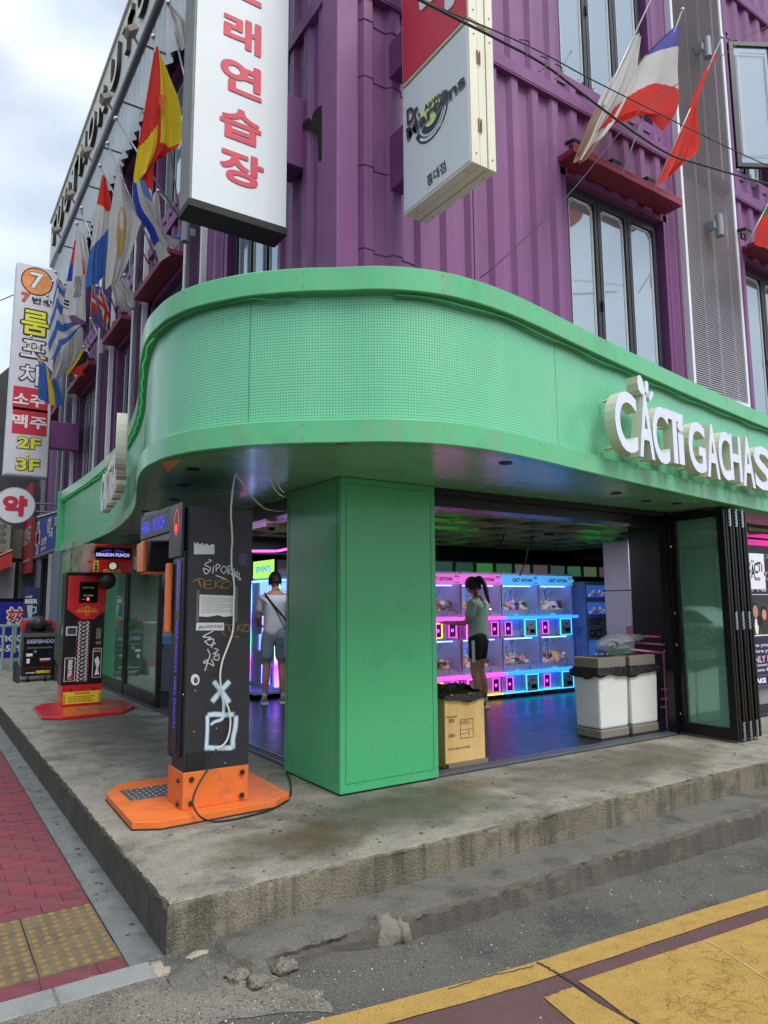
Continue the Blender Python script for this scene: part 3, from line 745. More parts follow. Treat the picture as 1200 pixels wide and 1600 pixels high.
LF_, LS_ = M('cream_letter_face', (214, 208, 184), .6), M('black_letter_side', (26, 26, 32), .5)
for i, ch in enumerate('TUOTMORUTODOUI'):
    y = 18.6-i*.92; me_ = MB(); text_into(me_, ch, (2.325, y, 10.45), (0, -.62, 0), (0, 0, .66), 0, .02, .07)
    obj('parapet_letter', me_, [LF_, LS_], bld)
# ------------------------------------------------------------ CANOPY over the shop
outline = [(2.03, 13.4), (2.06, 12.2), (2.07, 10.93), (2.01, 9.26), (1.862, 7.913), (1.677, 6.823), (1.42, 5.75), (1.30, 5.22), (1.243, 4.85), (1.243, 4.60), (1.264, 4.395), (1.349, 4.141), (1.523, 3.866), (1.68, 3.70), (1.833, 3.566), (1.969, 3.47), (2.202, 3.30), (2.467, 3.19), (2.737, 3.151), (3.063, 3.164), (3.40, 3.215), (3.792, 3.289), (4.25, 3.372), (4.735, 3.455), (5.27, 3.545), (5.811, 3.633), (6.6, 3.75), (7.4, 3.865), (9, 4.05), (11, 4.2)]
oc_ = cr_curve([(x, y, 0) for x, y in outline], 8)
# resample evenly
def resample(P, d):
    out_ = [P[0]]; acc = 0
    for a, b in zip(P, P[1:]):
        L_ = (b-a).length
        while acc+L_ >= d:
            t = (d-acc)/L_; a = a.lerp(b, t); out_.append(a.copy()); L_ = (b-a).length; acc = 0
        acc += L_
    return out_
OL = resample(oc_, .06)
def nrm_at(P, i):
    d = (P[min(i+1, len(P)-1)]-P[max(i-1, 0)]).normalized(); return Vector((-d.y, d.x, 0))*-1   # outward: right of travel
NRM = [nrm_at(OL, i) for i in range(len(OL))]
if NRM[len(NRM)//2].y > 0: NRM = [-n for n in NRM]
OLW = MB()
ZS, ZL, ZU, ZF = 2.47, 2.612, 3.39, 3.54
grn = M('green_canopy_paint', (86, 176, 124), .32, var=.04, vs=1.5, streak=((124, 146, 116), .55, 9), dirt=((70, 146, 100), .5, 3.), coat=.2)
canopy = None
def off(i, d): return OL[i]+NRM[i]*d
def band(z0, z1, d_out, d_in, name, m_, parent, rimtop=True):
    mb = MB(); idx = range(len(OL)); rows = []
    sec = [(d_in, z1), (d_out-.006, z1), (d_out, z1-.006), (d_out, z0+.006), (d_out-.006, z0), (d_in, z0)]
    for i in idx: rows.append([off(i, o_)+Vector((0, 0, z)) for o_, z in sec])
    mb.grid(rows); o = obj(name, mb, m_, parent, smooth=False); 
    return o
canopy = band(ZL-.002, ZL+.0, -.085, -.09, 'canopy', grn, bld)
# perforated skin with a dot pattern laid out in running metres
perf = M('perforated_green_sheet', (108, 192, 150), .38, var=.04, vs=1.2, streak=((140, 205, 170), .3, 4), coat=.2)
t, N, lk, b = nodes_of(perf); src = base_socket(perf)
u = N('ShaderNodeUVMap'); sp = N('ShaderNodeVectorMath'); sp.operation = 'SCALE'; sp.inputs[3].default_value = 1/.0178; lk(u.outputs[0], sp.inputs[0])
fr_ = N('ShaderNodeVectorMath'); fr_.operation = 'FRACTION'; lk(sp.outputs[0], fr_.inputs[0]); sb = N('ShaderNodeVectorMath'); sb.operation = 'SUBTRACT'; sb.inputs[1].default_value = (.5, .5, 0); lk(fr_.outputs[0], sb.inputs[0])
ln = N('ShaderNodeVectorMath'); ln.operation = 'LENGTH'; lk(sb.outputs[0], ln.inputs[0]); mr = N('ShaderNodeMapRange'); mr.inputs[1].default_value = .17; mr.inputs[2].default_value = .27; mr.inputs[3].default_value = 1; mr.inputs[4].default_value = 0; lk(ln.outputs['Value'], mr.inputs[0])
mxp = N('ShaderNodeMixRGB'); lk(mr.outputs[0], mxp.inputs[0]); lk(src, mxp.inputs[1]); mxp.inputs[2].default_value = (*lin((26, 96, 70)), 1); lk(mxp.outputs[0], b.inputs['Base Color'])
DI = -.055
mb = MB(); rows = []; zs = [ZL+i*(ZU-ZL)/6 for i in range(7)]
cut = min(range(len(OL)), key=lambda i: (OL[i]-Vector((1.9, 8.2, 0))).length)   # plain sheet beyond this on the left
for i in range(cut, len(OL)): rows.append([off(i, DI)+Vector((0, 0, z)) for z in zs[::-1]])
mb.grid(rows, uv=lambda i, j: (i*.06, (ZU-ZL)/6*j))
obj('perforated_sheet', mb, perf, canopy, smooth=True)
rows = [[off(i, DI)+Vector((0, 0, z)) for z in zs[::-1]] for i in range(0, cut+1)]
obj('plain_sheet', MB().grid(rows), M('green_plain_sheet', (84, 172, 122), .4, var=.07, vs=1.4, streak=((60, 130, 92), .4, 5)), canopy, smooth=True)
for (ix) in (int(len(OL)*.5), int(len(OL)*.62), int(len(OL)*.80), int(len(OL)*.37)):
    p = off(ix, DI+.0015); d_ = (OL[ix+1]-OL[ix]).normalized()*.0022
    obj('sheet_joint', MB().obox(p+Vector((0, 0, ZL+.01)), d_, NRM[ix]*.001, (0, 0, ZU-ZL-.02)), M('joint_green', (52, 120, 88), .6), canopy)
band(ZS, ZL, 0, -.09, 'fascia_band', grn, canopy)
band(ZU, ZF, .012, -.10, 'fascia_band', grn, canopy)
# LED tube tucked behind the upper band
led = M('green_led', (60, 255, 120), .5, var=0, emit=.12)
mb = MB(); pts = [off(i, -.015+.006*math.sin(i*.9))+Vector((0, 0, ZU-.009+.004*math.sin(i*.37)-(.012 if i % 41 < 9 else 0))) for i in range(0, len(OL)) if OL[i].x < 2.2]
pts = [p for p in pts if p.y > 3.6]
mb.tube([p for p in pts if p.y > 4.75], .0055, 6); obj('led_tube', mb, led, canopy, smooth=True)
mb = MB().tube([p for p in pts if p.y <= 4.75], .0055, 6); obj('led_tube', mb, M('unlit_led_tube', (60, 150, 100), .4), canopy, smooth=True)
mb = MB(); pts = [off(i, -.022)+Vector((0, 0, ZU-.022+.006*math.sin(i*.5))) for i in range(0, len(OL)) if OL[i].x > 2.2 and OL[i].y < 5]
mb.tube(pts, .009, 5); obj('led_tube', mb, M('unlit_led_tube', (60, 150, 100), .4), canopy, smooth=True)
# soffit with downlights
sof = M('green_soffit_paint', (118, 184, 152), .24, var=.06, vs=1.5, coat=.15, dirt=((60, 118, 84), .4, 2))
poly = [Vector((p.x, p.y, 0))+NRM[i]*-.03 for i, p in enumerate(OL)] 
inner = [(11, 4.62), (2.68, 4.62), (2.68, 13.4)]
P = [(p.x, p.y) for p in poly] + inner
tri = tessellate_polygon([[Vector((x, y, 0)) for x, y in P]]); mb = MB(); mb.v = [(x, y, ZS+.004) for x, y in P] 
for t_ in tri:
    a, b_, c = (Vector(mb.v[i]) for i in t_); mb.f.append(tuple(t_) if (b_-a).cross(c-a).z < 0 else tuple(reversed(t_))); mb.m.append(0)
sofo = obj('soffit', mb, sof, canopy)
mb = MB(); mb.v = [(x, y, ZF-.01) for x, y in P]
for t_ in tri:
    a, b_, c = (Vector(mb.v[i]) for i in t_); mb.f.append(tuple(t_) if (b_-a).cross(c-a).z > 0 else tuple(reversed(t_))); mb.m.append(0)
obj('canopy_top', mb, M('canopy_top_grey', (120, 124, 122), .8), canopy)
blk = M('black_trim', (16, 17, 19), .45, var=.05)
for q in ((302, 733), (285, 758), (272, 781), (262, 799), (228, 800), (790, 724), (963, 771), (1010, 783), (1058, 787)):
    p = PZ(*q, ZS)
    obj('downlight', MB().cyl((p.x, p.y, ZS+.003), (p.x, p.y, ZS-.004), .045, 20), blk, canopy)
p = [PZ(*q, ZS-.001) for q in ((252, 722), (284, 717), (270, 731), (262, 737))]
obj('plywood_patch', MB().prism(p, (0, 0, -.004)), M('bare_plywood', (206, 158, 116), .8, var=.15, vs=30), canopy)
p = [PZ(*q, ZS-.0005) for q in ((525, 692), (545, 691.5), (545, 694), (525, 694.5))]
obj('rust_chip', MB().prism(p, (0, 0, -.002)), M('rust', (126, 74, 52), .9), canopy)
for X_ in (3.92, 6.98): obj('panel_joint', MB().box(X_, X_+.008, WY-.006, WY+.02, 3.4, BZ0), M('dark_purple_joint', (70, 40, 74), .6), bld)
# green corner pillar
gp = M('green_pillar_paint', (72, 172, 114), .38, var=.05, vs=1.6, bump=.06, bs=30, dirt=((54, 132, 90), .5, 2.2, .56), coat=.25, speck=[((30, 90, 62), .6, 12, .05)])
pil = obj('corner_pillar', MB().box(2.535, 3.40, 4.398, 5.29, HP+.012, ZS+.002), gp, bld, bevel=.006)
tr = MB()
for (x0, x1) in ((2.56, 3.375),):
    for z in (HP+.075, ZS-.05): tr.box(x0+.02, x1-.02, 4.3955, 4.3975, z, z+.003)
    for x in (x0+.02, x1-.023): tr.box(x, x+.003, 4.3955, 4.3975, HP+.078, ZS-.05)
tr.box(2.5325, 2.5345, 4.45, 4.453, HP+.08, ZS-.05).box(2.5325, 2.5345, 5.24, 5.243, HP+.08, ZS-.05)
obj('panel_joint', tr, M('joint_green', ()), pil)
rnd = random.Random(31); sm_ = MB()
for i in range(160):
    z = HP+.03+abs(rnd.gauss(0, .28)); s_ = rnd.uniform(.0015, .005); x = rnd.uniform(2.56, 3.38)
    if z < 2.3: sm_.box(x, x+s_, 4.3966, 4.3976, z, z+s_*rnd.uniform(.5, 2))
    y = rnd.uniform(4.42, 5.27); z = HP+.03+abs(rnd.gauss(0, .25)); sm_.box(2.5338, 2.5347, y, y+s_, z, z+s_*rnd.uniform(.5, 2))
for (x, z, dx, dz) in ((2.75, 1.1, .03, .1), (3.1, .62, .08, .012), (2.62, .8, .004, .2), (3.3, 1.5, .02, .004), (3.2, .45, .05, .006), (2.9, 1.9, .006, .05)): sm_.ribbon([(x, 4.3965, z), (x+dx*.5, 4.3965, z+dz*.6), (x+dx, 4.3965, z+dz)], .0025, (0, -1, 0), 1)
tag(obj('scuff_marks', sm_, [M('dark_scuff', (34, 84, 58), .7), M('pale_scuff', (120, 196, 156), .7)], pil), kind='stuff')
sc2 = MB()
for i in range(0, len(OL), 14):
    for z in (ZS+.03, ZL-.03, ZU+.03, ZF-.03): p = off(i, .0 if z < 3 else .012); sc2.cyl(p+Vector((0, 0, z)), p+NRM[i]*.0022+Vector((0, 0, z)), .0042, 6)
tag(obj('band_rivets', sc2, M('dull_green_rivet', (92, 140, 110), .5), canopy), kind='stuff')
obj('pillar_foot', MB().box(2.545, 3.39, 4.408, 5.28, HP, HP+.012), blk, pil)
# far green post at the end of the canopy, post beyond the folding door
obj('green_post', MB().box(2.24, 2.52, 13.5, 14.3, HP-.2, ZS), gp, bld, bevel=.005)
obj('canopy_end_plate', MB().box(1.985, 2.6, 13.40, 13.44, ZS, ZF), grn, bld, bevel=.004)
obj('green_post', MB().box(7.25, 7.46, 4.165, 4.40, HP, ZS), gp, bld, bevel=.005)
# ============================================================ SHOP INTERIOR
FZ = HP+.02
black = M('black_wall_paint', (20, 21, 24), .6, var=.1); blackg = M('black_metal_gloss', (17, 18, 21), .28, var=.06, metal=.2)
floorm = M('dark_glossy_floor', (24, 28, 44), .3, var=.2, vs=2, bump=.08, bs=9, spec=.7)
struct('shop_floor', MB().box(2.72, 14, 4.53, 16, HP-.1, FZ), floorm)
inn = thing('shop_interior', 'black walled arcade room inside the corner shop with mesh ceiling', 'room', (6, 9, FZ))
obj('back_wall', MB().box(2.9, 13.6, 12.6, 12.7, FZ, 3.2), black, inn)
obj('side_wall', MB().box(13.6, 13.7, 4.6, 12.7, FZ, 3.2), black, inn)
obj('partition_wall', MB().box(5.6, 9.6, 9.02, 9.1, FZ, 2.86), M('navy_partition', (24, 30, 48), .6), inn)
obj('ceiling_slab', MB().box(2.6, 14, 4.66, 16.2, 2.86, 2.95), M('dark_green_slab', (52, 84, 56), .8), inn)
obj('door_header', MB().box(3.41, 7.3, 4.50, 4.72, 2.33, ZS-.001), blackg, inn)
obj('door_header', MB().box(2.66, 2.92, 5.31, 13.2, 2.33, ZS-.001), blackg, inn)
obj('header_rail', MB().box(3.41, 7.3, 4.44, 4.50, 2.42, ZS-.003), blackg, inn)
obj('bulkhead', MB().box(2.95, 13.5, 8.6, 8.9, 2.22, 2.86), black, inn)
obj('jamb_wall', MB().box(7.05, 7.22, 4.53, 5.36, FZ, ZS), black, inn)
obj('side_bulkhead', MB().box(9.6, 13.5, 5.6, 8.5, 2.3, 2.86), black, inn)
# ceiling grid, slats and green tubes above it
gbar = M('green_ceiling_bar', (150, 178, 136), .5, var=.08)
mb = MB()
for i in range(12): x = 3.0+i*.62; obj('ceiling_bar', MB().box(x, x+.03, 4.74, 8.6, 2.42, 2.47), gbar, inn)
for i in range(7): y = 4.78+i*.62; obj('ceiling_bar', MB().box(2.95, 10.2, y, y+.03, 2.425, 2.465), gbar, inn)
x = 3.0
while x < 10.0: mb.box(x, x+.016, 4.76, 8.58, 2.475, 2.492); x += .052
tag(obj('ceiling_slats', mb, M('ceiling_slat', (92, 116, 88), .5), inn), kind='stuff')
gled = M('green_ceiling_tube', (60, 255, 90), .5, var=0, emit=7)
for (x0, y0) in ((3.5, 5.25), (4.3, 5.9), (5.0, 6.6), (5.6, 7.3), (6.2, 5.25), (6.9, 5.9), (7.6, 6.6), (8.2, 7.3), (3.0, 6.6), (3.1, 7.9), (6.0, 8.1)):
    obj('ceiling_tube', MB().cyl((x0, y0, 2.52), (x0+.8, y0, 2.52), .009, 6), gled, inn)
for q in ((365, 0), ): pass
def ceiling_fill_lamp(x, y, z, e, label):   # fill lamps in small round fittings, added to brighten machines, bins and people
    t_ = thing('ceiling_fill_lamp', label, 'ceiling fill lamp', (x, y, z)); obj('fitting', MB().cyl((x, y, z+.03), (x, y, z), .06, 16), black, t_)
    ld_ = bpy.data.lights.new('ceiling_fill_lamp', 'AREA'); ld_.shape = 'DISK'; ld_.size = .12; ld_.energy = e; ld_.color = (.82, .9, 1); lo_ = bpy.data.objects.new('ceiling_fill_light', ld_); COL.objects.link(lo_); lo_.location = (0, 0, -.01); lo_.parent = t_
ceiling_fill_lamp(6.6, 6.2, 2.38, 8, 'small round added fill lamp under the ceiling above the floor by the blue machines'); ceiling_fill_lamp(7.9, 5.6, 2.38, 4, 'small round added fill lamp under the ceiling near the pale grey cabinet'); ceiling_fill_lamp(3.9, 8.0, 2.38, 6, 'small round added fill lamp under the ceiling behind the man in shorts')
obj('linear_lamp', MB().box(5.85, 6.03, 8.3, 8.34, 2.205, 2.215), M('small_white_lamp', (230, 240, 255), .5, var=0, emit=3), inn)
obj('threshold_rail', MB().box(3.42, 7.2, 4.44, 4.455, HP, HP+.022).box(3.42, 7.2, 4.475, 4.485, HP, HP+.024).box(3.42, 7.2, 4.51, 4.53, HP, HP+.026).box(2.62, 2.635, 5.31, 13.2, HP, HP+.022).box(2.66, 2.67, 5.31, 13.2, HP, HP+.024).box(2.70, 2.72, 5.31, 13.2, HP, HP+.026), M('grey_steel_rail', (120, 124, 132), .35, metal=.6), inn)
obj('threshold_bed', MB().box(3.42, 7.2, 4.43, 4.54, HP-.05, HP+.006).box(2.61, 2.73, 5.31, 13.2, HP-.05, HP+.006), M('dark_rail_bed', (44, 46, 50), .5), inn)
# hanging cables from the ceiling
for P in ([(670, 830), (770, 780)],): pass
for pts in ([(790, 827), (784, 845), (772, 862)], [(836, 832), (827, 850), (820, 880), (812, 900)]):
    single('ceiling_cable', MB().tube(cr_curve([PY(x, y, 6.6) for x, y in pts], 5), .008, 5), blackg, 'thin black cable dangling from the mesh ceiling '+('nearer the green pillar' if pts[0][0] == 790 else 'above the blue lit claw machines'), 'cable')
# pink tube at the left doorway
obj('pink_tube', MB().tube([PY(375, 861, 7.6), PY(431, 861, 7.6)], .012, 6).tube([PY(433, 861, 7.6), PY(458, 856, 7.4)], .012, 6), M('pink_neon', (255, 60, 200), .5, var=0, emit=5), inn)
# left glass folding doors: fixed leaf by the red machine, and stacked leaf
shopglass = M('door_glass', (150, 185, 165), .03, var=0, spec=1, alpha=.35)
def tint_glass(name, rgb, al):
    m = M(name, rgb, .03, var=0, spec=1., coat=1.); t, N, lk, b = nodes_of(m); b.inputs['Alpha'].default_value = al; b.inputs['Coat Roughness'].default_value = .02; b.inputs['Metallic'].default_value = .3 if al > .3 else 0
    return m
dg = tint_glass('greenish_door_glass', (128, 186, 158), .6)
ld = thing('glass_door', 'black framed glass door leaf standing behind the red punch machine', 'door', (2.66, 10.3, FZ))
f = MB(); y0, y1 = 9.25, 10.95
f.box(2.63, 2.69, y0, y0+.07, FZ, 2.33).box(2.63, 2.69, y1-.07, y1, FZ, 2.33).box(2.63, 2.69, y0+.07, y1-.07, FZ, FZ+.16).box(2.63, 2.69, y0+.07, y1-.07, 2.26, 2.33)
obj('frame', f, blackg, ld, bevel=.004); obj('pane', MB().box(2.655, 2.665, y0+.07, y1-.07, FZ+.16, 2.26), dg, ld)
obj('frosted_film', MB().box(2.668, 2.67, y0+.07, y1-.3, 1.15, 2.0), M('pale_curtain_behind_glass', (150, 176, 160), .8), ld)
ld2 = thing('glass_door', 'narrow dark glass door leaf next to the far green post', 'door', (2.66, 12.3, FZ))
obj('frame', MB().box(2.63, 2.69, 11.0, 11.07, FZ, 2.33).box(2.63, 2.69, 13.1, 13.2, FZ, 2.33).box(2.63, 2.69, 11.07, 13.1, FZ, FZ+.16), blackg, ld2); obj('pane', MB().box(2.655, 2.665, 11.07, 13.1, FZ+.16, 2.33), dg, ld2)
# wide folded stack of glass doors at the right
fd = thing('folding_door', 'black framed glass folding doors stacked open on the slab beside the green post', 'door', (6.7, 4.1, HP))
hg = M('chrome_hinge', (190, 194, 200), .25, metal=.9, var=0)
for k in range(4):
    x = 6.505+k*.112; zt = ZS-.03; zb = HP+.03; ya, yb = 3.84, 4.44
    f = MB(); f.box(x, x+.075, ya, ya+.075, zb, zt).box(x, x+.075, yb-.075, yb, zb, zt).box(x, x+.075, ya+.075, yb-.075, zb, zb+.10).box(x, x+.075, ya+.075, yb-.075, zt-.07, zt)
    lf = obj('door_leaf', f, blackg, fd, bevel=.004)
    g_ = MB().box(x-.001, x+.076, ya-.006, ya-.0005, zb, zt)
    for q in (.25, .5, .75): pass
    obj('rubber_seal', MB().box(x+.034, x+.041, ya-.006, ya, zb, zt), M('rubber', (8, 8, 9), .8), lf)
    obj('pane', MB().box(x+.034, x+.041, ya+.075, yb-.075, zb+.10, zt-.07), dg, lf)
    if k < 3:
        for z in (.33, 1.36, 2.36):
            h = MB().box(x+.080, x+.107, ya-.012, ya-.002, z-.085, z+.085)
            for e in range(5): h.cyl((x+.093, ya-.016, z-.07+e*.034), (x+.093, ya-.016, z-.05+e*.034), .008, 8)
            obj('hinge', h, hg, lf)
obj('jamb', MB().box(6.44, 6.50, 4.44, 4.52, HP+.002, ZS), blackg, fd)
for z in (.42, 1.1, 1.42, 2.1): obj('jamb_pin', MB().cyl((6.49, 4.42, z), (6.49, 4.42, z+.02), .006, 6), hg, fd)
# ------------------------------------------------------------ claw machines
def glow(name, rgb, e=0): return M(name, rgb, .5, var=0, emit=e)
pinkb, blueb = glow('pink_lit_banner', (220, 105, 205), .55), glow('blue_lit_banner', (80, 160, 230), .6)
npink, nblue, nyel, ncy = glow('pink_neon', (255, 60, 200), 2.2), glow('blue_neon', (40, 120, 255), 1.7), glow('yellow_neon', (255, 220, 60), 1.3), glow('cyan_neon', (50, 190, 255), 1.5)
npk2 = glow('soft_pink_neon', (235, 90, 215), 1.0)
cabw = M('machine_white_panel', (176, 182, 206), .4, var=.05); cabg = M('machine_grey_door', (168, 172, 182), .45, var=.06)
cglass = tint_glass('clear_cabinet_glass', (190, 205, 220), .10)
ink = M('black_print', (18, 18, 22), .6, var=0); red_ink = M('orange_print', (226, 96, 40), .6, var=0); white_ink = M('white_print', (226, 228, 230), .6, var=0)
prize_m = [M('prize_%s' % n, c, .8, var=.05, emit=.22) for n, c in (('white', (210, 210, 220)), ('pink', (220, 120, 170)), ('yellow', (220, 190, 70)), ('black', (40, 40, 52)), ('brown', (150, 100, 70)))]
prnd = random.Random(21)
def claw(parent_, cx, cy, ztop, sc_=1.):
    m = MB(); m.cyl((cx, cy, ztop), (cx, cy, ztop-.09), .035, 10); m.cyl((cx, cy, ztop-.09), (cx, cy, ztop-.13), .02, 8)
    for k in range(3):
        a = k*2.09; d = Vector((math.cos(a), math.sin(a), 0))
        m.tube([Vector((cx, cy, ztop-.12)), Vector((cx, cy, ztop-.15))+d*.07, Vector((cx, cy, ztop-.22))+d*.075, Vector((cx, cy, ztop-.265))+d*.03], .008, 5)
    m2 = []
    for s in (-1, 1): m.tube([Vector((cx, cy, ztop-.02)), Vector((cx+s*.1, cy, ztop-.14)), Vector((cx+s*.2, cy+.05, ztop-.10)), Vector((cx+s*.24, cy+.1, ztop))], .007, 5)
    return obj('claw', m, M('chrome', (190, 195, 205), .2, metal=.9, var=0), parent_)
def prizes(parent_, x0, x1, y0, y1, z, n, h=.10):
    m = MB()
    for i in range(n):
        x, y = prnd.uniform(x0, x1), prnd.uniform(y0, y1); r = prnd.uniform(.022, .045)
        m.ball((x, y, z+prnd.uniform(.02, h)), r, 8, prnd.randrange(5), (1, 1, .8))
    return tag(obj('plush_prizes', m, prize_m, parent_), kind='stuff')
def claw_machine(x0, x1, tone, label):
    y0, y1 = 7.32, 8.2; z0 = .30
    t = thing('claw_machine', label, 'claw machine', ((x0+x1)/2, y0, FZ), 'claw machines in a row along the shop')
    bn = pinkb if tone == 'p' else blueb; ne = npink if tone == 'p' else ncy; strip = npk2 if tone == 'p' else nblue
    xa, xb = x0+.008, x1-.008
    body = MB().box(xa, xb, y0+.05, y1, z0+.02, z0+.31).box(xa, xb, y0+.05, y1, 1.06, 1.37).box(xa, xb, y0-.0, y1, 1.93, 1.96).box(xa, xb, y1-.02, y1, z0+.31, 1.93)
    body.box(xa, xa+.02, y0, y1-.02, z0+.31, 1.06).box(xb-.02, xb, y0, y1-.02, z0+.31, 1.06).box(xa, xa+.02, y0, y1-.02, 1.37, 1.80).box(xb-.02, xb, y0, y1-.02, 1.37, 1.80)
    obj('cabinet', body, cabw, t, bevel=.004)
    obj('back_panel', MB().box(xa+.02, xb-.02, y1-.028, y1-.021, z0+.31, 1.06).box(xa+.02, xb-.02, y1-.028, y1-.021, 1.37, 1.8), glow('lit_blue_back', (120, 160, 235), 1.5), t)
    obj('banner', MB().box(xa+.005, xb-.005, y0-.02, y0+.2, 1.795, 1.93), bn, t, bevel=.006)
    m = MB(); world_Y(m, 'CACT', (xa+xb)/2-.17, (xa+xb)/2-.02, 1.835, 1.888, y0-.022, 0, .05); world_Y(m, 'GOTCHA!', (xa+xb)/2+.0, (xa+xb)/2+.22, 1.838, 1.884, y0-.022, 1, .05)
    world_Y(m, '01', xb-.10, xb-.02, 1.88, 1.912, y0-.022, 1, .03); world_Y(m, '-----', xb-.10, xb-.02, 1.812, 1.82, y0-.022, 1, .03)
    obj('banner_lettering', m, [red_ink if tone == 'p' else ink, ink], t)
    for zc, za in ((1.8, 1.44), (1.06, .68)):
        obj('glass', MB().box(xa+.02, xb-.02, y0+.0, y0+.006, za-.0, zc), cglass, t)
        obj('ceiling_light', MB().box(xa+.05, xb-.05, y0+.1, y0+.13, zc-.03, zc-.015), glow('cold_white_lamp', (150, 190, 255), 2.2), t)
        obj('light_column', MB().box((xa+xb)/2-.05, (xa+xb)/2+.05, y1-.05, y1-.03, za, zc-.05), glow('blue_light_column', (130, 170, 255), 1.4), t)
        claw(t, (xa+xb)/2+.12, y0+.35, zc-.02); claw(t, (xa+xb)/2-.2, y0+.55, zc-.02)
        obj('prize_floor', MB().box(xa+.02, xb-.02, y0+.08, y1-.03, za-.05, za-.02), cabg, t)
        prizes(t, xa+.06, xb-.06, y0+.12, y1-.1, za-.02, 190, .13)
        # sloping lip with slot and buttons
        lip = MB().add([(xa+.02, y0-.02, za-.07), (xb-.02, y0-.02, za-.07), (xb-.02, y0+.08, za+.0), (xa+.02, y0+.08, za+.0), (xa+.02, y0+.08, za-.1), (xb-.02, y0+.08, za-.1)], [(0, 1, 2, 3), (0, 4, 5, 1), (2, 5, 4, 3), (0, 3, 4), (1, 5, 2)])
        obj('sloping_lip', lip, cabg, t)
        obj('push_button', MB().cyl((xa+.2, y0-.06, za-.075), (xa+.2, y0-.06, za-.055), .03, 12), strip, t)
        obj('joystick', MB().cyl((xb-.25, y0-.04, za-.07), (xb-.25, y0-.05, za-.0), .008, 6).ball((xb-.25, y0-.05, za+.01), .022, 8), M('chrome', ()), t)
        obj('neon_shelf', MB().box(xa, xb, y0-.10, y0+.05, za-.125, za-.085), strip, t)
        # coin box with a neon surround, prize hatches with neon surrounds
        bx = xb-.36 if tone == 'b' else xa+.02; zb = za-.36
        obj('coin_door', MB().box(bx+.02, bx+.23, y0-.07, y0+.05, zb, za-.14), cabg, t, bevel=.006)
        fr_n = MB(); w_ = .009
        def frame(m_, a, b, c, d, yy): m_.box(a, b, yy-.012, yy, c, c+w_).box(a, b, yy-.012, yy, d-w_, d).box(a, a+w_, yy-.012, yy, c+w_, d-w_).box(b-w_, b, yy-.012, yy, c+w_, d-w_)
        frame(fr_n, bx+.005, bx+.245, zb-.01, za-.13, y0-.058); obj('neon_surround', fr_n, ne, t)
        for q_ in ((.05, .065, .07, .12), (.10, .2, .04, .09), (.09, .16, .15, .158)): obj('coin_slot', MB().box(bx+q_[0], bx+q_[1], y0-.076, y0-.07, zb+q_[2], zb+q_[3]), ink, t)
        for k, nn in ((0, nyel if tone == 'p' else npk2), (1, npk2)):
            hx = (xa+.30+k*.24) if tone == 'p' else (xa+.06+k*.38 if k == 0 else xa+.62)
            if hx+.13 > xb: continue
            obj('prize_hatch', MB().box(hx+.012, hx+.118, y0+.03, y0+.05, za-.34, za-.17), M('dark_violet_hatch', (52, 44, 92), .4), t)
            obj('hatch_mark', MB().ball((hx+.065, y0+.03, za-.255), .025, 8, 0, (1, .2, 1)), npk2, t)
            hf = MB(); frame(hf, hx, hx+.13, za-.35, za-.16, y0+.03); obj('hatch_neon', hf, nn, t)
    obj('base_light', MB().box(xa, xb, y0+.0, y0+.03, z0-.0, z0+.02), nyel if tone == 'p' else ncy, t)
    for x in (xa+.08, xb-.08): obj('castor', MB().cyl((x-.015, y0+.12, FZ+.03), (x+.015, y0+.12, FZ+.03), .03, 10), ink, t)
    return t
claw_machine(5.33, 6.065, 'p', 'pink bannered claw machine nearest the green pillar, partly hidden by it')
claw_machine(6.075, 6.80, 'p', 'pink bannered claw machine directly behind the woman with a ponytail')
claw_machine(6.81, 7.53, 'b', 'blue bannered claw machine just right of the woman with a ponytail')
claw_machine(7.54, 8.25, 'b', 'blue bannered claw machine at the right end of the row')
# claw machine seen through the left doorway
t = thing('claw_machine', 'white sided claw machine with rainbow light strips behind the man in shorts', 'claw machine', (4.9, 9.3, FZ))
x0, x1, y0, y1 = 4.325, 5.3, 9.30, 10.2
# it stands in front of the partition: partition is cut there
b = MB().box(x0, x1, y0, y1, .33, .85).box(x0, x1, y0, y1, 1.0+.1, 1.42).box(x0, x1, y0, y1, 1.88, 2.18).box(x1-.03, x1, y0, y1, .85, 1.88).box(x0, x1, y1-.03, y1, .85, 1.88)
obj('cabinet', b, M('machine_side_white', (176, 178, 190), .4), t, bevel=.004)
for z0_, z1_ in ((.85, 1.1), (1.42, 1.88)):
    obj('glass', MB().box(x0+.03, x1-.03, y0+.01, y0+.016, z0_, z1_).box(x0+.01, x0+.016, y0+.03, y1-.03, z0_, z1_), cglass, t)
    obj('back_panel', MB().box(x0+.1, x1-.04, y1-.05, y1-.04, z0_, z1_), glow('lit_blue_back', ()), t)
    prizes(t, x0+.08, x1-.08, y0+.08, y1-.1, z0_, 50); claw(t, x0+.4, y0+.3, z1_-.02, 1)
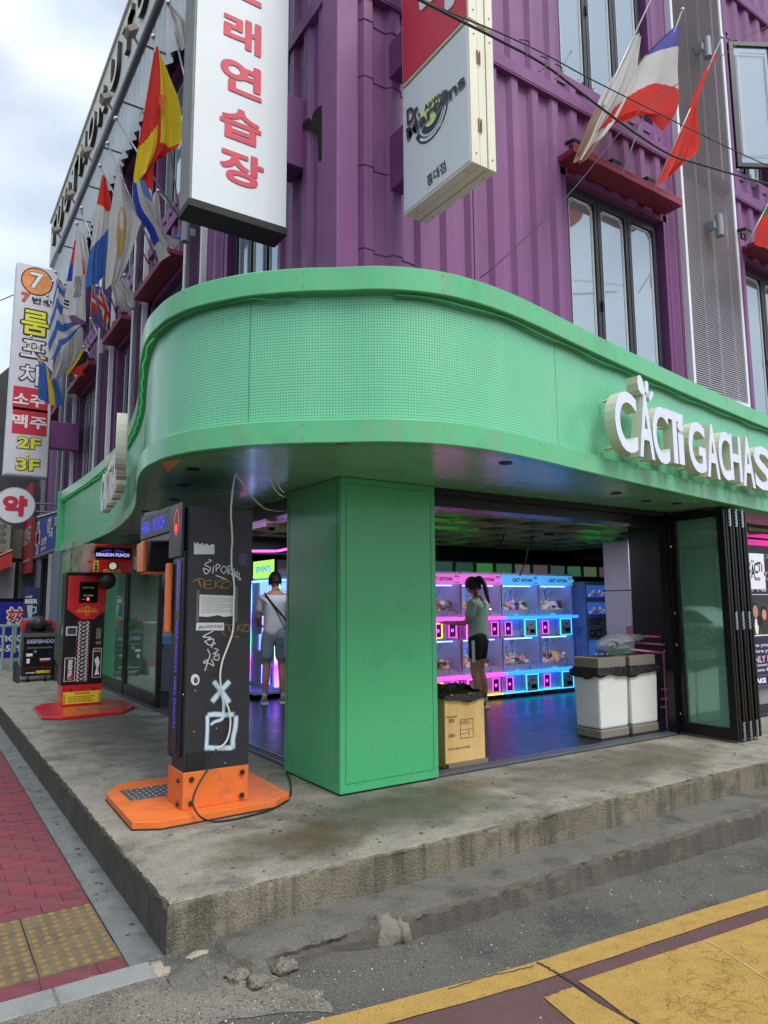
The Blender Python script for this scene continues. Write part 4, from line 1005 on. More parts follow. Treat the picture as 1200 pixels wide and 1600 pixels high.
def rainbow():
    m = M('rainbow_light_strip', (120, 80, 255), .5, var=0, emit=2.6); t_, N, lk, b_ = nodes_of(m); tcn = N('ShaderNodeTexCoord'); s = N('ShaderNodeSeparateXYZ'); lk(tcn.outputs['Object'], s.inputs[0])
    r = N('ShaderNodeValToRGB'); e = r.color_ramp.elements; e[0].color = (.05, .2, 1, 1); e[1].color = (.1, .25, 1, 1)
    for p_, c_ in ((.25, (.5, .05, .9, 1)), (.45, (.05, .8, .3, 1)), (.6, (.3, .1, 1, 1)), (.8, (.2, .7, .9, 1))):
        q = e.new(p_); q.color = c_
    mr_ = N('ShaderNodeMapRange'); mr_.inputs[1].default_value = 0; mr_.inputs[2].default_value = 1.7; lk(s.outputs[2], mr_.inputs[0]); lk(mr_.outputs[0], r.inputs[0]); lk(r.outputs[0], b_.inputs['Emission Color']); return m
rb = rainbow()
obj('corner_light_strip', MB().box(x0-.03, x0+.03, y0-.03, y0+.03, .38, 1.86), rb, t, bevel=.008)
obj('top_light_strip', MB().box(x0, x1, y0-.02, y0, 1.87, 1.90).box(x0-.02, x0, y0, y1, 1.87, 1.9), rb, t)
obj('screen_panel', MB().box(x0-.02, x0, y0+.08, y1-.05, 1.93, 2.19), glow('yellow_green_screen', (150, 210, 90), 1.1), t)
sm = MB(); world_X(sm, '{EVENT}', y1-.15, y0+.2, 2.0, 2.11, x0-.022, 0, .03); obj('screen_lettering', sm, glow('blue_print_lit', (40, 120, 230), .8), t)
obj('screen_frame', MB().box(x0-.022, x0, y0+.04, y0+.08, 1.91, 2.2).box(x0-.022, x0, y1-.05, y1-.01, 1.91, 2.2), ink, t)
sm = MB()
for z in (1.26, .64): world_Y(sm, 'FOR\nLITTLE\nBUDDY', x0+.12, x0+.34, z, z+.13, y0-.002, 0, .03); world_Y(sm, 'CACTi', x0+.10, x0+.36, z-.16, z-.06, y0-.002, 1, .02)
obj('side_lettering', sm, [ink, red_ink], t)
for z in (.42, 1.12): obj('coin_door', MB().box(x0-.05, x0-.01, y0+.15, y0+.38, z, z+.24), cabg, t, bevel=.01)
sh = MB()
for z in (.41, 1.11):
    for a in (0, 1): sh.box(x0-.06, x0-.045, y0+.13+a*.25, y0+.145+a*.25, z, z+.26).box(x0-.06, x0-.045, y0+.13, y0+.395, z+a*.25, z+.012+a*.25)
obj('neon_surround', sh, glow('orange_blue_neon', (120, 110, 255), 3), t)
obj('base_tray', MB().box(x0-.35, x0+.3, y0-.05, y1, .30, .33), cabw, t)
# second machine further left, only its edge light and screen show
t = thing('claw_machine', 'claw machine edge glowing blue behind the left shoulder of the man in shorts', 'claw machine', (4.6, 10.9, FZ))
obj('cabinet', MB().box(4.33, 5.2, 10.3, 11.2, .33, 2.16), cabw, t, bevel=.004); obj('screen_panel', MB().box(4.30, 4.33, 10.35, 11.1, 1.93, 2.15), glow('blue_orange_screen', (70, 130, 240), 1.6), t)
obj('corner_light_strip', MB().box(4.29, 4.34, 10.27, 10.31, .38, 1.86), rb, t)
# tall speaker-like light grey cabinet in front of the back corner
t = thing('storage_cabinet', 'tall plain light grey cabinet of two stacked boxes behind the bins', 'cabinet', (8.2, 6.2, FZ))
gc = M('light_grey_cabinet', (184, 180, 186), .5, var=.05, streak=((140, 136, 142), .3, 4))
obj('upper_box', MB().box(7.9, 8.5, 6.02, 6.44, 1.70, 2.36), gc, t, bevel=.01); obj('lower_box', MB().box(7.9, 8.5, 6.02, 6.44, FZ, 1.69), gc, t, bevel=.01)
for y in (6.12, 6.34): obj('screw', MB().cyl((7.895, y, 2.28), (7.9, y, 2.28), .008, 8), cabg, t)
# capsule vending cabinet with lettering
t = thing('capsule_vending_machine', 'grey capsule vending machine with small lit windows beside the row of claw machines', 'vending machine', (8.9, 7.4, FZ))
obj('cabinet', MB().box(8.56, 9.3, 7.35, 8.0, FZ, 1.86), M('capsule_grey', (150, 160, 182), .45), t, bevel=.006)
for zz, hh in ((1.62, .18), (1.36, .18), (.66, .3), (.4, .2)):
    w_ = obj('display_window', MB().box(8.60, 9.05, 7.335, 7.35, zz, zz+hh), glow('dim_blue_window', (50, 90, 170), .5), t)
    mm = MB()
    for i in range(9): mm.ball((8.64+i*.045, 7.33, zz+.03+(i % 3)*.03), .02, 6, i % 5)
    tag(obj('capsules', mm, prize_m, w_), kind='stuff')
sm = MB(); world_Y(sm, 'PICK YOUR\nCAPSULE', 8.63, 8.92, 1.2, 1.3, 7.345, 0, .02); world_Y(sm, 'CACTi', 8.63, 8.93, 1.0, 1.13, 7.345, 0, .03); obj('lettering', sm, ink, t)
# blue lit side panel wall between rows
obj('lit_side_panel', MB().box(8.27, 8.55, 7.5, 7.56, FZ, 1.85), M('blue_grey_panel', (176, 188, 226), .5), inn)
obj('side_fill_tube', MB().cyl((8.30, 7.44, .7), (8.30, 7.44, 1.8), .014, 6), glow('blue_neon', ()), inn)  # blue tube added to light the side panel
# framed pictures along the back
for i in range(12):
    x = 6.35+i*.42; t = thing('picture_frame', 'x', 'picture', (x, 8.86, 2.0), 'framed pictures high on the back wall')
    t['label'] = 'small greenish framed picture, %s in the row above the claw machines counted from the pillar' % ('first second third fourth fifth sixth seventh eighth ninth tenth eleventh last'.split()[i])
    z0 = 2.0; obj('frame', MB().box(x-.19, x+.19, 8.56, 8.58, z0-.02, z0+.19), M('thin_white_frame', (150, 166, 160), .5), t)
    rr = random.Random(i); c_ = (rr.randint(50, 150), rr.randint(90, 160), rr.randint(80, 140)); pm = M('print_%d' % i, c_, .6, var=.6, vs=22, emit=.25)
    obj('print', MB().box(x-.165, x+.165, 8.553, 8.559, z0, z0+.17), pm, t)
sl_ = MB()
for i in range(26): sl_.box(8.4+i*.05, 8.43+i*.05, 8.55, 8.56, 1.86, 1.94)
tag(obj('vent_slots', sl_, M('white_slots', (190, 200, 200), .5, emit=.3, var=0), inn), kind='stuff')
obj('picture_rail_wall', MB().box(6.1, 12, 8.582, 8.60, 1.5, 2.22), M('back_panel_dark_green', (26, 38, 36), .6), inn)
# change machine
t = thing('change_machine', 'grey steel banknote change machine inside the left doorway', 'change machine', (3.15, 10.95, FZ))
kg = M('change_machine_grey', (134, 138, 142), .4, var=.06, dirt=((104, 106, 108), .5, 6))
obj('lower_cabinet', MB().box(2.95, 3.42, 10.9, 11.3, FZ, .86), kg, t, bevel=.006); up_ = obj('upper_cabinet', MB().box(2.95, 3.42, 10.9, 11.3, .865, 1.50), kg, t, bevel=.006)
obj('face_print', MB().box(3.0, 3.36, 10.895, 10.9, .95, 1.44), M('pale_blue_print', (150, 180, 205), .4, var=.25, vs=4), up_)
obj('blue_flash', MB().prism([(3.0, 10.894, 1.1), (3.3, 10.894, 1.32), (3.3, 10.894, 1.40), (3.0, 10.894, 1.2)], (0, -.002, 0)), M('blue_print', (60, 110, 180), .4, var=0), up_)
sm = MB(); world_Y(sm, '지폐교환기', 3.04, 3.3, 1.36, 1.43, 10.889, 0, .05)
sm.box(3.0, 3.12, 10.888, 10.892, 1.10, 1.19, 0).box(3.14, 3.34, 10.888, 10.892, 1.17, 1.2, 1).box(3.14, 3.34, 10.888, 10.892, 1.06, 1.165, 2).box(3.05, 3.1, 10.888, 10.892, 1.26, 1.28, 0).box(3.2, 3.27, 10.888, 10.892, 1.22, 1.24, 0)
obj('print', sm, [ink, M('red_print', (180, 44, 44), .5, var=0), white_ink], up_)
for x in (3.07, 3.17): obj('lock', MB().cyl((x, 10.885, .93), (x, 10.895, .93), .022, 12), ink, t)
obj('latch', MB().box(2.96, 2.98, 10.885, 10.9, 1.0, 1.05), ink, t)
obj('door_edge', MB().box(2.75, 2.86, 10.6, 10.66, FZ, 2.33), blackg, inn)
# security camera and small items near the left doorway ceiling
t = thing('dome_camera', 'small white dome security camera under the ceiling in the left doorway', 'camera', (3.35, 6.2, 2.4))
p = PY(424, 824, 6.2); obj('housing', MB().cyl((p.x, 6.2, p.z+.04), (p.x, 6.2, p.z), .05, 16), white_ink, t); obj('dome', MB().ball((p.x, 6.2, p.z-.002), .035, 12), ink, t)
# ============================================================ PUNCH MACHINES ON THE PLATFORM
orange = M('orange_machine_paint', (216, 110, 48), .5, var=.08, vs=5, bump=.15, bs=40, dirt=((150, 96, 66), .75, 7, .55), speck=[((70, 50, 40), .6, 26, .07)])
mblk = M('black_machine_panel', (38, 39, 45), .5, var=.1, vs=2, bump=.06, bs=60, dirt=((56, 56, 62), .4, 3))
t = thing('punch_machine', 'tall black punch machine with orange base plate, graffiti on its back and a white cable', 'punch machine', (1.7, 4.7, HP))
bp = [(1.156, 4.469), (1.304, 4.382), (2.052, 4.405), (2.208, 4.52), (2.236, 5.25), (2.08, 5.44), (1.309, 5.448), (1.174, 5.229)]
m = MB().prism([(x, y, HP+.004) for x, y in bp], (0, 0, .046)); plate = obj('base_plate', m, orange, t, bevel=.006)
obj('plate_rim', MB().prism([(1.7+(x-1.7)*1.006, 4.9+(y-4.9)*1.006, HP) for x, y in bp], (0, 0, .010)), M('rusty_dark_rim', (60, 46, 38), .9), plate)
dp = M('diamond_plate', (104, 104, 108), .4, metal=.5, var=.12, bump=.4, bs=30); fx0, fx1, fy0, fy1 = 1.26, 1.60, 4.93, 5.22
ft = obj('foot_grip', MB().box(fx0, fx1, fy0, fy1, HP+.05, HP+.054), dp, t, bevel=.002)
mm = MB()
for i in range(9):
    for j in range(8):
        x = fx0+.03+i*.035; y = fy0+.02+j*.035; s = .009; sg = 1 if (i+j) % 2 else -1; mm.add([(x-s, y-s*sg*.6, HP+.0545), (x+s*.2, y-s*.3, HP+.0545), (x+s, y+s*sg*.6, HP+.0545), (x, y, HP+.058)], [(0, 1, 3), (1, 2, 3), (2, 0, 3)])
tag(obj('grip_studs', mm, M('bright_stud', (170, 170, 176), .35, metal=.7, var=0), ft), kind='stuff')
X0, X1, Y0, Y1 = 1.475, 1.910, 4.525, 4.83
sl2 = obj('sleeve', MB().add([(X0-.004, Y0-.008, HP+.05), (X1+.004, Y0+.006, HP+.05), (X1+.004, Y1, HP+.05), (X0-.004, Y1, HP+.05), (X0-.004, Y0-.008, .498), (X1+.004, Y0+.006, .498), (X1+.004, Y1, .498), (X0-.004, Y1, .498)], [(0, 3, 2, 1), (4, 5, 6, 7), (0, 1, 5, 4), (1, 2, 6, 5), (2, 3, 7, 6), (3, 0, 4, 7)]), orange, t, bevel=.004)
bolt = M('dark_bolt', (64, 56, 50), .5, metal=.5)
for x, z in ((X0+.05, .455), (X0+.05, .31), (X1-.045, .455), (X1-.045, .31)): obj('bolt', MB().cyl((x, Y0-.004, z), (x, Y0-.016, z), .017, 6).cyl((x, Y0-.014, z), (x, Y0-.024, z), .009, 8), bolt, t)
for y, z in ((Y0+.07, .44), (Y0+.07, .30), ): obj('bolt', MB().cyl((X0-.002, y, z), (X0-.018, y, z), .015, 6), bolt, t)
bod = obj('cabinet', MB().box(X0, X1, Y0, Y1-.06, .499, 2.195), mblk, t, bevel=.003)
obj('front_shell', MB().box(X0-.012, X1+.012, Y1-.06, Y1+.01, .56, 2.2).box(X0-.018, X0, Y0+.06, Y1-.06, .58, 1.9), M('black_machine_shell', (30, 31, 36), .4, var=.06), t, bevel=.006)
arm = MB().prism([(X0-.015, Y1+.01, 2.22), (X0-.015, 5.62, 2.27), (X0-.015, 5.70, 2.20), (X0-.015, 5.70, 1.98), (X0-.015, 5.60, 1.80), (X0-.015, 5.50, 1.80), (X0-.015, 5.42, 2.02), (X0-.015, Y1+.01, 1.98)], (X1-X0+.03, 0, 0))
obj('arm', arm, M('grey_black_arm', (44, 46, 54), .35, var=.06), t, bevel=.012)
obj('display_rim', MB().box(X0-.03, X0-.015, Y1+.06, 5.66, 2.05, 2.235), M('black_machine_shell', ()), t, bevel=.006)
ledb = glow('blue_led_segments', (70, 70, 225), .4)
m = MB()
world_X(m, 'HIBA', 5.60, 5.36, 2.09, 2.18, X0-.032, 0, .03); world_X(m, 'PUNCH', 5.30, 5.0, 2.09, 2.185, X0-.032, 0, .03)
obj('display_lettering', m, ledb, t)
obj('display_line', MB().box(X0-.034, X0-.03, 5.28, 5.58, 2.20, 2.205).box(X0-.034, X0-.03, 4.95, 5.2, 2.205, 2.21).box(X0-.034, X0-.03, 4.95, 5.2, 2.062, 2.066), M('grey_line', (120, 120, 135), .5, var=0), t)
hd = obj('head_box', MB().box(X0-.035, X0-.012, Y0+.07, Y1+.05, 1.86, 2.23), M('black_machine_shell', ()), t, bevel=.008)
m = MB(); pts = [(X0-.037, 4.71+.045*math.sin(a), 2.10+.085*math.cos(a)) for a in [i*2*math.pi/16 for i in range(17)]]
m.ribbon(pts, .008, (-1, 0, 0)); m.box(X0-.039, X0-.037, 4.685, 4.735, 2.035, 2.085)
obj('red_emblem', m, glow('red_led', (235, 60, 50), .8), t)
ledc = obj('led_column', MB().box(X0-.024, X0-.018, Y0+.10, Y0+.19, .62, 1.84), M('smoked_strip', (44, 45, 56), .3, var=.05), t)
for z_ in (1.46, 1.055, .70):
    m = MB()
    # vertical run of letters reading downwards
    text_into(m, 'HIBA PUNCH', (X0-.026, Y0+.118, z_+.42), (0, 0, -.40), (0, -.055+.11, 0), 0, .04) if False else text_into(m, 'HIBA PUNCH', (X0-.026, Y0+.165, z_+.38), (0, 0, -.325), (0, -.038, 0), 0, .02)
    obj('vertical_led_lettering', m, ledb, ledc)
pad = M('orange_pad', (238, 122, 60), .4, var=.06)
obj('side_pad', MB().box(X0-.055, X0-.020, Y1-.02, Y1+.045, 1.36, 1.83), pad, t, bevel=.01)
obj('arm_pad', MB().prism([(X0-.04, 5.72, 2.02), (X0-.04, 5.52, 2.04), (X0-.04, 5.52, 1.80), (X0-.04, 5.68, 1.80)], (.03, 0, 0)).box(X0-.01, X1, 5.46, 5.69, 1.785, 1.797), pad, t, bevel=.008)
obj('punch_ball', MB().ball((1.66, 5.22, 1.72), .155, 24, 0, (1, 1, 1.05)), M('black_leather_ball', (30, 31, 35), .45, var=.1, vs=8), t, smooth=True)
obj('ball_rod', MB().cyl((1.66, 5.22, 1.86), (1.66, 5.22, 2.05), .02, 10), blackg, t)
obj('handle_bar', MB().box(1.5, 1.85, 5.0, 5.02, 1.93, 1.95), M('grey_bar', (120, 122, 130), .4), t)
# things on the back panel (flat print, tags, paper)
def BK(x, y, o=.0015): p = PY(x, y, Y0-o); return p
def paper(name, pts, m_, o=.002): return obj(name, MB().prism([BK(x, y, o) for x, y in pts], (0, -.0008, 0)), m_, t)
pw = M('white_paper', (196, 200, 198), .8, var=.05, vs=12)
paper('torn_sticker', [(303, 866), (303, 846), (306, 850), (309, 847), (312, 851), (316, 848), (319, 852), (323, 849), (327, 853), (331, 850), (335, 851), (335, 866)], pw)
paper('notice_paper', [(311, 963), (312, 929), (366, 931), (366, 962), (350, 964), (340, 961), (325, 964)], pw)
paper('tape_strip', [(306, 972), (307, 922), (312, 922), (311, 972)], M('grey_tape', (88, 88, 92), .6)); paper('tape_strip', [(366, 972), (367, 917), (372, 917), (371, 972)], M('grey_tape', ()))
paper('name_sticker', [(306, 985), (307, 973), (350, 973), (350, 985)], pw)
paper('dark_sticker', [(373, 883), (373, 865), (386, 865), (386, 883)], M('violet_sticker', (72, 62, 96), .5, var=.4, vs=60))
paper('round_sticker', [(305+7*math.cos(a*.52), 1062+9*math.sin(a*.52)) for a in range(12)], pw); paper('round_sticker_mark', [(306+3.5*math.cos(a*.7), 1063+5*math.sin(a*.7)) for a in range(9)], M('grey_ink', (70, 74, 76), .6), .0035)
m = MB()
for i in range(11):
    p0 = BK(314, 933+i*2.4, .0042); p1 = BK(364 if i % 4 else 350, 933+i*2.4, .0042)
    m.box(p0.x, p1.x, Y0-.0044, Y0-.0036, p0.z, p0.z+.0022)
tag(obj('notice_print', m, M('grey_print', (130, 134, 134), .8, var=0), t), kind='stuff')
m = MB(); text_Y(m, 'JALATATTOO', 310, 976.5, 348, 983.5, Y0-.0042, 0, .02); obj('sticker_lettering', m, M('navy_ink', (46, 48, 70), .6, var=0), t)
def strokes(name, lines, wd, m_, o=.0025, close=False):
    g = MB()
    for ln_ in lines: g.ribbon(cr_curve([BK(x, y, o) for x, y in ln_], 6), wd, (0, -1, 0))
    return obj(name, g, m_, t)
wpen = M('white_marker', (196, 198, 200), .6, var=.05); gpen = M('gold_marker', (146, 116, 56), .5, metal=.2, var=.1)
strokes('white_tag', [[(331, 876), (320, 882), (329, 888), (322, 897), (318, 888), (328, 892)], [(334, 884), (332, 896)], [(338, 893), (338, 882), (344, 884), (338, 889)], [(350, 884), (345, 890), (350, 896), (354, 888), (349, 884)], [(356, 898), (357, 884), (362, 888), (357, 892), (364, 900)], [(366, 888), (366, 906)], [(372, 892), (367, 897), (372, 903), (374, 896), (369, 898), (377, 906)], [(337, 899), (348, 903), (355, 906)], [(331, 876), (326, 874)], [(374, 902), (376, 905), (372, 906)]], .0065, wpen)
strokes('gold_tag', [[(301, 909), (310, 905), (314, 917), (309, 905), (318, 906), (318, 918)], [(331, 907), (321, 908), (321, 919), (333, 919)], [(321, 913), (330, 913)], [(337, 907), (336, 919)], [(345, 907), (337, 913), (348, 920)], [(358, 908), (348, 911), (348, 918), (358, 918), (361, 911), (355, 906), (345, 906)]], .005, gpen)
strokes('gold_tag', [[(350, 978), (356, 976), (358, 986)], [(367, 976), (359, 977), (360, 987), (367, 987)], [(372, 976), (371, 987)], [(378, 976), (372, 981), (380, 987)], [(388, 976), (380, 980), (383, 987), (391, 984), (388, 977), (378, 975)], [(345, 980), (348, 988), (352, 994)], [(361, 994), (372, 996), (377, 1000)], [(371, 994), (377, 1000)]], .0045, gpen)
strokes('white_tag', [[(333, 986), (317, 995), (330, 996), (319, 1003)], [(328, 995), (322, 1004), (330, 1008), (334, 999), (326, 1000)], [(337, 1004), (330, 1011), (338, 1014)], [(331, 1012), (341, 1016), (332, 1022)], [(324, 1014), (328, 1024), (322, 1036), (318, 1034), (325, 1032), (320, 1048)], [(338, 1020), (334, 1029), (341, 1031), (342, 1022), (337, 1026)], [(330, 1030), (334, 1040), (326, 1036)]], .006, wpen)
spray = M('white_spray_paint', (190, 212, 226), .7, var=.1, vs=12); t_, N, lk, b = nodes_of(spray)
u = N('ShaderNodeUVMap'); s_ = N('ShaderNodeSeparateXYZ'); lk(u.outputs[0], s_.inputs[0]); a1 = N('ShaderNodeMath'); a1.operation = 'PINGPONG'; a1.inputs[1].default_value = .5; lk(s_.outputs[1], a1.inputs[0])
mr2 = N('ShaderNodeMapRange'); mr2.interpolation_type = 'SMOOTHSTEP'; mr2.inputs[1].default_value = 0; mr2.inputs[2].default_value = .36; mr2.inputs[3].default_value = 0; mr2.inputs[4].default_value = .95; lk(a1.outputs[0], mr2.inputs[0])
a2 = N('ShaderNodeMath'); a2.operation = 'PINGPONG'; a2.inputs[1].default_value = .5; lk(s_.outputs[0], a2.inputs[0])
mr3 = N('ShaderNodeMapRange'); mr3.interpolation_type = 'SMOOTHSTEP'; mr3.inputs[2].default_value = .13; lk(a2.outputs[0], mr3.inputs[0]); mm_ = N('ShaderNodeMath'); mm_.operation = 'MULTIPLY'; lk(mr2.outputs[0], mm_.inputs[0]); lk(mr3.outputs[0], mm_.inputs[1]); lk(mm_.outputs[0], b.inputs['Alpha'])
for i, (ln_, wd) in enumerate(([[(333, 1063), (346, 1080), (360, 1099)], .045], [[(360, 1063), (345, 1080), (330, 1098)], .05], [[(345, 1075), (349, 1095), (349, 1116), (346, 1124), (335, 1128), (328, 1134)], .03], [[(323, 1118), (335, 1116), (350, 1117), (368, 1116)], .045], [[(369, 1116), (368, 1135), (364, 1155), (364, 1172)], .045], [[(324, 1116), (324, 1140), (322, 1175)], .035], [[(322, 1168), (340, 1169), (366, 1168)], .045])):
    g = MB().ribbon(cr_curve([BK(x, y, .0025+.0005*i) for x, y in ln_], 6), wd, (0, -1, 0)); obj('spray_stroke', g, spray, t)
obj('access_plate', MB().box(*[v for v in (BK(325, 0).x, BK(351, 0).x)], Y0-.008, Y0-.0062, .515, .615), M('black_plate', (26, 26, 30), .4), t)
dots = MB()
for x, y in ((305, 1079), (303, 1143), (338, 1138), (350, 1170), (326, 1170), (351, 1192), (286, 1085), (390, 1072)): p = BK(x, y); dots.cyl((p.x, Y0-.001, p.z), (p.x, Y0-.008, p.z), .004, 8)
tag(obj('screw', dots, M('pale_screw', (170, 170, 170), .4), t), kind='stuff')
# cables
whitec = M('white_cable', (205, 205, 198), .5, var=.05)
pts = [(368, 740, 4.44), (364, 762, 4.43), (361, 800, 4.44), (363, 840, 4.46), (362, 860, 4.47), (362, 885, 4.48), (366, 915, 4.49), (365, 950, 4.49), (364, 985, 4.49), (356, 1010, 4.48), (347, 1035, 4.48), (344, 1062, 4.48), (350, 1090, 4.49), (358, 1110, 4.49), (360, 1130, 4.49), (357, 1150, 4.49), (350, 1163, 4.49), (338, 1170, 4.50)]
single('white_cable', MB().tube(cr_curve([PY(x, y, Y) for x, y, Y in pts], 6), .0062, 8), whitec, 'long white cable running from the canopy soffit down the graffitied machine back', 'cable', smooth=True)
pts = [(369, 742, 4.44), (380, 757, 4.45), (391, 773, 4.5), (403, 786, 4.6), (415, 795, 4.8), (430, 798, 5.0), (446, 798, 5.3), (456, 796, 5.4)]
single('white_cable', MB().tube(cr_curve([PY(x, y, Y) for x, y, Y in pts], 6), .006, 8), whitec, 'white cable swagged from the soffit toward the shop door header', 'cable', smooth=True)
pts = [(432, 723, 4.2), (424, 735, 4.22), (423, 748, 4.22), (428, 762, 4.22), (436, 772, 4.22), (443, 776, 4.22)]
single('loose_wire', MB().tube(cr_curve([PY(x, y, Y) for x, y, Y in pts], 6), .004, 6), whitec, 'thin loose wire hanging from a soffit hole, left one of a pair', 'wire', group='loose wires from soffit', smooth=True)
pts = [(433, 723, 4.21), (434, 735, 4.21), (433, 750, 4.21), (437, 762, 4.21), (444, 770, 4.21)]
single('loose_wire', MB().tube(cr_curve([PY(x, y, Y) for x, y, Y in pts], 6), .004, 6), whitec, 'thin loose wire hanging from a soffit hole, right one of a pair', 'wire', group='loose wires from soffit', smooth=True)
P1 = [PY(338, 1170, 4.50), PY(330, 1190, 4.48), PY(322, 1206, 4.47), PY(308, 1230, 4.43), PY(301, 1255, 4.40), PZ(312, 1275, HP+.058), PZ(330, 1283, HP+.012), PZ(360, 1281, HP+.008), PZ(400, 1272, HP+.008), PZ(430, 1262, HP+.008), PZ(452, 1246, HP+.008), PZ(454, 1225, HP+.008), PZ(448, 1208, HP+.01)]
single('black_power_cable', MB().tube(cr_curve(P1, 8), .006, 8), M('black_rubber', (24, 24, 26), .5), 'black power cable curling over the orange base plate to the green pillar', 'cable', smooth=True)
# ------------------------------------------------------------ red punch machine
redm = M('red_machine_paint', (196, 26, 36), .3, var=.06, coat=.4, dirt=((140, 30, 36), .4, 5)); rblk = M('glossy_black_machine', (20, 20, 23), .25, var=.06)
t = thing('punch_machine', 'red and black punch machine with a round score panel and plastic wrapped head', 'punch machine', (1.88, 9.95, HP))
bp = [(1.343, 10.15), (1.315, 9.23), (1.50, 9.05), (2.20, 9.12), (2.447, 9.55), (2.44, 10.1), (2.30, 10.45), (1.5, 10.45)]
obj('base_plate', MB().prism([(x, y, HP+.002) for x, y in bp], (0, 0, .036)), redm, t, bevel=.008)
obj('worn_patch', MB().prism([(1.75, 9.45, HP+.0385), (2.3, 9.5, HP+.0385), (2.3, 9.75, HP+.0385), (1.75, 9.7, HP+.0385)], (0, 0, .001)), M('worn_brown', (120, 96, 84), .7, var=.3, vs=9), t)
obj('sleeve', MB().box(1.64, 2.13, 10.0, 10.28, HP+.038, .52), redm, t, bevel=.006)
for x in (1.75, 2.03): obj('bolt', MB().cyl((x, 9.985, .46), (x, 10.0, .46), .014, 8), bolt, t)
yl = M('yellow_label', (226, 206, 50), .5, var=.05)
lb = obj('instruction_label', MB().box(1.66, 2.12, 9.994, 9.999, HP+.06, HP+.21), yl, t)
m = MB(); world_Y(m, 'INSTRUCTION', 1.8, 1.98, HP+.175, HP+.198, 9.992, 0, .03)
for i in range(3): world_Y(m, '• PLAY FOR THE SCORE PUNCH', 1.71, 2.04-.04*(i % 2), HP+.08+i*.028, HP+.097+i*.028, 9.992, 0, .02)
for i in range(6): m.box(1.665, 1.69, 9.992, 9.994, HP+.07+i*.02, HP+.078+i*.02).box(2.09, 2.115, 9.992, 9.994, HP+.07+i*.02, HP+.078+i*.02)
obj('label_print', m, ink, lb)
obj('cabinet', MB().box(1.63, 2.13, 10.0, 10.3, .52, 1.98), rblk, t, bevel=.006)
sp_ = obj('score_panel', MB().prism([(1.655, 9.999, 1.93), (2.135, 9.999, 1.93), (2.125, 9.999, 1.47), (1.99, 9.999, 1.36), (1.82, 9.999, 1.36), (1.655, 9.999, 1.49)], (0, -.035, 0)), redm, t, bevel=.008)
obj('score_window', MB().box(1.79, 2.02, 9.958, 9.964, 1.58, 1.85), M('black_glass', (12, 10, 12), .1, var=0), sp_)
m = MB(); world_Y(m, 'HIGH 200', 1.83, 1.97, 1.765, 1.785, 9.956, 0, .03); world_Y(m, 'SCORE', 1.845, 1.965, 1.66, 1.685, 9.956, 0, .04); world_Y(m, '0', 1.885, 1.915, 1.605, 1.645, 9.956, 1, .06); world_Y(m, '----', 1.82, 1.865, 1.62, 1.626, 9.956, 0, .04)
obj('score_print', m, [M('pale_print', (180, 170, 168), .5, var=0), glow('red_led_bright', (255, 70, 90), 2.5)], sp_)
gold = M('gold_print', (222, 152, 44), .5, var=0)
m = MB(); world_Y(m, 'DRAGON PUNCH', 1.77, 2.03, 1.45, 1.485, 9.962, 0, .05)
for s in (-1, 1):
    for k in range(3): m.ribbon([(1.90+s*(.02+.03*k), 9.961, 1.49+.002*k), (1.90+s*(.025+.032*k), 9.961, 1.52-.008*k), (1.90+s*(.045+.03*k), 9.961, 1.51-.006*k)], .008, (0, -1, 0))
    m.ribbon([(1.90+s*.008, 9.961, 1.40), (1.90+s*.022, 9.961, 1.47), (1.90+s*.008, 9.961, 1.54)], .01, (0, -1, 0))
obj('dragon_lettering', m, gold, sp_)
hd = obj('head_box', MB().box(1.83, 2.40, 9.72, 10.25, 1.965, 2.13).box(1.86, 2.41, 9.74, 10.3, 2.13, 2.34), redm, t, bevel=.01)
obj('head_display', MB().box(1.905, 2.375, 9.731, 9.74, 2.15, 2.30), M('black_glass', ()), hd)
m = MB(); world_Y(m, 'DRAGON PUNCH', 1.93, 2.35, 2.18, 2.225, 9.729, 0, .05)
for s in (-1, 1):
    for k in range(4): m.ribbon([(2.14+s*(.03+.03*k), 9.728, 2.235), (2.14+s*(.035+.03*k), 9.728, 2.275-.008*k), (2.14+s*(.06+.03*k), 9.728, 2.262-.006*k)], .008, (0, -1, 0), 1)
obj('head_lettering', m, [glow('pale_violet_lit', (170, 170, 235), .6), ledb], hd)
obj('round_button', MB().cyl((2.14, 9.70, 2.055), (2.14, 9.722, 2.055), .045, 20), glow('white_button', (215, 210, 200), .3), hd); obj('button_ring', MB().cyl((2.14, 9.71, 2.055), (2.14, 9.723, 2.055), .058, 20), ink, hd)
m = MB().box(2.03, 2.24, 9.715, 9.72, 1.975, 2.01).box(1.90, 1.965, 9.715, 9.72, 1.98, 2.12); lb = obj('yellow_sticker', m, yl, hd)
m = MB(); world_Y(m, '● TRUE PUNCH', 2.04, 2.23, 1.984, 2.002, 9.713, 0, .03); m.box(1.92, 1.945, 9.712, 9.714, 2.08, 2.1).box(1.915, 1.95, 9.712, 9.714, 2.03, 2.065).box(1.91, 1.955, 9.712, 9.714, 1.99, 2.02); obj('sticker_print', m, ink, lb)
obj('punch_ball', MB().ball((2.10, 9.82, 1.865), .115, 20), M('black_leather_ball', ()), t, smooth=True); obj('ball_strap', MB().cyl((2.10, 9.82, 1.9), (2.10, 9.82, 1.98), .02, 8), ink, t)
film = M('plastic_wrap', (176, 170, 156), .2, var=.1, vs=9, alpha=.3, bump=.5, bs=16)
rows = []
for i in range(10):
    r = []
    for j in range(14):
        z = 2.345-(i/9)*.38; x = 1.635+j/13*.28; y = 9.72-.005*math.sin(j*2.2+i*.7)-.005*math.sin(i*1.3+j)
        r.append((x+.01*math.sin(i*1.7), y, z - .02*(1-j/13)*(9-i)/9*math.sin(j)))
    rows.append(r)
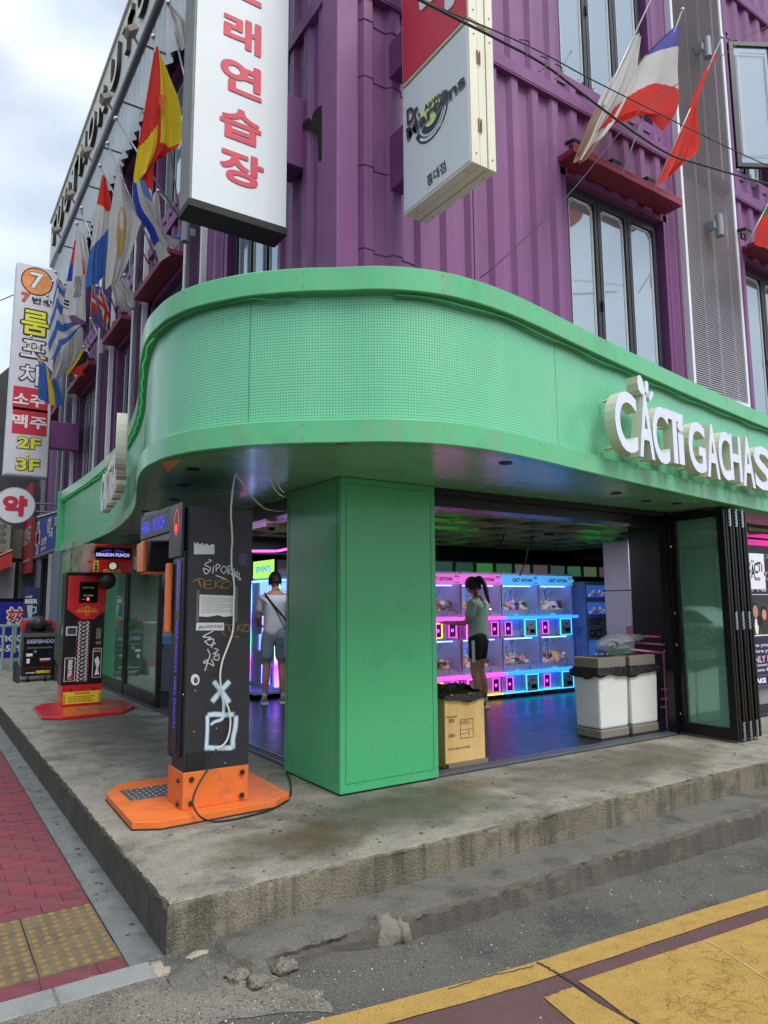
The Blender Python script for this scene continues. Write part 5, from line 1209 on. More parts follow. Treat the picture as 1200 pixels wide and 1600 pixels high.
obj('plastic_sheet', MB().grid(rows).grid([[(p[0], 9.73+k*.28, 2.352+.008*math.sin(p[0]*40+k*2)) for p in rows[0]] for k in (0, 1, 2)]).grid([[(1.63+.01*math.sin(i*3+k), 9.73+k*.28, 2.345-i/9*.38) for k in range(3)] for i in range(10)]), film, hd, smooth=True, solid=.001)
obj('wrap_edge', MB().box(2.405, 2.425, 9.72, 10.2, 2.0, 2.33), film, hd)
# black lower panel: coin screen, spiral column, stickers
obj('side_screen', MB().box(1.655, 1.79, 9.985, 10.0, 1.15, 1.27), M('white_bezel', (190, 196, 200), .4), t, bevel=.006); obj('screen_glass', MB().box(1.675, 1.775, 9.981, 9.986, 1.175, 1.255), M('grey_screen', (60, 68, 74), .2), t)
col_ = obj('spiral_column', MB().box(1.795, 1.945, 9.992, 9.9985, .56, 1.34), M('black_strip', (16, 16, 18), .3), t)
rim = MB().box(1.79, 1.795, 9.99, 9.9985, .555, 1.345).box(1.945, 1.95, 9.99, 9.9985, .555, 1.345).box(1.795, 1.945, 9.99, 9.9985, 1.34, 1.345).box(1.795, 1.945, 9.99, 9.9985, .555, .56); obj('red_rim', rim, M('red_print', ()), col_)
m = MB()
for i in range(15):
    zc = .59+i*.0515; cx = 1.87
    for s in (-1, 1):
        m.ribbon([(cx+s*.062, 9.9905, zc+.004), (cx+s*.052, 9.9905, zc+s*.017), (cx+s*.030, 9.9905, zc+s*.018)], .012, (0, -1, 0)); m.ribbon([(cx+s*.062, 9.9905, zc-.004), (cx+s*.05, 9.9905, zc-s*.015), (cx+s*.032, 9.9905, zc-s*.018)], .012, (0, -1, 0))
    m.ribbon([(cx+.026*math.cos(a*.8)*(1-a*.09), 9.9902, zc+.018*math.sin(a*.8)*(1-a*.09)) for a in range(9)], .007, (0, -1, 0))
tag(obj('spiral_print', m, M('white_print', ()), col_), kind='stuff')
st = MB().box(2.0, 2.11, 9.992, 9.999, .60, .98).box(1.66, 1.79, 9.992, 9.999, .57, .87); sk_ = obj('frame_sticker', st, white_ink, t)
m = MB().box(2.007, 2.103, 9.99, 9.9925, .607, .973).box(1.667, 1.783, 9.99, 9.9925, .577, .863); obj('sticker_ground', m, M('dark_sticker_ground', (26, 22, 26), .4), sk_)
m = MB(); world_Y(m, 'RATS', 2.02, 2.09, .93, .955, 9.988, 0, .04); m.prism([(2.02, 9.988, .83), (2.06, 9.988, .88), (2.09, 9.988, .80), (2.07, 9.988, .70), (2.09, 9.988, .64), (2.03, 9.988, .63), (2.05, 9.988, .73)], (0, -.001, 0), 1); text_into(m, 'DRAGON PUNCH', (1.70, 9.988, .845), (0, 0, -.25), (.055, 0, 0), 1, .05); m.prism([(1.69, 9.988, .60), (1.76, 9.988, .66), (1.775, 9.988, .60)], (0, -.001, 0), 2)
obj('sticker_print', m, [yl, white_ink, M('red_print', ())], sk_)
m = MB().box(2.03, 2.09, 9.99, 9.999, 1.10, 1.24).box(2.03, 2.095, 9.99, 9.999, 1.03, 1.07).box(2.02, 2.1, 9.99, 9.999, .93+.05, .94+.05); obj('coin_unit', m, [M('brass_coin_slot', (120, 112, 92), .4)], t)
obj('lock', MB().box(1.615, 1.628, 10.05, 10.08, 1.16, 1.26), hg, t)
# ------------------------------------------------------------ small third machine
t = thing('punch_machine', 'small black arcade punch machine with a ball on top beside the far green post', 'punch machine', (1.87, 13.9, HP))
obj('cabinet', MB().box(1.63, 2.13, 13.9, 14.3, HP+.09, 1.08).prism([(1.63, 13.9, 1.08), (1.63, 14.3, 1.08), (1.63, 14.3, 1.28), (1.63, 14.05, 1.22)], (.5, 0, 0)), rblk, t, bevel=.006)
obj('red_deck', MB().box(1.60, 2.13, 14.1, 14.32, 1.14, 1.27).box(1.60, 1.66, 13.95, 14.2, 1.08, 1.24).box(2.09, 2.14, 13.95, 14.2, 1.08, 1.24).box(1.66, 2.09, 13.93, 13.97, 1.06, 1.085), redm, t, bevel=.006)
obj('deck_art', MB().box(1.67, 1.84, 14.05, 14.1, 1.09, 1.2).box(1.92, 2.08, 14.05, 14.1, 1.09, 1.2), M('violet_print', (150, 130, 190), .5, var=.4, vs=20), t)
obj('grey_shelf', MB().box(1.61, 2.15, 13.84, 13.96, .99, 1.06), M('scuffed_grey', (86, 82, 80), .6), t, bevel=.006)
obj('punch_ball', MB().ball((1.855, 13.95, 1.235), .13, 20, 0, (1, 1, .98)), M('dark_grey_ball', (54, 52, 50), .4), t, smooth=True); obj('ball_stem', MB().cyl((1.87, 13.95, 1.0), (1.87, 13.95, 1.13), .03, 10), ink, t)
m = MB(); world_Y(m, 'DESPERADO', 1.68, 2.12, .88, .955, 13.897, 0, .07); obj('front_lettering', m, M('pale_violet_print', (180, 178, 220), .5, var=0), t)
m = MB(); world_Y(m, 'DESPERADO', 1.85, 2.07, .36, .41, 13.895, 1, .06); world_Y(m, 'arcade', 1.69, 1.83, .365, .39, 13.895, 0, .04)
for a in ((1.66, 2.09, .315, .32), (1.66, 2.09, .455, .46)): m.box(a[0], a[1], 13.894, 13.898, a[2], a[3], 2)
m.box(1.655, 1.66, 13.894, 13.898, .315, .46, 2).box(2.085, 2.09, 13.894, 13.898, .315, .46, 2).box(1.90, 2.07, 13.894, 13.898, .59, .615, 0).box(1.90, 2.07, 13.894, 13.898, .56, .588, 2).box(1.68, 1.78, 13.894, 13.898, .66, .71, 0).box(1.69, 1.74, 13.894, 13.898, .54, .62, 0)
obj('front_print', m, [white_ink, yl, M('red_print', ())], t)
obj('slot_bar', MB().box(1.69, 2.08, 13.87, 13.9, .79, .82), M('steel_bar', (120, 122, 128), .3, metal=.6), t); obj('coin_knob', MB().cyl((1.82, 13.88, .74), (1.82, 13.9, .74), .03, 14), hg, t)
for x in (1.56, 2.17): obj('leg', MB().prism([(x-.03, 13.78, HP), (x-.03, 14.3, HP), (x-.03, 14.3, HP+.34), (x-.03, 13.9, HP+.26)], (.06, 0, 0)), ink, t, bevel=.01)
for x in (1.72, 2.0): obj('castor', MB().cyl((x-.02, 13.86, HP+.045), (x+.02, 13.86, HP+.045), .045, 12), ink, t)
# ============================================================ SHOP LETTERS
lface = M('letter_face', (206, 212, 238), .35, var=.05, vs=9); lside = M('letter_side', (196, 198, 180), .5, var=.08, vs=5, streak=((160, 150, 120), .4, 8))
cum = [0.]
for a, b_ in zip(OL, OL[1:]): cum.append(cum[-1]+(b_-a).length)
def at_s(s):
    i = min(range(len(cum)), key=lambda k: abs(cum[k]-s)); return i
def hit(px, py, d=.10, left=False):
    best = None
    for i in range(len(OL)-1):
        if left != (OL[i].y > 4.9 and OL[i].x < 2.1): continue
        a, b_ = off(i, d), off(i+1, d); r_ = ray(px, py)
        # solve a + t(b-a) = k r
        ex, ey = b_.x-a.x, b_.y-a.y; det = r_.x*(-ey)+ex*r_.y
        if abs(det) < 1e-9: continue
        k = (a.x*(-ey)+ex*a.y)/det; t = (r_.x*a.y-r_.y*a.x)/det
        if 0 <= t <= 1 and k > 0:
            if best is None or k < best[0]: best = (k, cum[i]+t*(cum[i+1]-cum[i]), EYE+k*r_.z, i)
    return best
sg = thing('shop_sign', 'white channel letter sign on the right side of the green canopy reading CACTi GACHA SHOP', 'sign', (6.2, 3.5, 2.7))
LET = [('C', 964, 998, 613, 706), ('A', 1001, 1024, 618, 716), ('C', 1023, 1048, 637, 724), ('T', 1043, 1071, 645, 724), ('i', 1062, 1071, 661, 726), ('G', 1079, 1105, 661, 738), ('A', 1107, 1126, 665, 747), ('C', 1126, 1146, 676, 750), ('H', 1144, 1161, 682, 752), ('A', 1163, 1181, 685, 761), ('S', 1182, 1208, 700, 766), ('H', 1212, 1232, 710, 772), ('O', 1236, 1260, 716, 776), ('P', 1264, 1284, 722, 782)]
def letter(ch, x0, x1, y0, y1, par, left=False, d=.155, bold=.02, px=True):
    a = hit(x0, y1, d, left); b_ = hit(x1, y1, d, left); c_ = hit((x0+x1)/2, y0, d, left); e_ = hit((x0+x1)/2, y1, d, left)
    if not (a and b_ and c_): return
    A = off(a[3], d)+(off(a[3]+1, d)-off(a[3], d))*((a[1]-cum[a[3]])/(cum[a[3]+1]-cum[a[3]])); B = off(b_[3], d)+(off(b_[3]+1, d)-off(b_[3], d))*((b_[1]-cum[b_[3]])/(cum[b_[3]+1]-cum[b_[3]]))
    zb, zt = e_[2], c_[2]; put_letter(ch, A, B, zb, zt, par, bold)
def put_letter(ch, A, B, zb, zt, par, bold=.022, depth=.085, pins=True):
    U = Vector((B.x-A.x, B.y-A.y, 0)); n = U.normalized().cross(Vector((0, 0, 1))); m = MB()
    text_into(m, ch, Vector((A.x, A.y, zb))-n*depth, U, (0, 0, zt-zb), 0, bold, depth)
    # faces of the sweep: front shows the lit face, the rest the return
    o = obj('letter', m, [lface, lside], par)
    bk_ = MB(); text_into(bk_, ch, Vector((A.x, A.y, zb))-n*(depth+.001), U, (0, 0, zt-zb), 0, bold)
    # rear plate and stand-off pins
    c_ = Vector(((A.x+B.x)/2, (A.y+B.y)/2, zb+.05))
    if pins: obj('stand_off', MB().cyl(c_-n*(depth), c_-n*(depth+.10), .012, 6).cyl(c_-n*depth+Vector((0, 0, (zt-zb)*.8)), c_-n*(depth+.10)+Vector((0, 0, (zt-zb)*.8)), .012, 6), lside, o)
    return o
for L_ in LET: letter(*L_, sg)
# the two leaf shaped dots above the A
for pts in ([(996, 587), (1000, 586), (1003, 591), (1005, 600), (1008, 611), (1007, 616), (1003, 616), (998, 609), (996, 598)], [(1008, 597), (1011, 595), (1013, 600), (1013, 613), (1011, 616), (1008, 611)], [(1014, 621), (1017, 611), (1020, 612), (1021, 617), (1018, 624), (1015, 627)]):
    P = []
    for x, y in pts:
        h_ = hit(x, y, .155)
        P.append(off(h_[3], .155)+(off(h_[3]+1, .155)-off(h_[3], .155))*((h_[1]-cum[h_[3]])/(cum[h_[3]+1]-cum[h_[3]]))+Vector((0, 0, h_[2])))
    nn = NRM[hit(pts[0][0], pts[0][1], .17)[3]]
    m = MB().prism(P, nn*-.095); o = obj('leaf_dot', m, lface, sg)
    m.m = [0 if (len(f) == 3) else 1 for f in m.f]
    o.data.materials.append(lside); o.data.polygons.foreach_set('material_index', m.m)
sg2 = thing('shop_sign', 'white channel letter sign on the left street side of the green canopy, seen edge on', 'sign', (1.6, 7, 2.7))
s0 = min(range(len(OL)), key=lambda i: abs(OL[i].y-9.1)+(9 if OL[i].x > 2.2 else 0)); s = cum[s0]
widths = [w_*.72 for w_ in (.36, .34, .34, .34, .14, .12, .36, .34, .34, .34, .34, .12, .33, .34, .36, .33)]
for ch, w_ in zip('CACTi GACHA SHOP', widths):
    if s+w_ > cum[min(range(len(OL)), key=lambda i: abs(OL[i].y-5.75)+(9 if OL[i].x > 2.2 else 0))]: break
    if ch != ' ':
        i0, i1 = at_s(s), at_s(s+w_*.86); put_letter(ch, off(i0, .17), off(i1, .17), 2.66, 3.14, sg2, pins=False)
        if ch == 'A' and s < cum[s0]+.5: put_letter("'", off(at_s(s+.08), .17), off(at_s(s+.14), .17), 3.18, 3.3, sg2); put_letter("'", off(at_s(s+.2), .17), off(at_s(s+.26), .17), 3.18, 3.3, sg2)
    s += w_*1.02
# ============================================================ PROJECTING SIGNS
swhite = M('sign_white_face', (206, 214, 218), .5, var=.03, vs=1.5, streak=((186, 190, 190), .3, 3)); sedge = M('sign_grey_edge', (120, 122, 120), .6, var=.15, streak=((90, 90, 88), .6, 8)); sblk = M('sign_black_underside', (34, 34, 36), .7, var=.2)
crim = M('crimson_print', (196, 62, 84), .55, var=.03)
t = thing('projecting_sign', 'tall white sign with red Korean letters hung out from the left facade', 'sign', (2.0, 5.1, 4.6))
obj('sign_box', MB().box(1.555, 2.385, 5.05, 5.29, 4.66, 8.2), sedge, t, bevel=.006); obj('face_panel', MB().box(1.575, 2.375, 5.042, 5.049, 4.665, 8.2), swhite, t)
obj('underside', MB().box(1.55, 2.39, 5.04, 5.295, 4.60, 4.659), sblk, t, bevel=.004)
m = MB()
for ch, x0, y0, x1, y1 in (('노', 348, -66, 408, 12), ('래', 351, 15, 407, 89), ('연', 346, 84, 408, 160), ('습', 345, 160, 407, 232), ('장', 345, 227, 411, 300)):
    text_Y(m, ch, x0, y0, x1, y1, 5.038, 0, .036)
obj('lettering', m, crim, t)
ar = MB().box(2.39, 2.56, 5.08, 5.34, 5.28, 5.93); obj('bracket_arm', ar, purf, t, bevel=.006); obj('bracket_arm', MB().box(2.39, 2.56, 5.08, 5.34, 7.4, 8.0), purf, t, bevel=.006)
# torn hole in the wall sheet beside the arm
hole = MB().prism([PX(x, y, 2.545) for x, y in ((466, 197), (478, 188), (483, 184), (487, 189), (489, 178), (496, 169), (505, 163), (504, 248), (498, 252), (496, 214), (488, 204), (476, 202))], (-.003, 0, 0)); obj('torn_opening', hole, pdark, bld)
cream = M('cream_sign_casing', (216, 214, 196), .45, var=.04, vs=3, streak=((184, 176, 150), .3, 5))
def side_sign(name, label, z0, z1, face, mats):
    t = thing(name, label, 'sign', (3.1, 3.8, z0))
    obj('casing', MB().box(3.0, 3.075, 3.40, 4.22, z0, z1).box(3.081, 3.148, 3.405, 4.22, z0+.004, z1-.004).box(3.154, 3.225, 3.40, 4.22, z0, z1), cream, t, bevel=.005)
    obj('casing_core', MB().box(3.03, 3.2, 3.43, 4.2, z0+.03, z1-.03), M('dark_gap', (40, 38, 34), .8), t)
    obj('face_panel', MB().box(2.994, 2.9995, 3.42, 4.205, z0+.02, z1-.02), face, t)
    for zz in (z0+.3, z1-.25):
        h_ = MB().box(3.062, 3.072, 3.392, 3.399, zz-.05, zz+.05).box(3.084, 3.094, 3.392, 3.399, zz-.05, zz+.05)
        obj('hinge', h_, M('rusty_hinge', (120, 96, 64), .7), t)
    sc_ = MB()
    for xx in (3.04, 3.19):
        for zz in (z0+.08, z1-.08): sc_.cyl((xx, 3.399, zz), (xx, 3.394, zz), .005, 6)
        for yy in (3.5, 4.1): sc_.cyl((xx, yy, z0), (xx, yy, z0-.004), .005, 6)
    obj('rivets', sc_, M('dark_rivet', (70, 60, 50), .6), t).__setitem__('kind', 'stuff')
    return t
t = side_sign('projecting_sign', 'white sign box reading Dr. Martens hung from the right facade below the red sign', 4.56, 5.635, swhite, None)
navy = M('navy_logo_print', (44, 48, 62), .55, var=.02); lime = M('pale_lime_print', (214, 222, 150), .6, var=.03); greyp = M('grey_logo_shadow', (120, 122, 118), .6, var=0)
def XF(x, y, o=0.): return PX(x, y, 2.992-o)
def text_quad(mb, s, p_bl, p_br, p_tl, mi=0, bold=.03, o=0.): # sheared text on the X=2.992 face
    A = XF(*p_bl, o); B = XF(*p_br, o); C_ = XF(*p_tl, o); return text_into(mb, s, A, B-A, C_-A, mi, bold)
m = MB(); cc = XF(673, 178, .0); R_ = .165
arc = lambda r, a0, a1, o: [(2.992-o, cc.y-r*math.cos(a), cc.z+r*math.sin(a)) for a in [a0+(a1-a0)*i/24 for i in range(25)]]
dsk = MB().prism([(2.9925, cc.y-.135*math.cos(a), cc.z+.135*math.sin(a)) for a in [2*math.pi*i/28 for i in range(28)]], (-.0008, 0, 0)); obj('logo_disc', dsk, lime, t)
ar_ = MB().ribbon(arc(.185, -2.75, .35, .001), .05, (-1, 0, 0)).ribbon(arc(.115, -2.6, .1, .0015), .05, (-1, 0, 0)); obj('logo_ring', ar_, navy, t)
ar2 = MB().ribbon(arc(.183, -2.4, -.1, .002), .022, (-1, 0, 0)); obj('logo_ring_line', ar2, swhite, t)
for o_, mi, (dx, dy) in ((.003, 1, (1, 3.2)), (.0045, 0, (0, 0))):
    text_quad(m, 'Dr.', (636+dx, 197+dy), (656+dx, 181+dy), (635+dx, 172+dy), mi, .03, o_)
    text_quad(m, 'Martens', (636+dx, 219+dy), (727+dx, 131+dy), (634+dx, 202+dy), mi, .026, o_)
    text_quad(m, 'AirWair', (663+dx, 174+dy*.4), (697+dx, 145+dy*.4), (662+dx, 165+dy*.4), mi, .02, o_)
text_quad(m, 'With Bouncing Soles', (668, 217), (700, 188), (667, 212), 2, .0, .005)
text_quad(m, '홍대점', (668, 292), (697, 267), (666, 275), 0, .012, .003)
obj('lettering', m, [navy, greyp, swhite], t)
obj('support_arm', MB().box(3.04, 3.18, 4.22, 4.47, 4.92, 5.40), purf, t, bevel=.006)
redf = M('red_sign_face', (196, 44, 66), .5, var=.03)
t = side_sign('projecting_sign', 'red sign box with a white Korean letter directly above the white shoe shop sign', 5.665, 6.9, redf, None)
m = MB(); text_quad(m, '약', (652, 52), (718, -5), (648, -70), 0, .05, .002)
obj('lettering', m, M('white_sign_print', (214, 216, 216), .5, var=0), t)
obj('support_arm', MB().box(3.04, 3.18, 4.22, 4.47, 5.93, 6.25), purf, t, bevel=.006)
obj('lamp_box', MB().box(3.0, 3.3, 4.05, 4.3, 6.9, 6.98), cream, t)
# tall sign with the seven
t = thing('projecting_sign', 'tall narrow white sign with a 7 in a circle and 2F 3F beyond the flags', 'sign', (1.6, 15, 4.0))
obj('sign_box', MB().box(1.245, 2.0, 15.0, 15.3, 4.03, 8.32), M('sign_case_white', (200, 204, 212), .5, var=.04), t, bevel=.01)
obj('face_panel', MB().box(1.265, 1.985, 14.992, 14.999, 4.06, 8.30), M('sign_lilac_white', (206, 206, 216), .5, var=.03), t)
yel = M('yellow_print', (222, 222, 62), .5, var=0); orp = M('orange_circle_print', (226, 146, 84), .5, var=.25, vs=4)
Y7 = 14.988
def ringY(cx, cz, rx, rz, Y, n=28): return [(cx+rx*math.cos(2*math.pi*i/n), Y, cz+rz*math.sin(2*math.pi*i/n)) for i in range(n)]
c_ = PY(58, 440, Y7); obj('circle_ground', MB().prism(ringY(c_.x, c_.z, .27, .27, Y7), (0, .001, 0)), orp, t)
m = MB().ribbon(ringY(c_.x, c_.z, .28, .28, Y7-.001)+[ringY(c_.x, c_.z, .28, .28, Y7-.001)[0]], .022, (0, -1, 0)); m.v[-2] = m.v[0]; m.v[-1] = m.v[1]
def two(mb, s, box, fill, oline=.02, b0=.02, b1=.055):
    text_Y(mb, s, box[0]-.8, box[1]-.8, box[2]+.8, box[3]+.8, Y7-.003, 0, b1); text_Y(mb, s, *box, Y7-.006, fill, b0)
two(m, '7', (47, 424, 68, 454), 1); two(m, '7', (34, 456, 47, 473), 2)
text_Y(m, '번방', 50, 463, 82, 480, Y7-.004, 0, .03)
two(m, '룸', (34, 482, 76, 527), 3, b0=.022, b1=.06); two(m, '포', (33, 529, 73, 562), 1, b0=.015, b1=.055); two(m, '차', (31, 568, 66, 604), 1, b0=.015, b1=.055)
obj('lettering', m, [ink, white_ink, M('orange_print', ()), yel], t)
m = MB()
for a, b_, c2, d_ in ((19, 610, 76, 639), (18, 642, 75, 676)):
    p = PY(a, d_, Y7); q = PY(c2, b_, Y7); m.box(p.x, q.x, Y7-.003, Y7+.001, p.z, q.z)
obj('red_patch', m, redf, t, bevel=.03)
for w__, b__ in (('소주', (21, 613, 70, 638)), ('맥주', (19, 646, 73, 672))): m = MB(); text_Y(m, w__, *b__, Y7-.006, 0, .03); obj('red_patch_lettering', m, white_ink, t)
m = MB()
for s_, bx in (('2F', (27, 681, 64, 703)), ('3F', (25, 715, 62, 737))): text_Y(m, s_, bx[0]-1, bx[1]-1, bx[2]+1, bx[3]+1, Y7-.004, 1, .07); text_Y(m, s_, *bx, Y7-.008, 2, .03)
text_Y(m, '●', 40, 706, 46, 713, Y7-.008, 2, .03)
obj('lower_lettering', m, [white_ink, ink, yel], t)
obj('bracket_arm', MB().box(2.0, 2.56, 15.05, 15.25, 4.65, 5.2), purf, t, bevel=.01); obj('bracket_arm', MB().box(2.0, 2.56, 15.05, 15.25, 7.3, 7.8), purf, t, bevel=.01)
# round pharmacy sign
t = thing('round_sign', 'round white sign with a red Korean letter under the tall number seven sign', 'sign', (1.47, 15, 3.4))
c_ = PY(24, 790, 15.0); obj('disc_case', MB().cyl((c_.x, 15.0, c_.z), (c_.x, 15.22, c_.z), .355, 36), M('sign_case_grey', (150, 152, 156), .5), t, bevel=.01)
obj('disc_face', MB().cyl((c_.x, 14.985, c_.z), (c_.x, 14.999, c_.z), .335, 36), M('sign_white_disc', (208, 210, 218), .5, var=.03), t)
m = MB(); text_Y(m, '약', 6, 774, 41, 806, 14.98, 0, .06); obj('lettering', m, M('crimson_deep_print', (190, 34, 66), .5, var=0), t)
obj('bracket', MB().cyl((c_.x+.33, 15.1, c_.z+.08), (2.5, 15.1, c_.z+.08), .02, 8).cyl((c_.x+.33, 15.1, c_.z-.08), (2.5, 15.1, c_.z-.08), .02, 8).cyl((c_.x+.4, 15.1, c_.z-.2), (2.4, 15.1, c_.z-.0), .035, 8), steel, t)
# ============================================================ NEIGHBOURS TO THE LEFT
t = thing('pharmacy_sign', 'blue fascia sign with a red cross and Korean letters past the end of the canopy', 'sign', (2.4, 17.4, 2.7))
obj('sign_box', MB().box(2.36, 2.75, 15.5, 19.1, 2.74, 3.58), M('blue_sign_face', (30, 62, 140), .5, var=.05), t, bevel=.01); obj('underside', MB().box(2.35, 2.75, 15.49, 19.12, 2.68, 2.738), sedge, t)
m = MB(); world_X(m, '건강한', 18.0, 17.2, 2.92, 3.08, 2.355, 0, .03); world_X(m, '약', 17.15, 16.75, 3.05, 3.45, 2.355, 1, .07); world_X(m, '약', 17.1, 16.8, 3.08, 3.42, 2.352, 2, .02); world_X(m, '국', 16.7, 16.4, 2.98, 3.2, 2.355, 0, .04); world_X(m, '온누리', 18.0, 17.3, 2.78, 2.88, 2.355, 0, .02); world_X(m, '조제', 16.2, 15.8, 3.2, 3.4, 2.355, 0, .03)
m.box(2.35, 2.356, 18.55, 18.75, 2.8, 3.5, 2).box(2.35, 2.356, 18.35, 18.95, 3.02, 3.27, 2).box(2.353, 2.3575, 18.5, 18.8, 2.76, 3.54, 0).box(2.353, 2.3575, 18.3, 19.0, 2.98, 3.31, 0)
obj('lettering', m, [white_ink, white_ink, M('red_print', ())], t)
bl2 = thing('pharmacy_shop', 'grey blue rendered pier and dark shopfront under the blue pharmacy sign', 'shopfront', (2.6, 17, 0))
obj('wall', MB().box(2.62, 2.9, 14.3, 20.3, 0, 3.3), M('dark_shopfront', (44, 44, 50), .5), bl2); obj('pier', MB().box(2.3, 2.62, 15.0, 15.8, 0, 2.68), M('blue_grey_pier', (112, 124, 136), .6, var=.07), bl2, bevel=.01)
obj('pale_edge_board', MB().box(2.24, 2.3, 15.85, 15.95, HP, 2.6), M('pale_edge', (176, 178, 186), .6), bl2)
nb_ = thing('neighbour_building', 'grey concrete neighbouring building with red banners and a dark framed window', 'building', (0.5, 21, 0))
def nbx(name, q, Y0_, d, m_, par=nb_):   # photo box on a frontal plane
    a = PY(q[0], q[3], Y0_); b_ = PY(q[2], q[1], Y0_); return obj(name, MB().box(a.x, b_.x, Y0_, Y0_+d, a.z, b_.z), m_, par, bevel=.008)
obj('wall', MB().box(-2.5, 2.9, 21.2, 34, -.2, 3.6), M('neighbour_render', (112, 108, 104), .85, var=.1), nb_)
obj('upper_wall', MB().box(.9, 2.9, 21.9, 34, 3.6, 7.2), M('neighbour_dark', (66, 66, 70), .8, var=.15), nb_)
obj('side_roof', MB().prism([(.9, 21.9, 7.2), (2.9, 21.9, 9.6), (2.9, 21.9, 7.2)], (0, 9, 0)), M('neighbour_dark', ()), nb_)
cs = obj('concrete_sign_band', MB().prism([(-1.2, 20.5, 2.2), (1.95, 20.5, 2.95), (1.95, 20.5, 4.5), (-1.2, 20.5, 4.2)], (0, .6, 0)), M('beige_sign_band', (132, 136, 124), .8, var=.1, vs=2), nb_)
m = MB(); text_into(m, 'COFFEE', (1.0, 20.49, 2.95), (.85, 0, .2), (0, 0, .5), 0, .03); text_into(m, 'BAR & HOF', (1.0, 20.49, 2.75), (.85, 0, .2), (0, 0, .12), 1, .02); obj('faded_lettering', m, [M('faded_grey', (96, 96, 90), .8), M('faded_red', (160, 92, 78), .8)], nb_)
rdb = M('faded_red_banner', (150, 52, 58), .7, var=.08)
obj('red_banner', MB().box(2.3, 2.36, 19.3, 21.5, 2.35, 3.75), rdb, nb_); obj('red_banner', MB().box(2.3, 2.36, 19.9, 21.5, 3.9, 4.7), rdb, nb_)
m = MB(); world_X(m, '김밥천국', 21.3, 19.5, 3.1, 3.55, 2.295, 0, .03); world_X(m, '24', 20.9, 20.2, 4.1, 4.5, 2.295, 0, .03); m.box(2.29, 2.298, 19.4, 21.4, 2.66, 2.69)
obj('banner_lettering', m, M('dusty_white', (190, 184, 178), .7, var=0), nb_)
wf = nbx('window', (-40, 873, 66, 941), 20.9, .1, blackg)
a = PY(-38, 935, 20.88); b_ = PY(24, 879, 20.88); obj('pane', MB().box(a.x, b_.x, 20.86, 20.88, a.z, b_.z), M('pale_window', (148, 150, 158), .3, var=.15, vs=3), wf)
a = PY(27, 935, 20.88); b_ = PY(60, 879, 20.88); obj('pane', MB().box(a.x, b_.x, 20.86, 20.88, a.z, b_.z), M('dim_window', (74, 76, 80), .2, var=.2, vs=3), wf)
obj('awning_sheet', MB().prism([(.9, 20.3, 2.35), (2.0, 20.3, 2.95), (2.0, 20.9, 3.0), (.9, 20.9, 2.4)], (0, 0, .03)).prism([(1.5, 20.3, 2.32), (2.0, 20.3, 2.55), (2.0, 20.3, 2.9), (1.5, 20.3, 2.65)], (0, .02, 0), 1), [M('awning_cream', (176, 160, 150), .7), M('awning_red', (186, 56, 50), .7)], nb_)
t = thing('banner', 'blue vinyl banner with a red Chinese character hung below the dark window', 'banner', (1.2, 20.4, .9))
a = PY(-40, 1030, 20.4); b_ = PY(40, 940, 20.4); obj('cloth', MB().box(a.x, b_.x, 20.4, 20.42, a.z, b_.z), M('blue_banner', (34, 36, 148), .5, var=.06), t)
m = MB(); text_Y(m, '玆', 11, 949, 38, 978, 20.39, 0, .07); text_Y(m, '玆', 12, 950, 37, 977, 20.385, 1, .02); text_Y(m, 'moc', -4, 992, 34, 1003, 20.39, 0, .02); text_Y(m, '6-579', -6, 1007, 34, 1019, 20.39, 0, .03); obj('lettering', m, [white_ink, M('red_print', ())], t)
t = thing('railing', 'pale green tubular crowd barrier standing before the blue banner', 'barrier', (1.5, 17, 0))
gpn = M('pale_green_rail', (150, 176, 166), .5, var=.06)
z1 = PY(15, 978, 17).z; z0 = PY(15, 1058, 17).z
obj('top_rail', MB().cyl((.2, 17, z1), (PY(33, 978, 17).x, 17, z1), .03, 8), gpn, t); obj('bottom_rail', MB().cyl((.2, 17, z0+.02), (PY(33, 978, 17).x, 17, z0+.02), .025, 8), gpn, t)
for x in (33, 24, 20, 5, -8, -20): obj('upright', MB().cyl((PY(x, 1000, 17).x, 17, z0 if x != 24 else z0+.5), (PY(x, 1000, 17).x, 17, z1), .028, 8), gpn, t)
t = thing('poster_board', 'dark blue beer poster board leaning beside the small black punch machine', 'poster', (1.85, 15, .5))
P4 = [PY(x, y, 15.2) for x, y in ((34, 975), (59, 973), (63, 918), (40, 916))]
obj('board', MB().prism(P4, (0, .04, 0)), M('navy_poster', (38, 54, 96), .5, var=.06), t)
m = MB().prism([PY(x, y, 15.19) for x, y in ((34, 975), (59, 973), (60, 963), (36, 966))], (0, -.002, 0), 2).prism([PY(x, y, 15.19) for x, y in ((42, 946), (51, 945), (50, 965), (44, 966))], (0, -.002, 0), 1)
m.tube([PY(51, 949, 15.18), PY(56, 949, 15.18), PY(56, 957, 15.18), PY(51, 959, 15.18)], .018, 5, 1); text_Y(m, 'BEER', 39, 936, 59, 943, 15.18, 0, .04); text_Y(m, 'cold', 40, 930, 50, 934, 15.18, 0, .02)
obj('poster_print', m, [white_ink, M('pale_mug', (180, 190, 205), .5), M('poster_light_blue', (130, 156, 196), .5)], t)
# gutter box and drain pipes at the building end
obj('drain_pipe', MB().cyl((2.5, 19.0, 0), (2.5, 19.0, 9), .09, 10), steel, bld); obj('drain_pipe', MB().cyl((2.44, 16.62, 3.2), (2.44, 16.62, 8.8), .06, 10), steel, bld)
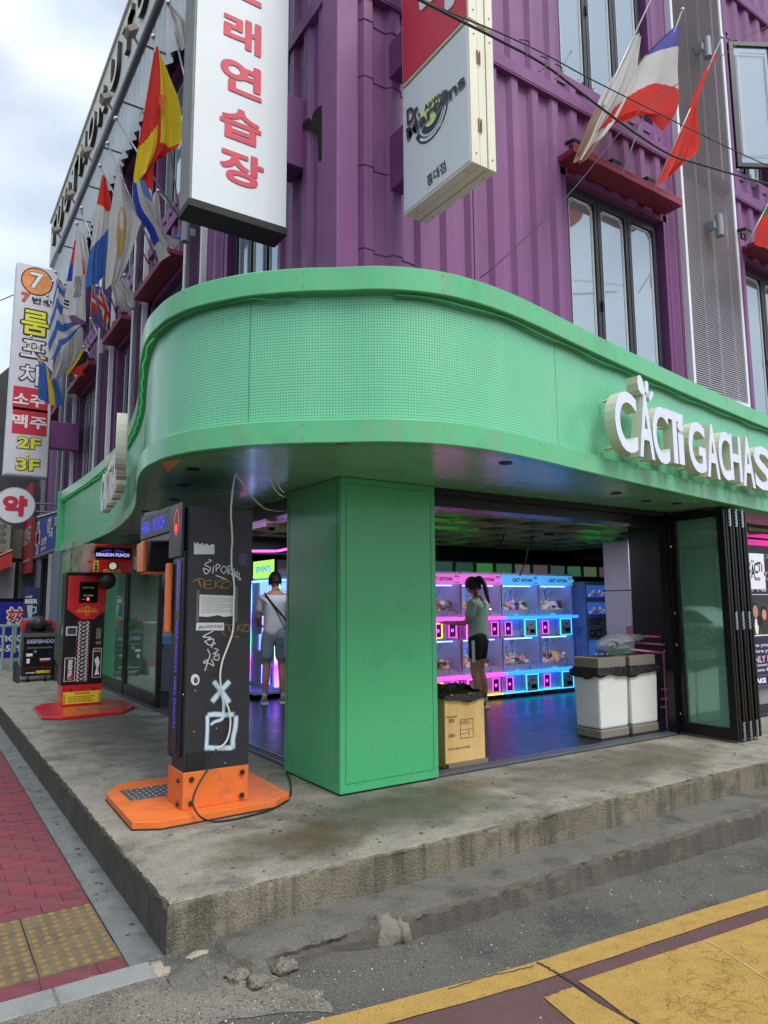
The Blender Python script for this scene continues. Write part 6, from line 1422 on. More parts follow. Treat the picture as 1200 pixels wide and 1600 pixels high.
# ============================================================ BINS, BOX, RACK
def bag(name, x0, x1, y0, y1, z, par, drop=.09, seed=1, spread=.012):
    r_ = random.Random(seed); m = MB(); rows = []; n = 44
    per = []
    for i in range(n):
        t_ = i/n*4; k = int(t_); f = t_-k
        per.append([(x0+(x1-x0)*f, y0), (x1, y0+(y1-y0)*f), (x1-(x1-x0)*f, y1), (x0, y1-(y1-y0)*f)][k])
    cx, cy = (x0+x1)/2, (y0+y1)/2
    for lv in range(6):
        row = []
        for i, (x, y) in enumerate(per+per[:1]):
            i = i % n; dx, dy = (x-cx), (y-cy); L_ = math.hypot(dx, dy); w_ = .007*math.sin(i*2.7+lv*1.3+seed)+.006*math.sin(i*5.1+lv)
            zz = z+.012 - lv/5*(drop+.018*math.sin(i*.45+seed)+.008*math.sin(i*1.3))
            row.append((x+dx/L_*(spread+w_+.006*lv), y+dy/L_*(spread+w_+.006*lv), zz))
        rows.append(row)
    rows.insert(0, [(cx+(x-cx)*.9, cy+(y-cy)*.9, z+.002) for x, y in per+per[:1]])
    return obj(name, m.grid(rows), M('black_bin_bag', (20, 20, 22), .28, var=.1, vs=9, bump=.8, bs=26), par, smooth=True, solid=.001)
binw = M('white_bin_plastic', (222, 223, 220), .45, var=.04, vs=2, dirt=((150, 148, 140), .5, 4, .6)); bing = M('grey_bin_plastic', (128, 122, 114), .5, var=.05)
def bin_(x0, x1, y0, label, seed):
    t = thing('litter_bin', label, 'bin', ((x0+x1)/2, y0+.15, FZ), 'white litter bins in the doorway')
    y1 = y0+.33; m = MB(); e = .012
    m.add([(x0+e, y0+e, FZ+.09), (x1-e, y0+e, FZ+.09), (x1-e, y1-e, FZ+.09), (x0+e, y1-e, FZ+.09), (x0, y0, FZ+.64), (x1, y0, FZ+.64), (x1, y1, FZ+.64), (x0, y1, FZ+.64)], [(0, 3, 2, 1), (4, 5, 6, 7), (0, 1, 5, 4), (1, 2, 6, 5), (2, 3, 7, 6), (3, 0, 4, 7)])
    obj('bin_body', m, binw, t, bevel=.022); obj('foot_band', MB().box(x0+.008, x1-.008, y0+.008, y1-.008, FZ, FZ+.088), bing, t, bevel=.015)
    obj('lid_rim', MB().box(x0+.01, x1-.01, y0+.01, y1-.01, FZ+.66, FZ+.765), bing, t, bevel=.012)
    obj('lid_opening', MB().box(x0+.07, x1-.07, y0+.07, y1-.07, FZ+.76, FZ+.768), ink, t)
    bag('bin_bag', x0, x1, y0, y1, FZ+.655, t, .085, seed, .004); return t
bin_(5.53, 5.965, 4.62, 'white litter bin with grey rim and black bag, nearer the shop interior', 3)
bin_(5.99, 6.42, 4.61, 'white litter bin with grey rim standing against the pink rack', 8)
t = thing('cardboard_box', 'tall open cardboard box with printed labels beside the green pillar', 'box', (3.83, 4.8, HP))
card = M('corrugated_cardboard', (214, 178, 118), .8, var=.07, vs=3, bump=.3, bs=20, streak=((176, 138, 82), .5, 14))
x0, x1, y0, y1, z0, z1 = 3.615, 4.03, 4.585, 4.90, FZ, .80
m = MB().box(x0, x1, y0, y0+.008, z0, z1).box(x0, x1, y1-.008, y1, z0, z1).box(x0, x0+.008, y0+.008, y1-.008, z0, z1).box(x1-.008, x1, y0+.008, y1-.008, z0, z1)
m.v = [(a+.004*noise.noise(Vector((a, b_, c2))*9), b_+.006*noise.noise(Vector((a*3, b_, c2*3))), c2+(.006*math.sin(a*30) if c2 > .7 else 0)) for a, b_, c2 in m.v]
obj('carton', m, card, t)
ck = MB()
for (a, b_, c2, d_) in ((.3, .62, .6, .66), (.55, .7, .95, .74), (.05, .9, .4, .93), (.5, .3, .98, .26), (.6, .2, .95, .22), (.35, .08, .8, .11), (.3, .8, .7, .86)):
    p, q = Vector((x0+(x1-x0)*a, y0-.001, z0+(z1-z0)*b_)), Vector((x0+(x1-x0)*c2, y0-.001, z0+(z1-z0)*d_)); ck.ribbon([p, p.lerp(q, .4)+Vector((0, 0, .004)), q], .003, (0, -1, 0))
tag(obj('crease', ck, M('pale_crease', (220, 188, 132), .8), t), kind='stuff')
m = MB(); Yb = y0-.0025
world_Y(m, '天天天', x0+.035, x0+.095, .585, .615, Yb, 0, .02); world_Y(m, 'FRAGILE', x0+.015, x0+.12, .625, .64, Yb, 0, .01); world_Y(m, '신라오', x0+.03, x0+.10, .47, .50, Yb, 0, .02); world_Y(m, '주식회사 MADE IN KOREA', x0+.02, x0+.26, .372, .39, Yb, 0, .01)
for a in ((.155, .29, .60, .603), (.155, .29, .565, .567), (.155, .29, .52, .522), (.155, .25, .49, .492), (.155, .29, .452, .455)): m.box(x0+a[0], x0+a[1], Yb-.0005, Yb+.0005, a[2], a[3])
for a in (.155, .29, .245): m.box(x0+a, x0+a+.003, Yb-.0005, Yb+.0005, .452 if a != .245 else .452, .603 if a != .245 else .522)
world_Y(m, 'N BOX', x0+.165, x0+.25, .575, .59, Yb, 0, .01)
obj('printing', m, M('brown_ink', (92, 70, 44), .8, var=0), t)
bag('bin_bag', x0, x1, y0, y1, .80, t, .05, 5, .0)
m = MB(); rows = []
for i in range(9):
    rows.append([(x0+.0+(x1-x0)*j/12, y0+.02+.28*i/8, .80+.075*math.sin(math.pi*j/12)**.6*(.7+.3*math.sin(i*1.3+j))+.015*math.sin(j*1.9+i)) for j in range(13)])
obj('bag_heap', m.grid(rows), M('black_bin_bag', ()), t, smooth=True)
obj('paper_strip', MB().box(3.615, 4.03, 4.545, 4.583, HP+.004, HP+.05), M('worn_board', (120, 112, 94), .8), t)
pink = M('pink_tube_paint', (236, 128, 184), .45, var=.06)
t = thing('rack', 'pink tubular steel rack standing between the bins and the glass doors', 'rack', (6.2, 5.0, FZ))
def RP(x, y, Y): return PY(x, y, Y)
for pts in ([(1037, 1020, 4.68), (1043, 1142, 4.68)], [(948, 1010, 4.80), (985, 1015, 4.8), (1036, 1020, 4.68), (1045, 1012, 4.9)], [(990, 1004, 4.95), (1045, 1008, 4.95)], [(985, 993, 5.0), (1045, 996, 5.0)], [(1034, 1077, 4.7), (1048, 1077, 4.9)], [(1034, 1092, 4.7), (1048, 1092, 4.9)], [(1033, 1105, 4.7), (1040, 1105, 4.7)], [(1043, 1142, 4.68), (1050, 1140, 4.8)], [(948, 1010, 4.80), (950, 1100, 4.8)]):
    obj('tube', MB().tube([RP(*p) for p in pts], .010 if len(pts) == 2 else .013, 8), pink, t)
for x in (982, 1036):
    a = RP(x-3, 992, 5.0); b_ = RP(x+4, 978, 5.0); obj('tab', MB().box(a.x, b_.x, 4.98, 5.0, a.z, b_.z), M('pink_tab', (196, 130, 150), .5), t)
t = thing('plastic_bag', 'crumpled clear plastic bag with green CACTi print lying on the pink rack', 'bag', (5.9, 4.9, 1.05))
rows = []
pb = [(930, 1018), (931, 1003), (945, 993), (965, 988), (985, 990), (1008, 992), (1010, 998), (995, 1002), (992, 1010), (993, 1026), (960, 1028)]
cx, cy = 962, 1008
for k in range(7):
    f = k/6; rows.append([tuple(PY(cx+(x-cx)*f, cy+(y-cy)*f, 4.86-.12*(1-f*f)+.03*math.sin(i*2.1+k*1.9))) for i, (x, y) in enumerate(pb+pb[:1])])
obj('film', MB().grid(rows), M('clear_film', (188, 190, 192), .15, var=.2, vs=14, alpha=.5, bump=1., bs=22, spec=1), t, smooth=True, solid=.002)
m = MB(); text_Y(m, 'CACTi', 950, 1012, 986, 1024, 4.70, 0, .04); obj('print', m, M('green_print', (34, 110, 60), .6, var=0), t)
# ============================================================ RIGHT EDGE: placard and next shop
t = thing('placard', 'small square white CACTi sign fixed to the green post', 'sign', (7.1, 3.9, 1.66))
obj('board', MB().box(6.93, 7.30, 3.90, 3.915, 1.665, 2.03), M('placard_white', (214, 218, 232), .4, var=.02), t, bevel=.002)
m = MB()
for ch, a, b_, c2, d_ in (('C', .04, .105, .165, .27), ('A', .105, .18, .115, .25), ('C', .17, .24, .16, .27), ('T', .235, .30, .18, .28), ('i', .305, .325, .18, .26)): world_Y(m, ch, 6.93+a, 6.93+b_, 1.665+c2, 1.665+d_, 3.898, 0, .03)
for a in (.125, .155): m.ribbon([(6.93+a, 3.897, 1.935+.0), (6.93+a+.012, 3.897, 1.96)], .012, (0, -1, 0))
m.box(7.10, 7.20, 3.896, 3.899, 1.76, 1.785); world_Y(m, 'GOTCHA SHOP', 7.105, 7.195, 1.765, 1.78, 3.894, 1, .02)
obj('lettering', m, [ink, white_ink], t); obj('hook_strip', MB().box(7.28, 7.32, 3.9, 4.17, 1.8, 1.84), hg, t)
ns = thing('next_shop', 'dark shopfront beside the arcade with pink fascia strips and a grey bench base', 'shopfront', (8.6, 5, HP))
obj('back_wall', MB().box(7.48, 13, 5.35, 5.4, HP, ZS), black, ns)
for z, h_ in ((2.40, .05), (2.29, .075)): obj('pink_strip', MB().box(7.5, 12, 5.10, 5.14, z, z+h_), glow('magenta_strip', (235, 60, 165), .55), ns)
obj('header', MB().box(7.5, 12, 5.05, 5.34, 2.15, 2.27), blackg, ns); obj('bench_base', MB().box(8.2, 10, 4.75, 5.2, HP+.08, .62), M('bench_grey', (128, 128, 134), .5), ns, bevel=.01); obj('bench_plinth', MB().box(8.15, 10, 4.72, 5.2, HP, HP+.075), M('dark_plinth', (46, 46, 52), .5), ns)
t = thing('poster', 'tall dark violet poster with white and pink lettering at the right edge', 'poster', (8.9, 4.7, .7))
obj('poster_ground', MB().box(8.22, 9.6, 4.70, 4.73, .66, 2.17), M('violet_poster', (40, 30, 66), .4, var=.35, vs=1.5), t)
m = MB(); Yp = 4.697
for s_, a, b_, c2, d_, mi in (('YOUR KOREA', 8.30, 9.1, 2.07, 2.13, 0), ('IN A PHOTO', 8.46, 9.0, 1.97, 2.02, 1), ('TO GO', 8.44, 8.9, 1.80, 1.91, 2), ('PIC', 8.46, 8.8, 1.66, 1.77, 2), ('Make your photo', 8.3, 9.1, .985, 1.04, 0), ('before you go', 8.31, 9.0, .915, .97, 0), ('ONLY HERE', 8.31, 9.0, .81, .89, 2), ('Convert', 8.42, 8.7, .765, .80, 0), ('iPhone & more', 8.33, 9.0, .705, .745, 0)): world_Y(m, s_, a, b_, c2, d_, Yp, mi, .03)
obj('lettering', m, [M('poster_white', (196, 196, 214), .5, var=0), M('red_print', ()), M('poster_pink', (216, 170, 206), .5, var=0)], t)
pc_ = obj('photo_print', MB().box(8.30, 9.4, 4.694, 4.698, 1.14, 1.62), M('photo_dark', (62, 56, 62), .5, var=.5, vs=6), t)
m = MB(); obj('photo_border', MB().box(8.28, 9.4, 4.695, 4.699, 1.62, 1.63).box(8.28, 9.4, 4.695, 4.699, 1.125, 1.14), white_ink, t)
def disc(m_, x, z, rx, rz, mi, o=0.): m_.prism([(x+rx*math.cos(a*.449), 4.692-o, z+rz*math.sin(a*.449)) for a in range(14)], (0, -.001, 0), mi)
disc(m, 8.50, 1.27, .11, .13, 0); disc(m, 8.50, 1.43, .075, .10, 1, .001); disc(m, 8.50, 1.42, .055, .078, 2, .002); disc(m, 8.70, 1.26, .10, .12, 0); disc(m, 8.69, 1.40, .07, .085, 1, .001); disc(m, 8.69, 1.38, .05, .066, 2, .002); disc(m, 8.50, 1.24, .04, .10, 3, .003); m.box(8.52, 8.64, 4.686, 4.69, 1.26, 1.36, 1)
obj('photo_figures', m, [M('coat_brown', (58, 48, 46), .6), M('hair_black', (24, 22, 24), .6), M('skin_print', (196, 146, 120), .6), white_ink], pc_)
t = thing('notice', 'narrow white MAK lettered strip with violet rule under the tall poster', 'sign', (8.7, 4.68, .55)); m = MB(); world_Y(m, 'MAKE', 8.32, 8.62, .57, .63, 4.688, 0, .05); m.box(8.2, 9.4, 4.688, 4.69, .655, .662, 1).box(8.2, 9.4, 4.688, 4.69, .535, .542, 1); obj('lettering', m, [white_ink, M('violet_rule', (150, 90, 190), .5)], t); obj('ground', MB().box(8.18, 9.6, 4.692, 4.70, .53, .659), M('navy_strip', (26, 30, 50), .4), t)
# glass-reflected street side: a white car and a hedge stand along the left street, out of the picture
# ============================================================ LAMPS, FLOODLIGHTS
lampg = M('lamp_grey_paint', (128, 132, 140), .45, var=.06, metal=.2)
def lamp_at(p, side, label, n=1):
    t = thing('wall_lamp', label, 'wall lamp', p, 'grey cylinder wall lamps on the mesh strips'); x, y, z = p
    obj('cylinder_body', MB().cyl((x, y, z-.13), (x, y, z+.13), .048, 20), lampg, t, bevel=.004, smooth=False)
    obj('lens', MB().cyl((x, y, z-.134), (x, y, z-.1295), .04, 16), M('lens_dark', (60, 62, 64), .2), t)
    if side == 'R': b_ = MB().box(x-.1, x-.045, y+.01, y+.06, z-.04, z+.05).box(x-.09, x-.02, y+.06, 4.39, z-.04, z+.05)
    else: b_ = MB().box(x+.04, 2.49, y-.03, y+.03, z-.04, z+.05)
    obj('bracket', b_, lampg, t)
for (px, py, l_) in ((1105, 75, 'grey cylinder lamp on the right mesh strip, upper one beside the red flag'), (1124, 353, 'grey cylinder lamp on the right mesh strip, lower one between the windows')):
    p = PY(px, py, 4.27); lamp_at(tuple(p), 'R', l_)
for (px, py, l_) in ((290, 362, 'grey cylinder lamp just under the tall white red-lettered sign'), (211, 470, 'grey cylinder lamp beside the union flag on the left facade'), (160, 542, 'grey cylinder lamp below the red pole tip on the left facade'), (106, 618, 'farthest grey cylinder lamp beside the blue and yellow flag')):
    p = PX(px, py, 2.38); lamp_at(tuple(p), 'L', l_)
def flood(p, ang, label, side):
    t = thing('floodlight', label, 'floodlight', p, 'black floodlights on the burgundy awnings'); x, y, z = p
    if side == 'R':
        obj('lamp_head', MB().obox((x-.07, y-.06, z+.07), (.14, 0, 0), (0, .12, .025), (0, -.008, .035)), M('flood_black', (24, 24, 26), .4), t, bevel=.004)
        obj('stand', MB().box(x-.05, x-.04, y, y+.02, z, z+.08).box(x+.04, x+.05, y, y+.02, z, z+.08).box(x-.05, x+.05, y-.0, y+.02, z-.0, z+.012), M('flood_black', ()), t)
        obj('lamp_glass', MB().obox((x-.06, y-.055, z+.066), (.12, 0, 0), (0, .10, .02), (0, .001, -.004)), M('flood_glass', (190, 196, 200), .2), t)
    else:
        obj('lamp_head', MB().obox((x-.06, y-.07, z+.07), (0, .14, 0), (.12, 0, .025), (-.008, 0, .035)), M('flood_black', ()), t, bevel=.004)
        obj('stand', MB().box(x, x+.02, y-.05, y-.04, z, z+.08).box(x, x+.02, y+.04, y+.05, z, z+.08), M('flood_black', ()), t)
        obj('lamp_glass', MB().obox((x-.055, y-.06, z+.066), (0, .12, 0), (.10, 0, .02), (.001, 0, -.004)), M('flood_glass', ()), t)
for i, (px, py) in enumerate(((897, 236), (957, 262), (1011, 297), (1163, 375))):
    p = PY(px, py, 4.33); p.z = 5.962; flood(tuple(p), 0, ('small black floodlight under the white brown-edged flag on the awning', 'small black floodlight below the blue white red flag', 'small black floodlight at the foot of the plain red flag', 'small black floodlight on the awning at the right picture edge')[i], 'R')
for (a, b_), nm in zip(LW[1:4], ('nearest', 'middle', 'far')):
    for k, w_ in enumerate(('near', 'centre', 'far')):
        flood((2.42, a+.25+k*(b_-a-.5)/2, 5.962), 0, 'small black floodlight at the %s end of the %s burgundy awning on the left facade' % (w_, nm) if w_ != 'centre' else 'small black floodlight at mid length of the %s burgundy awning on the left facade' % nm, 'L')
for i in range(7):      # boxes along the steel rail, aimed at the sign band
    y = 6.1+i*1.55; t = thing('rail_floodlight', 'rusty square floodlight on the steel rail under the roof, %s from the near end' % 'first second third fourth fifth sixth seventh'.split()[i], 'floodlight', (2.0, y, 9.25), 'square floodlights along the roof rail')
    obj('lamp_head', MB().obox((1.93, y-.1, 9.30), (0, .2, 0), (.12, 0, .1), (-.05, 0, .06)), M('rusty_grey', (146, 136, 126), .6, var=.15), t, bevel=.006); obj('arm', MB().cyl((2.1, y, 9.2), (2.0, y, 9.32), .018, 6), steel, t)
# ============================================================ FLAGS
polem = M('flag_pole_steel', (150, 152, 158), .35, metal=.5, var=.05); ballm = M('finial_silver', (196, 198, 204), .25, metal=.6, var=0)
def cm(n, rgb): return M('cloth_'+n, rgb, .85, var=.05, vs=6, bump=.15, bs=90)
W_, R_c, B_, Y_, K_, BR_, PB_, CB_, GR_ = cm('white', (200, 200, 198)), cm('red', (206, 50, 42)), cm('blue', (60, 104, 178)), cm('yellow', (222, 196, 40)), cm('black', (34, 30, 32)), cm('stained', (150, 116, 92)), cm('violet_blue', (84, 82, 160)), cm('cobalt', (44, 64, 176)), cm('green', (44, 116, 58))
def _cm(m):
    t_, N, lk, b = nodes_of(m); tr = N('ShaderNodeBsdfTranslucent'); src = base_socket(m); lk(src, tr.inputs[0]); mx_ = N('ShaderNodeMixShader'); mx_.inputs[0].default_value = .42
    o_ = [n for n in t_.nodes if n.type == 'OUTPUT_MATERIAL'][0]; lk(b.outputs[0], mx_.inputs[1]); lk(tr.outputs[0], mx_.inputs[2]); lk(mx_.outputs[0], o_.inputs[0])
GD_, LB_ = cm('gold', (190, 164, 104)), cm('sky_blue', (108, 142, 204))
[_cm(m_) for m_ in MATS.values() if m_.name.startswith('cloth_')]
PAL = [W_, R_c, B_, Y_, K_, BR_, PB_, CB_, GR_, GD_, LB_]
Wi, Ri, Bi, Yi, Ki, BRi, PBi, CBi, GRi, GDi, LBi = range(11)
def rows_to_grid(rows, Y, nu, nv, fold, nf, ph, dshift=0., side='Y'):
    # rows of photo outline points on a plane of depth Y; smooth in both directions
    R2 = []
    for r in rows:
        P = [PY(x, y, Y+dshift) for x, y in r]; c = cr_curve(P, 8); c = resample(c, max(1e-4, sum((b-a).length for a, b in zip(c, c[1:]))/nu*.9999)); 
        while len(c) < nu+1: c.append(c[-1].copy())
        R2.append(c[:nu+1])
    cols = []
    for j in range(nu+1):
        cc_ = cr_curve([r[j] for r in R2], 6); L_ = sum((b-a).length for a, b in zip(cc_, cc_[1:]))
        n = len(cc_)-1; cols.append([cc_[min(n, int(round(k/nv*n)))] if False else cc_[int(k/nv*n)].lerp(cc_[min(n, int(k/nv*n)+1)], k/nv*n-int(k/nv*n)) for k in range(nv+1)])
    g = []
    for k in range(nv+1):
        v = k/nv; row = []
        for j in range(nu+1):
            u = j/nu; p = cols[j][k].copy()
            amp = fold*(.35+.65*v); p.y += amp*math.sin(u*math.pi*2*nf+ph+v*1.3)+amp*.4*math.sin(u*math.pi*2*nf*2.3+ph*2-v*2.6)+amp*.25*math.sin(v*7+u*5+ph)
            row.append(p)
        g.append(row)
    return g
def flag(label, ball, base, Y, rows, color, fold=.035, nf=1.5, ph=0., nu=48, nv=72, rp=.011, rb=.028, side='L', grp='national flags on angled poles'):
    bp_ = PY(*ball, Y); b0 = Vector(base) if len(base) == 3 else PY(*base, Y)
    t = thing('flag', label, 'flag', tuple(b0), grp)
    obj('pole', MB().cyl(b0, bp_, rp, 8), polem, t, smooth=True); obj('finial', MB().ball(bp_, rb, 12), ballm, t, smooth=True)
    if rows:
        g = rows_to_grid(rows, Y, nu, nv, fold, nf, ph)
        obj('cloth', MB().grid(g, fn=lambda i, j: color((j+.5)/nu, (i+.5)/nv)), PAL, t, smooth=True)
    return t
const = lambda c: (lambda u, v: c)
def wallbase(Y, z=6.0, x=2.40): return (x, Y, z)
flag('white flag at the top of the left facade, mostly behind the tall white sign', (262, 4), wallbase(7.0, 6.0), 6.7, [[(263, 8), (266, 9), (268, 10)], [(272, 30), (280, 32), (290, 40)], [(276, 50), (286, 60), (297, 70)], [(284, 76), (290, 82), (297, 90)]], const(Wi), ph=1)
_sp = flag('red and yellow flag with a crest hanging from the highest visible pole', (239, 57), wallbase(8.0), 7.6, [[(243, 72), (245, 73), (248, 75)], [(235, 120), (254, 112), (266, 118)], [(226, 175), (250, 160), (282, 165)], [(217, 225), (246, 225), (281, 226)], [(210, 272), (232, 262), (250, 240)], [(212, 283), (226, 274), (240, 258)]],
     lambda u, v: (Ri if v < .50+.25*(.45-u) else Yi) if u < .42 else (Yi if v < .60 and u > .5 else Ri), fold=.06, nf=1.3, ph=.5)
obj('cloth_corner', MB().grid(rows_to_grid([[(225, 262), (233, 258), (240, 262)], [(224, 275), (232, 276), (240, 280)], [(230, 292), (236, 298), (238, 300)]], 7.62, 8, 10, .015, 1, 0)), R_c, _sp, smooth=True)
obj('crest', MB().prism([PY(254+5.5*math.cos(a*.6), 158+11*math.sin(a*.6), 7.50) for a in range(11)], (0, -.002, 0)), M('crest_print', (196, 96, 48), .8, var=.5, vs=30), _sp)
flag('blue and white flag sagging behind the red and yellow one', (181, 185), (281, 341), 8.4, [[(208, 278), (216, 278), (227, 282)], [(209, 305), (222, 300), (238, 312)], [(215, 335), (230, 322), (243, 345)], [(233, 362), (246, 350), (262, 372)], [(244, 390), (258, 380), (274, 370)], [(250, 408), (266, 400), (284, 370)]],
     lambda u, v: CBi if u < .22 and v < .75 else (LBi if (u > .45 and v < .22) or (u > .86 and v > .68) else Wi), fold=.05, nf=1.2, ph=2)
flag('short white flag tucked behind the sagging blue and white one', (247, 298), (283, 345), 8.9, [[(240, 302), (244, 300), (248, 302)], [(234, 320), (241, 318), (250, 322)], [(238, 342), (244, 345), (250, 350)]], const(Wi), fold=.03)
flag('white flag with a faded golden emblem, widest of the white ones', (168, 224), (247, 412), 9.4, [[(184, 256), (186, 256), (188, 258)], [(178, 300), (190, 296), (200, 310)], [(172, 340), (192, 336), (221, 336)], [(169, 385), (190, 385), (212, 370)], [(166, 425), (184, 425), (198, 412)], [(166, 450), (178, 444), (188, 438)]],
     lambda u, v: GDi if ((u-.38)/.17)**2+((v-.52)/.17)**2 < 1 and not ((u-.36)**2+(v-.44)**2 < .004) else Wi, fold=.06, nf=1.6, ph=.8)
flag('red white and blue flag hanging long beside the golden emblem one', (156, 259), (232, 412), 9.9, [[(160, 273), (162, 274), (165, 277)], [(154, 305), (163, 300), (172, 305)], [(148, 340), (160, 338), (174, 330)], [(143, 380), (156, 372), (171, 362)], [(137, 420), (148, 408), (166, 390)], [(133, 450), (146, 446), (162, 432)]],
     lambda u, v: Ri if v < .34-.12*(1-u)+.06 else (Wi if v < .60+.10*(.5-u) else Bi), fold=.05, nf=1.2, ph=1.7)
flag('creased white flag below the golden emblem one, above a lamp', (195, 430), (212, 470), 10.4, [[(172, 442), (182, 440), (192, 434)], [(176, 455), (190, 458), (208, 462)], [(180, 470), (196, 476), (210, 476)], [(190, 482), (200, 484), (210, 480)]], const(Wi), fold=.06, nf=2)
flag('bare pole with a silver ball leaning from the awning behind the flags', (127, 325), wallbase(11.2), 10.9, None, None)
flag('white flag with red and blue disc and black bars', (120, 349), wallbase(12.0), 11.7, [[(120, 359), (122, 360), (124, 362)], [(113, 395), (122, 392), (130, 398)], [(106, 430), (120, 430), (134, 428)], [(101, 465), (118, 468), (134, 462)], [(98, 490), (114, 494), (135, 502)]],
     lambda u, v: (Ri if v < .38 else CBi) if u < .26 and v < .56 and v > .12 else (Ki if (.38 < u < .78 and .52 < v < .74 and int((u*1.0+v*.55)*26) % 2 == 0 and abs(u-.58) < .2) or (u < .22 and .74 < v < .9 and int(v*42) % 2 == 0) else (Ri if u > .86 and .3 < v < .5 else Wi)), fold=.04, nf=1, ph=.3)
flag('narrow white flag directly right of the barred white one', (127, 330), wallbase(12.3), 12.0, [[(126, 362), (129, 362), (131, 366)], [(124, 390), (130, 390), (137, 396)], [(126, 425), (131, 428), (138, 432)]], const(Wi), fold=.03)
flag('blue and white striped flag hanging in front of the tall number sign', (87, 425), wallbase(13.0), 12.8, [[(89, 434), (91, 435), (93, 437)], [(84, 465), (92, 458), (102, 456)], [(79, 500), (90, 494), (104, 482)], [(76, 535), (90, 528), (112, 505)], [(79, 562), (95, 550), (127, 508)]],
     lambda u, v: Bi if int((v*.9+.28*(1-u) if u > .35 else v*.9+.55*u)*9) % 2 == 0 else Wi, fold=.05, nf=1.5, ph=1)
flag('union flag in violet blue, red and white crumpled over its pole', (152, 447), (188, 496), 12.4, [[(150, 448), (156, 448), (164, 450)], [(143, 463), (158, 460), (172, 466)], [(144, 482), (162, 480), (186, 494)], [(150, 504), (164, 500), (182, 502)], [(160, 516), (167, 518), (172, 516)]],
     lambda u, v: (lambda a, b_: Ri if min(abs(a), abs(b_)) < .07 else (Wi if min(abs(a), abs(b_)) < .15 else (Ri if (u < .16 and .25 < v < .6) else PBi)))((u-.5)+.15*(v-.5), (v-.5)*1.-.7*(u-.45)), fold=.03, nf=1.2, ph=2)
flag('faded white flag bunched beneath the striped and barred flags', (142, 498), (168, 558), 13.2, [[(104, 515), (118, 510), (128, 512)], [(95, 540), (112, 535), (130, 530)], [(88, 562), (104, 566), (124, 552)], [(80, 590), (96, 584), (112, 572)], [(80, 592), (88, 592), (96, 584)]],
     lambda u, v: Wi if not (.4 < u < .62 and .2 < v < .5 and int((u+v)*30) % 3 == 0) else GDi, fold=.07, nf=2, ph=.5)
flag('black red and gold flag half hidden below the bunched white one', (131, 542), (150, 566), 13.8, [[(127, 544), (115, 562), (102, 583)], [(131, 547), (120, 566), (106, 587)], [(136, 553), (126, 566), (114, 574)], [(143, 565), (131, 572), (115, 576)], [(142, 580), (134, 588), (112, 584)]],
     lambda u, v: Yi if v < .28 else (Ki if v < .66 else Ri), fold=.03, nf=1, ph=0)
flag('blue flag with a yellow cross, lowest and farthest along the facade', (44, 537), (92, 610), 14.2, [[(50, 545), (54, 549), (58, 553)], [(60, 562), (68, 566), (77, 575)], [(61, 585), (73, 588), (88, 592)], [(60, 605), (76, 610), (94, 608)], [(60, 622), (78, 632), (99, 633)]],
     lambda u, v: Yi if (.46 < u < .70 and v > .3) or (.14 < v < .27) else Bi, fold=.04, nf=1.3, ph=.9)
flag('bare angled pole with a red tip beyond the blue and yellow flag', (49, 526), (75, 566), 14.5, None, None)
flag('pole with two silver balls touching the top of the tall number sign', (82, 440), wallbase(14.4), 13.9, None, None)
flag('pole ending in a ball in front of the Korean lettering on the tall sign', (74, 462), wallbase(14.8), 14.2, None, None)
flag('short pole with two balls low in front of the tall number sign', (68, 470), wallbase(15.0), 14.5, None, None)
# right facade
flag('white flag with stained brown lower edge blowing left on the right facade', (1036, -42), (905, 240), 3.95, [[(996, 52), (998, 54), (1000, 58)], [(975, 95), (984, 92), (995, 92)], [(946, 140), (962, 140), (990, 124)], [(925, 185), (942, 190), (960, 186)], [(912, 218), (926, 222), (942, 212)], [(899, 252), (906, 254), (913, 252)]],
     lambda u, v: BRi if (u < .18 and v > .5) or (u > .55 and v > .82) or (.45 < u < .52 and v > .5) else Wi, fold=.035, nf=1.6, ph=1, rp=.008, rb=.022)
flag('blue white and red flag filled like a sail over the window', (1066, 15), (972, 272), 3.9, [[(1057, 39), (1058, 40), (1059, 41)], [(1013, 82), (1036, 76), (1058, 73)], [(988, 122), (1022, 120), (1057, 112)], [(962, 166), (1008, 146), (1058, 142)], [(945, 192), (1000, 182), (1055, 175)], [(934, 205), (968, 182), (1006, 183), (1037, 204)]],
     lambda u, v: PBi if v < .21 else (Wi if v < .56-.10*math.sin(u*3.1)+.04 else Ri), fold=.05, nf=.8, ph=.4, rp=.007, rb=.020)
flag('plain red flag folded over itself on a pole before the mesh strip', (1128, 58), (1022, 298), 3.85, [[(1118, 83), (1120, 84), (1122, 86)], [(1096, 124), (1099, 124), (1104, 122)], [(1078, 168), (1084, 166), (1091, 160)], [(1062, 212), (1076, 206), (1090, 200)], [(1049, 236), (1068, 240), (1088, 236)], [(1040, 258), (1052, 262), (1066, 256)], [(1024, 291), (1036, 285), (1050, 272)]], const(Ri), fold=.04, nf=1.1, ph=2, rp=.007, rb=.020)
flag('red and green flag cut off by the right picture edge', (1215, 290), (1165, 385), 3.9, [[(1194, 322), (1206, 318), (1222, 314)], [(1188, 338), (1206, 336), (1226, 336)], [(1182, 360), (1206, 364), (1230, 366)], [(1181, 380), (1204, 388), (1230, 392)]], lambda u, v: GRi if v < .34 else Ri, fold=.03, nf=1.2, ph=0, rp=.007, rb=.02)
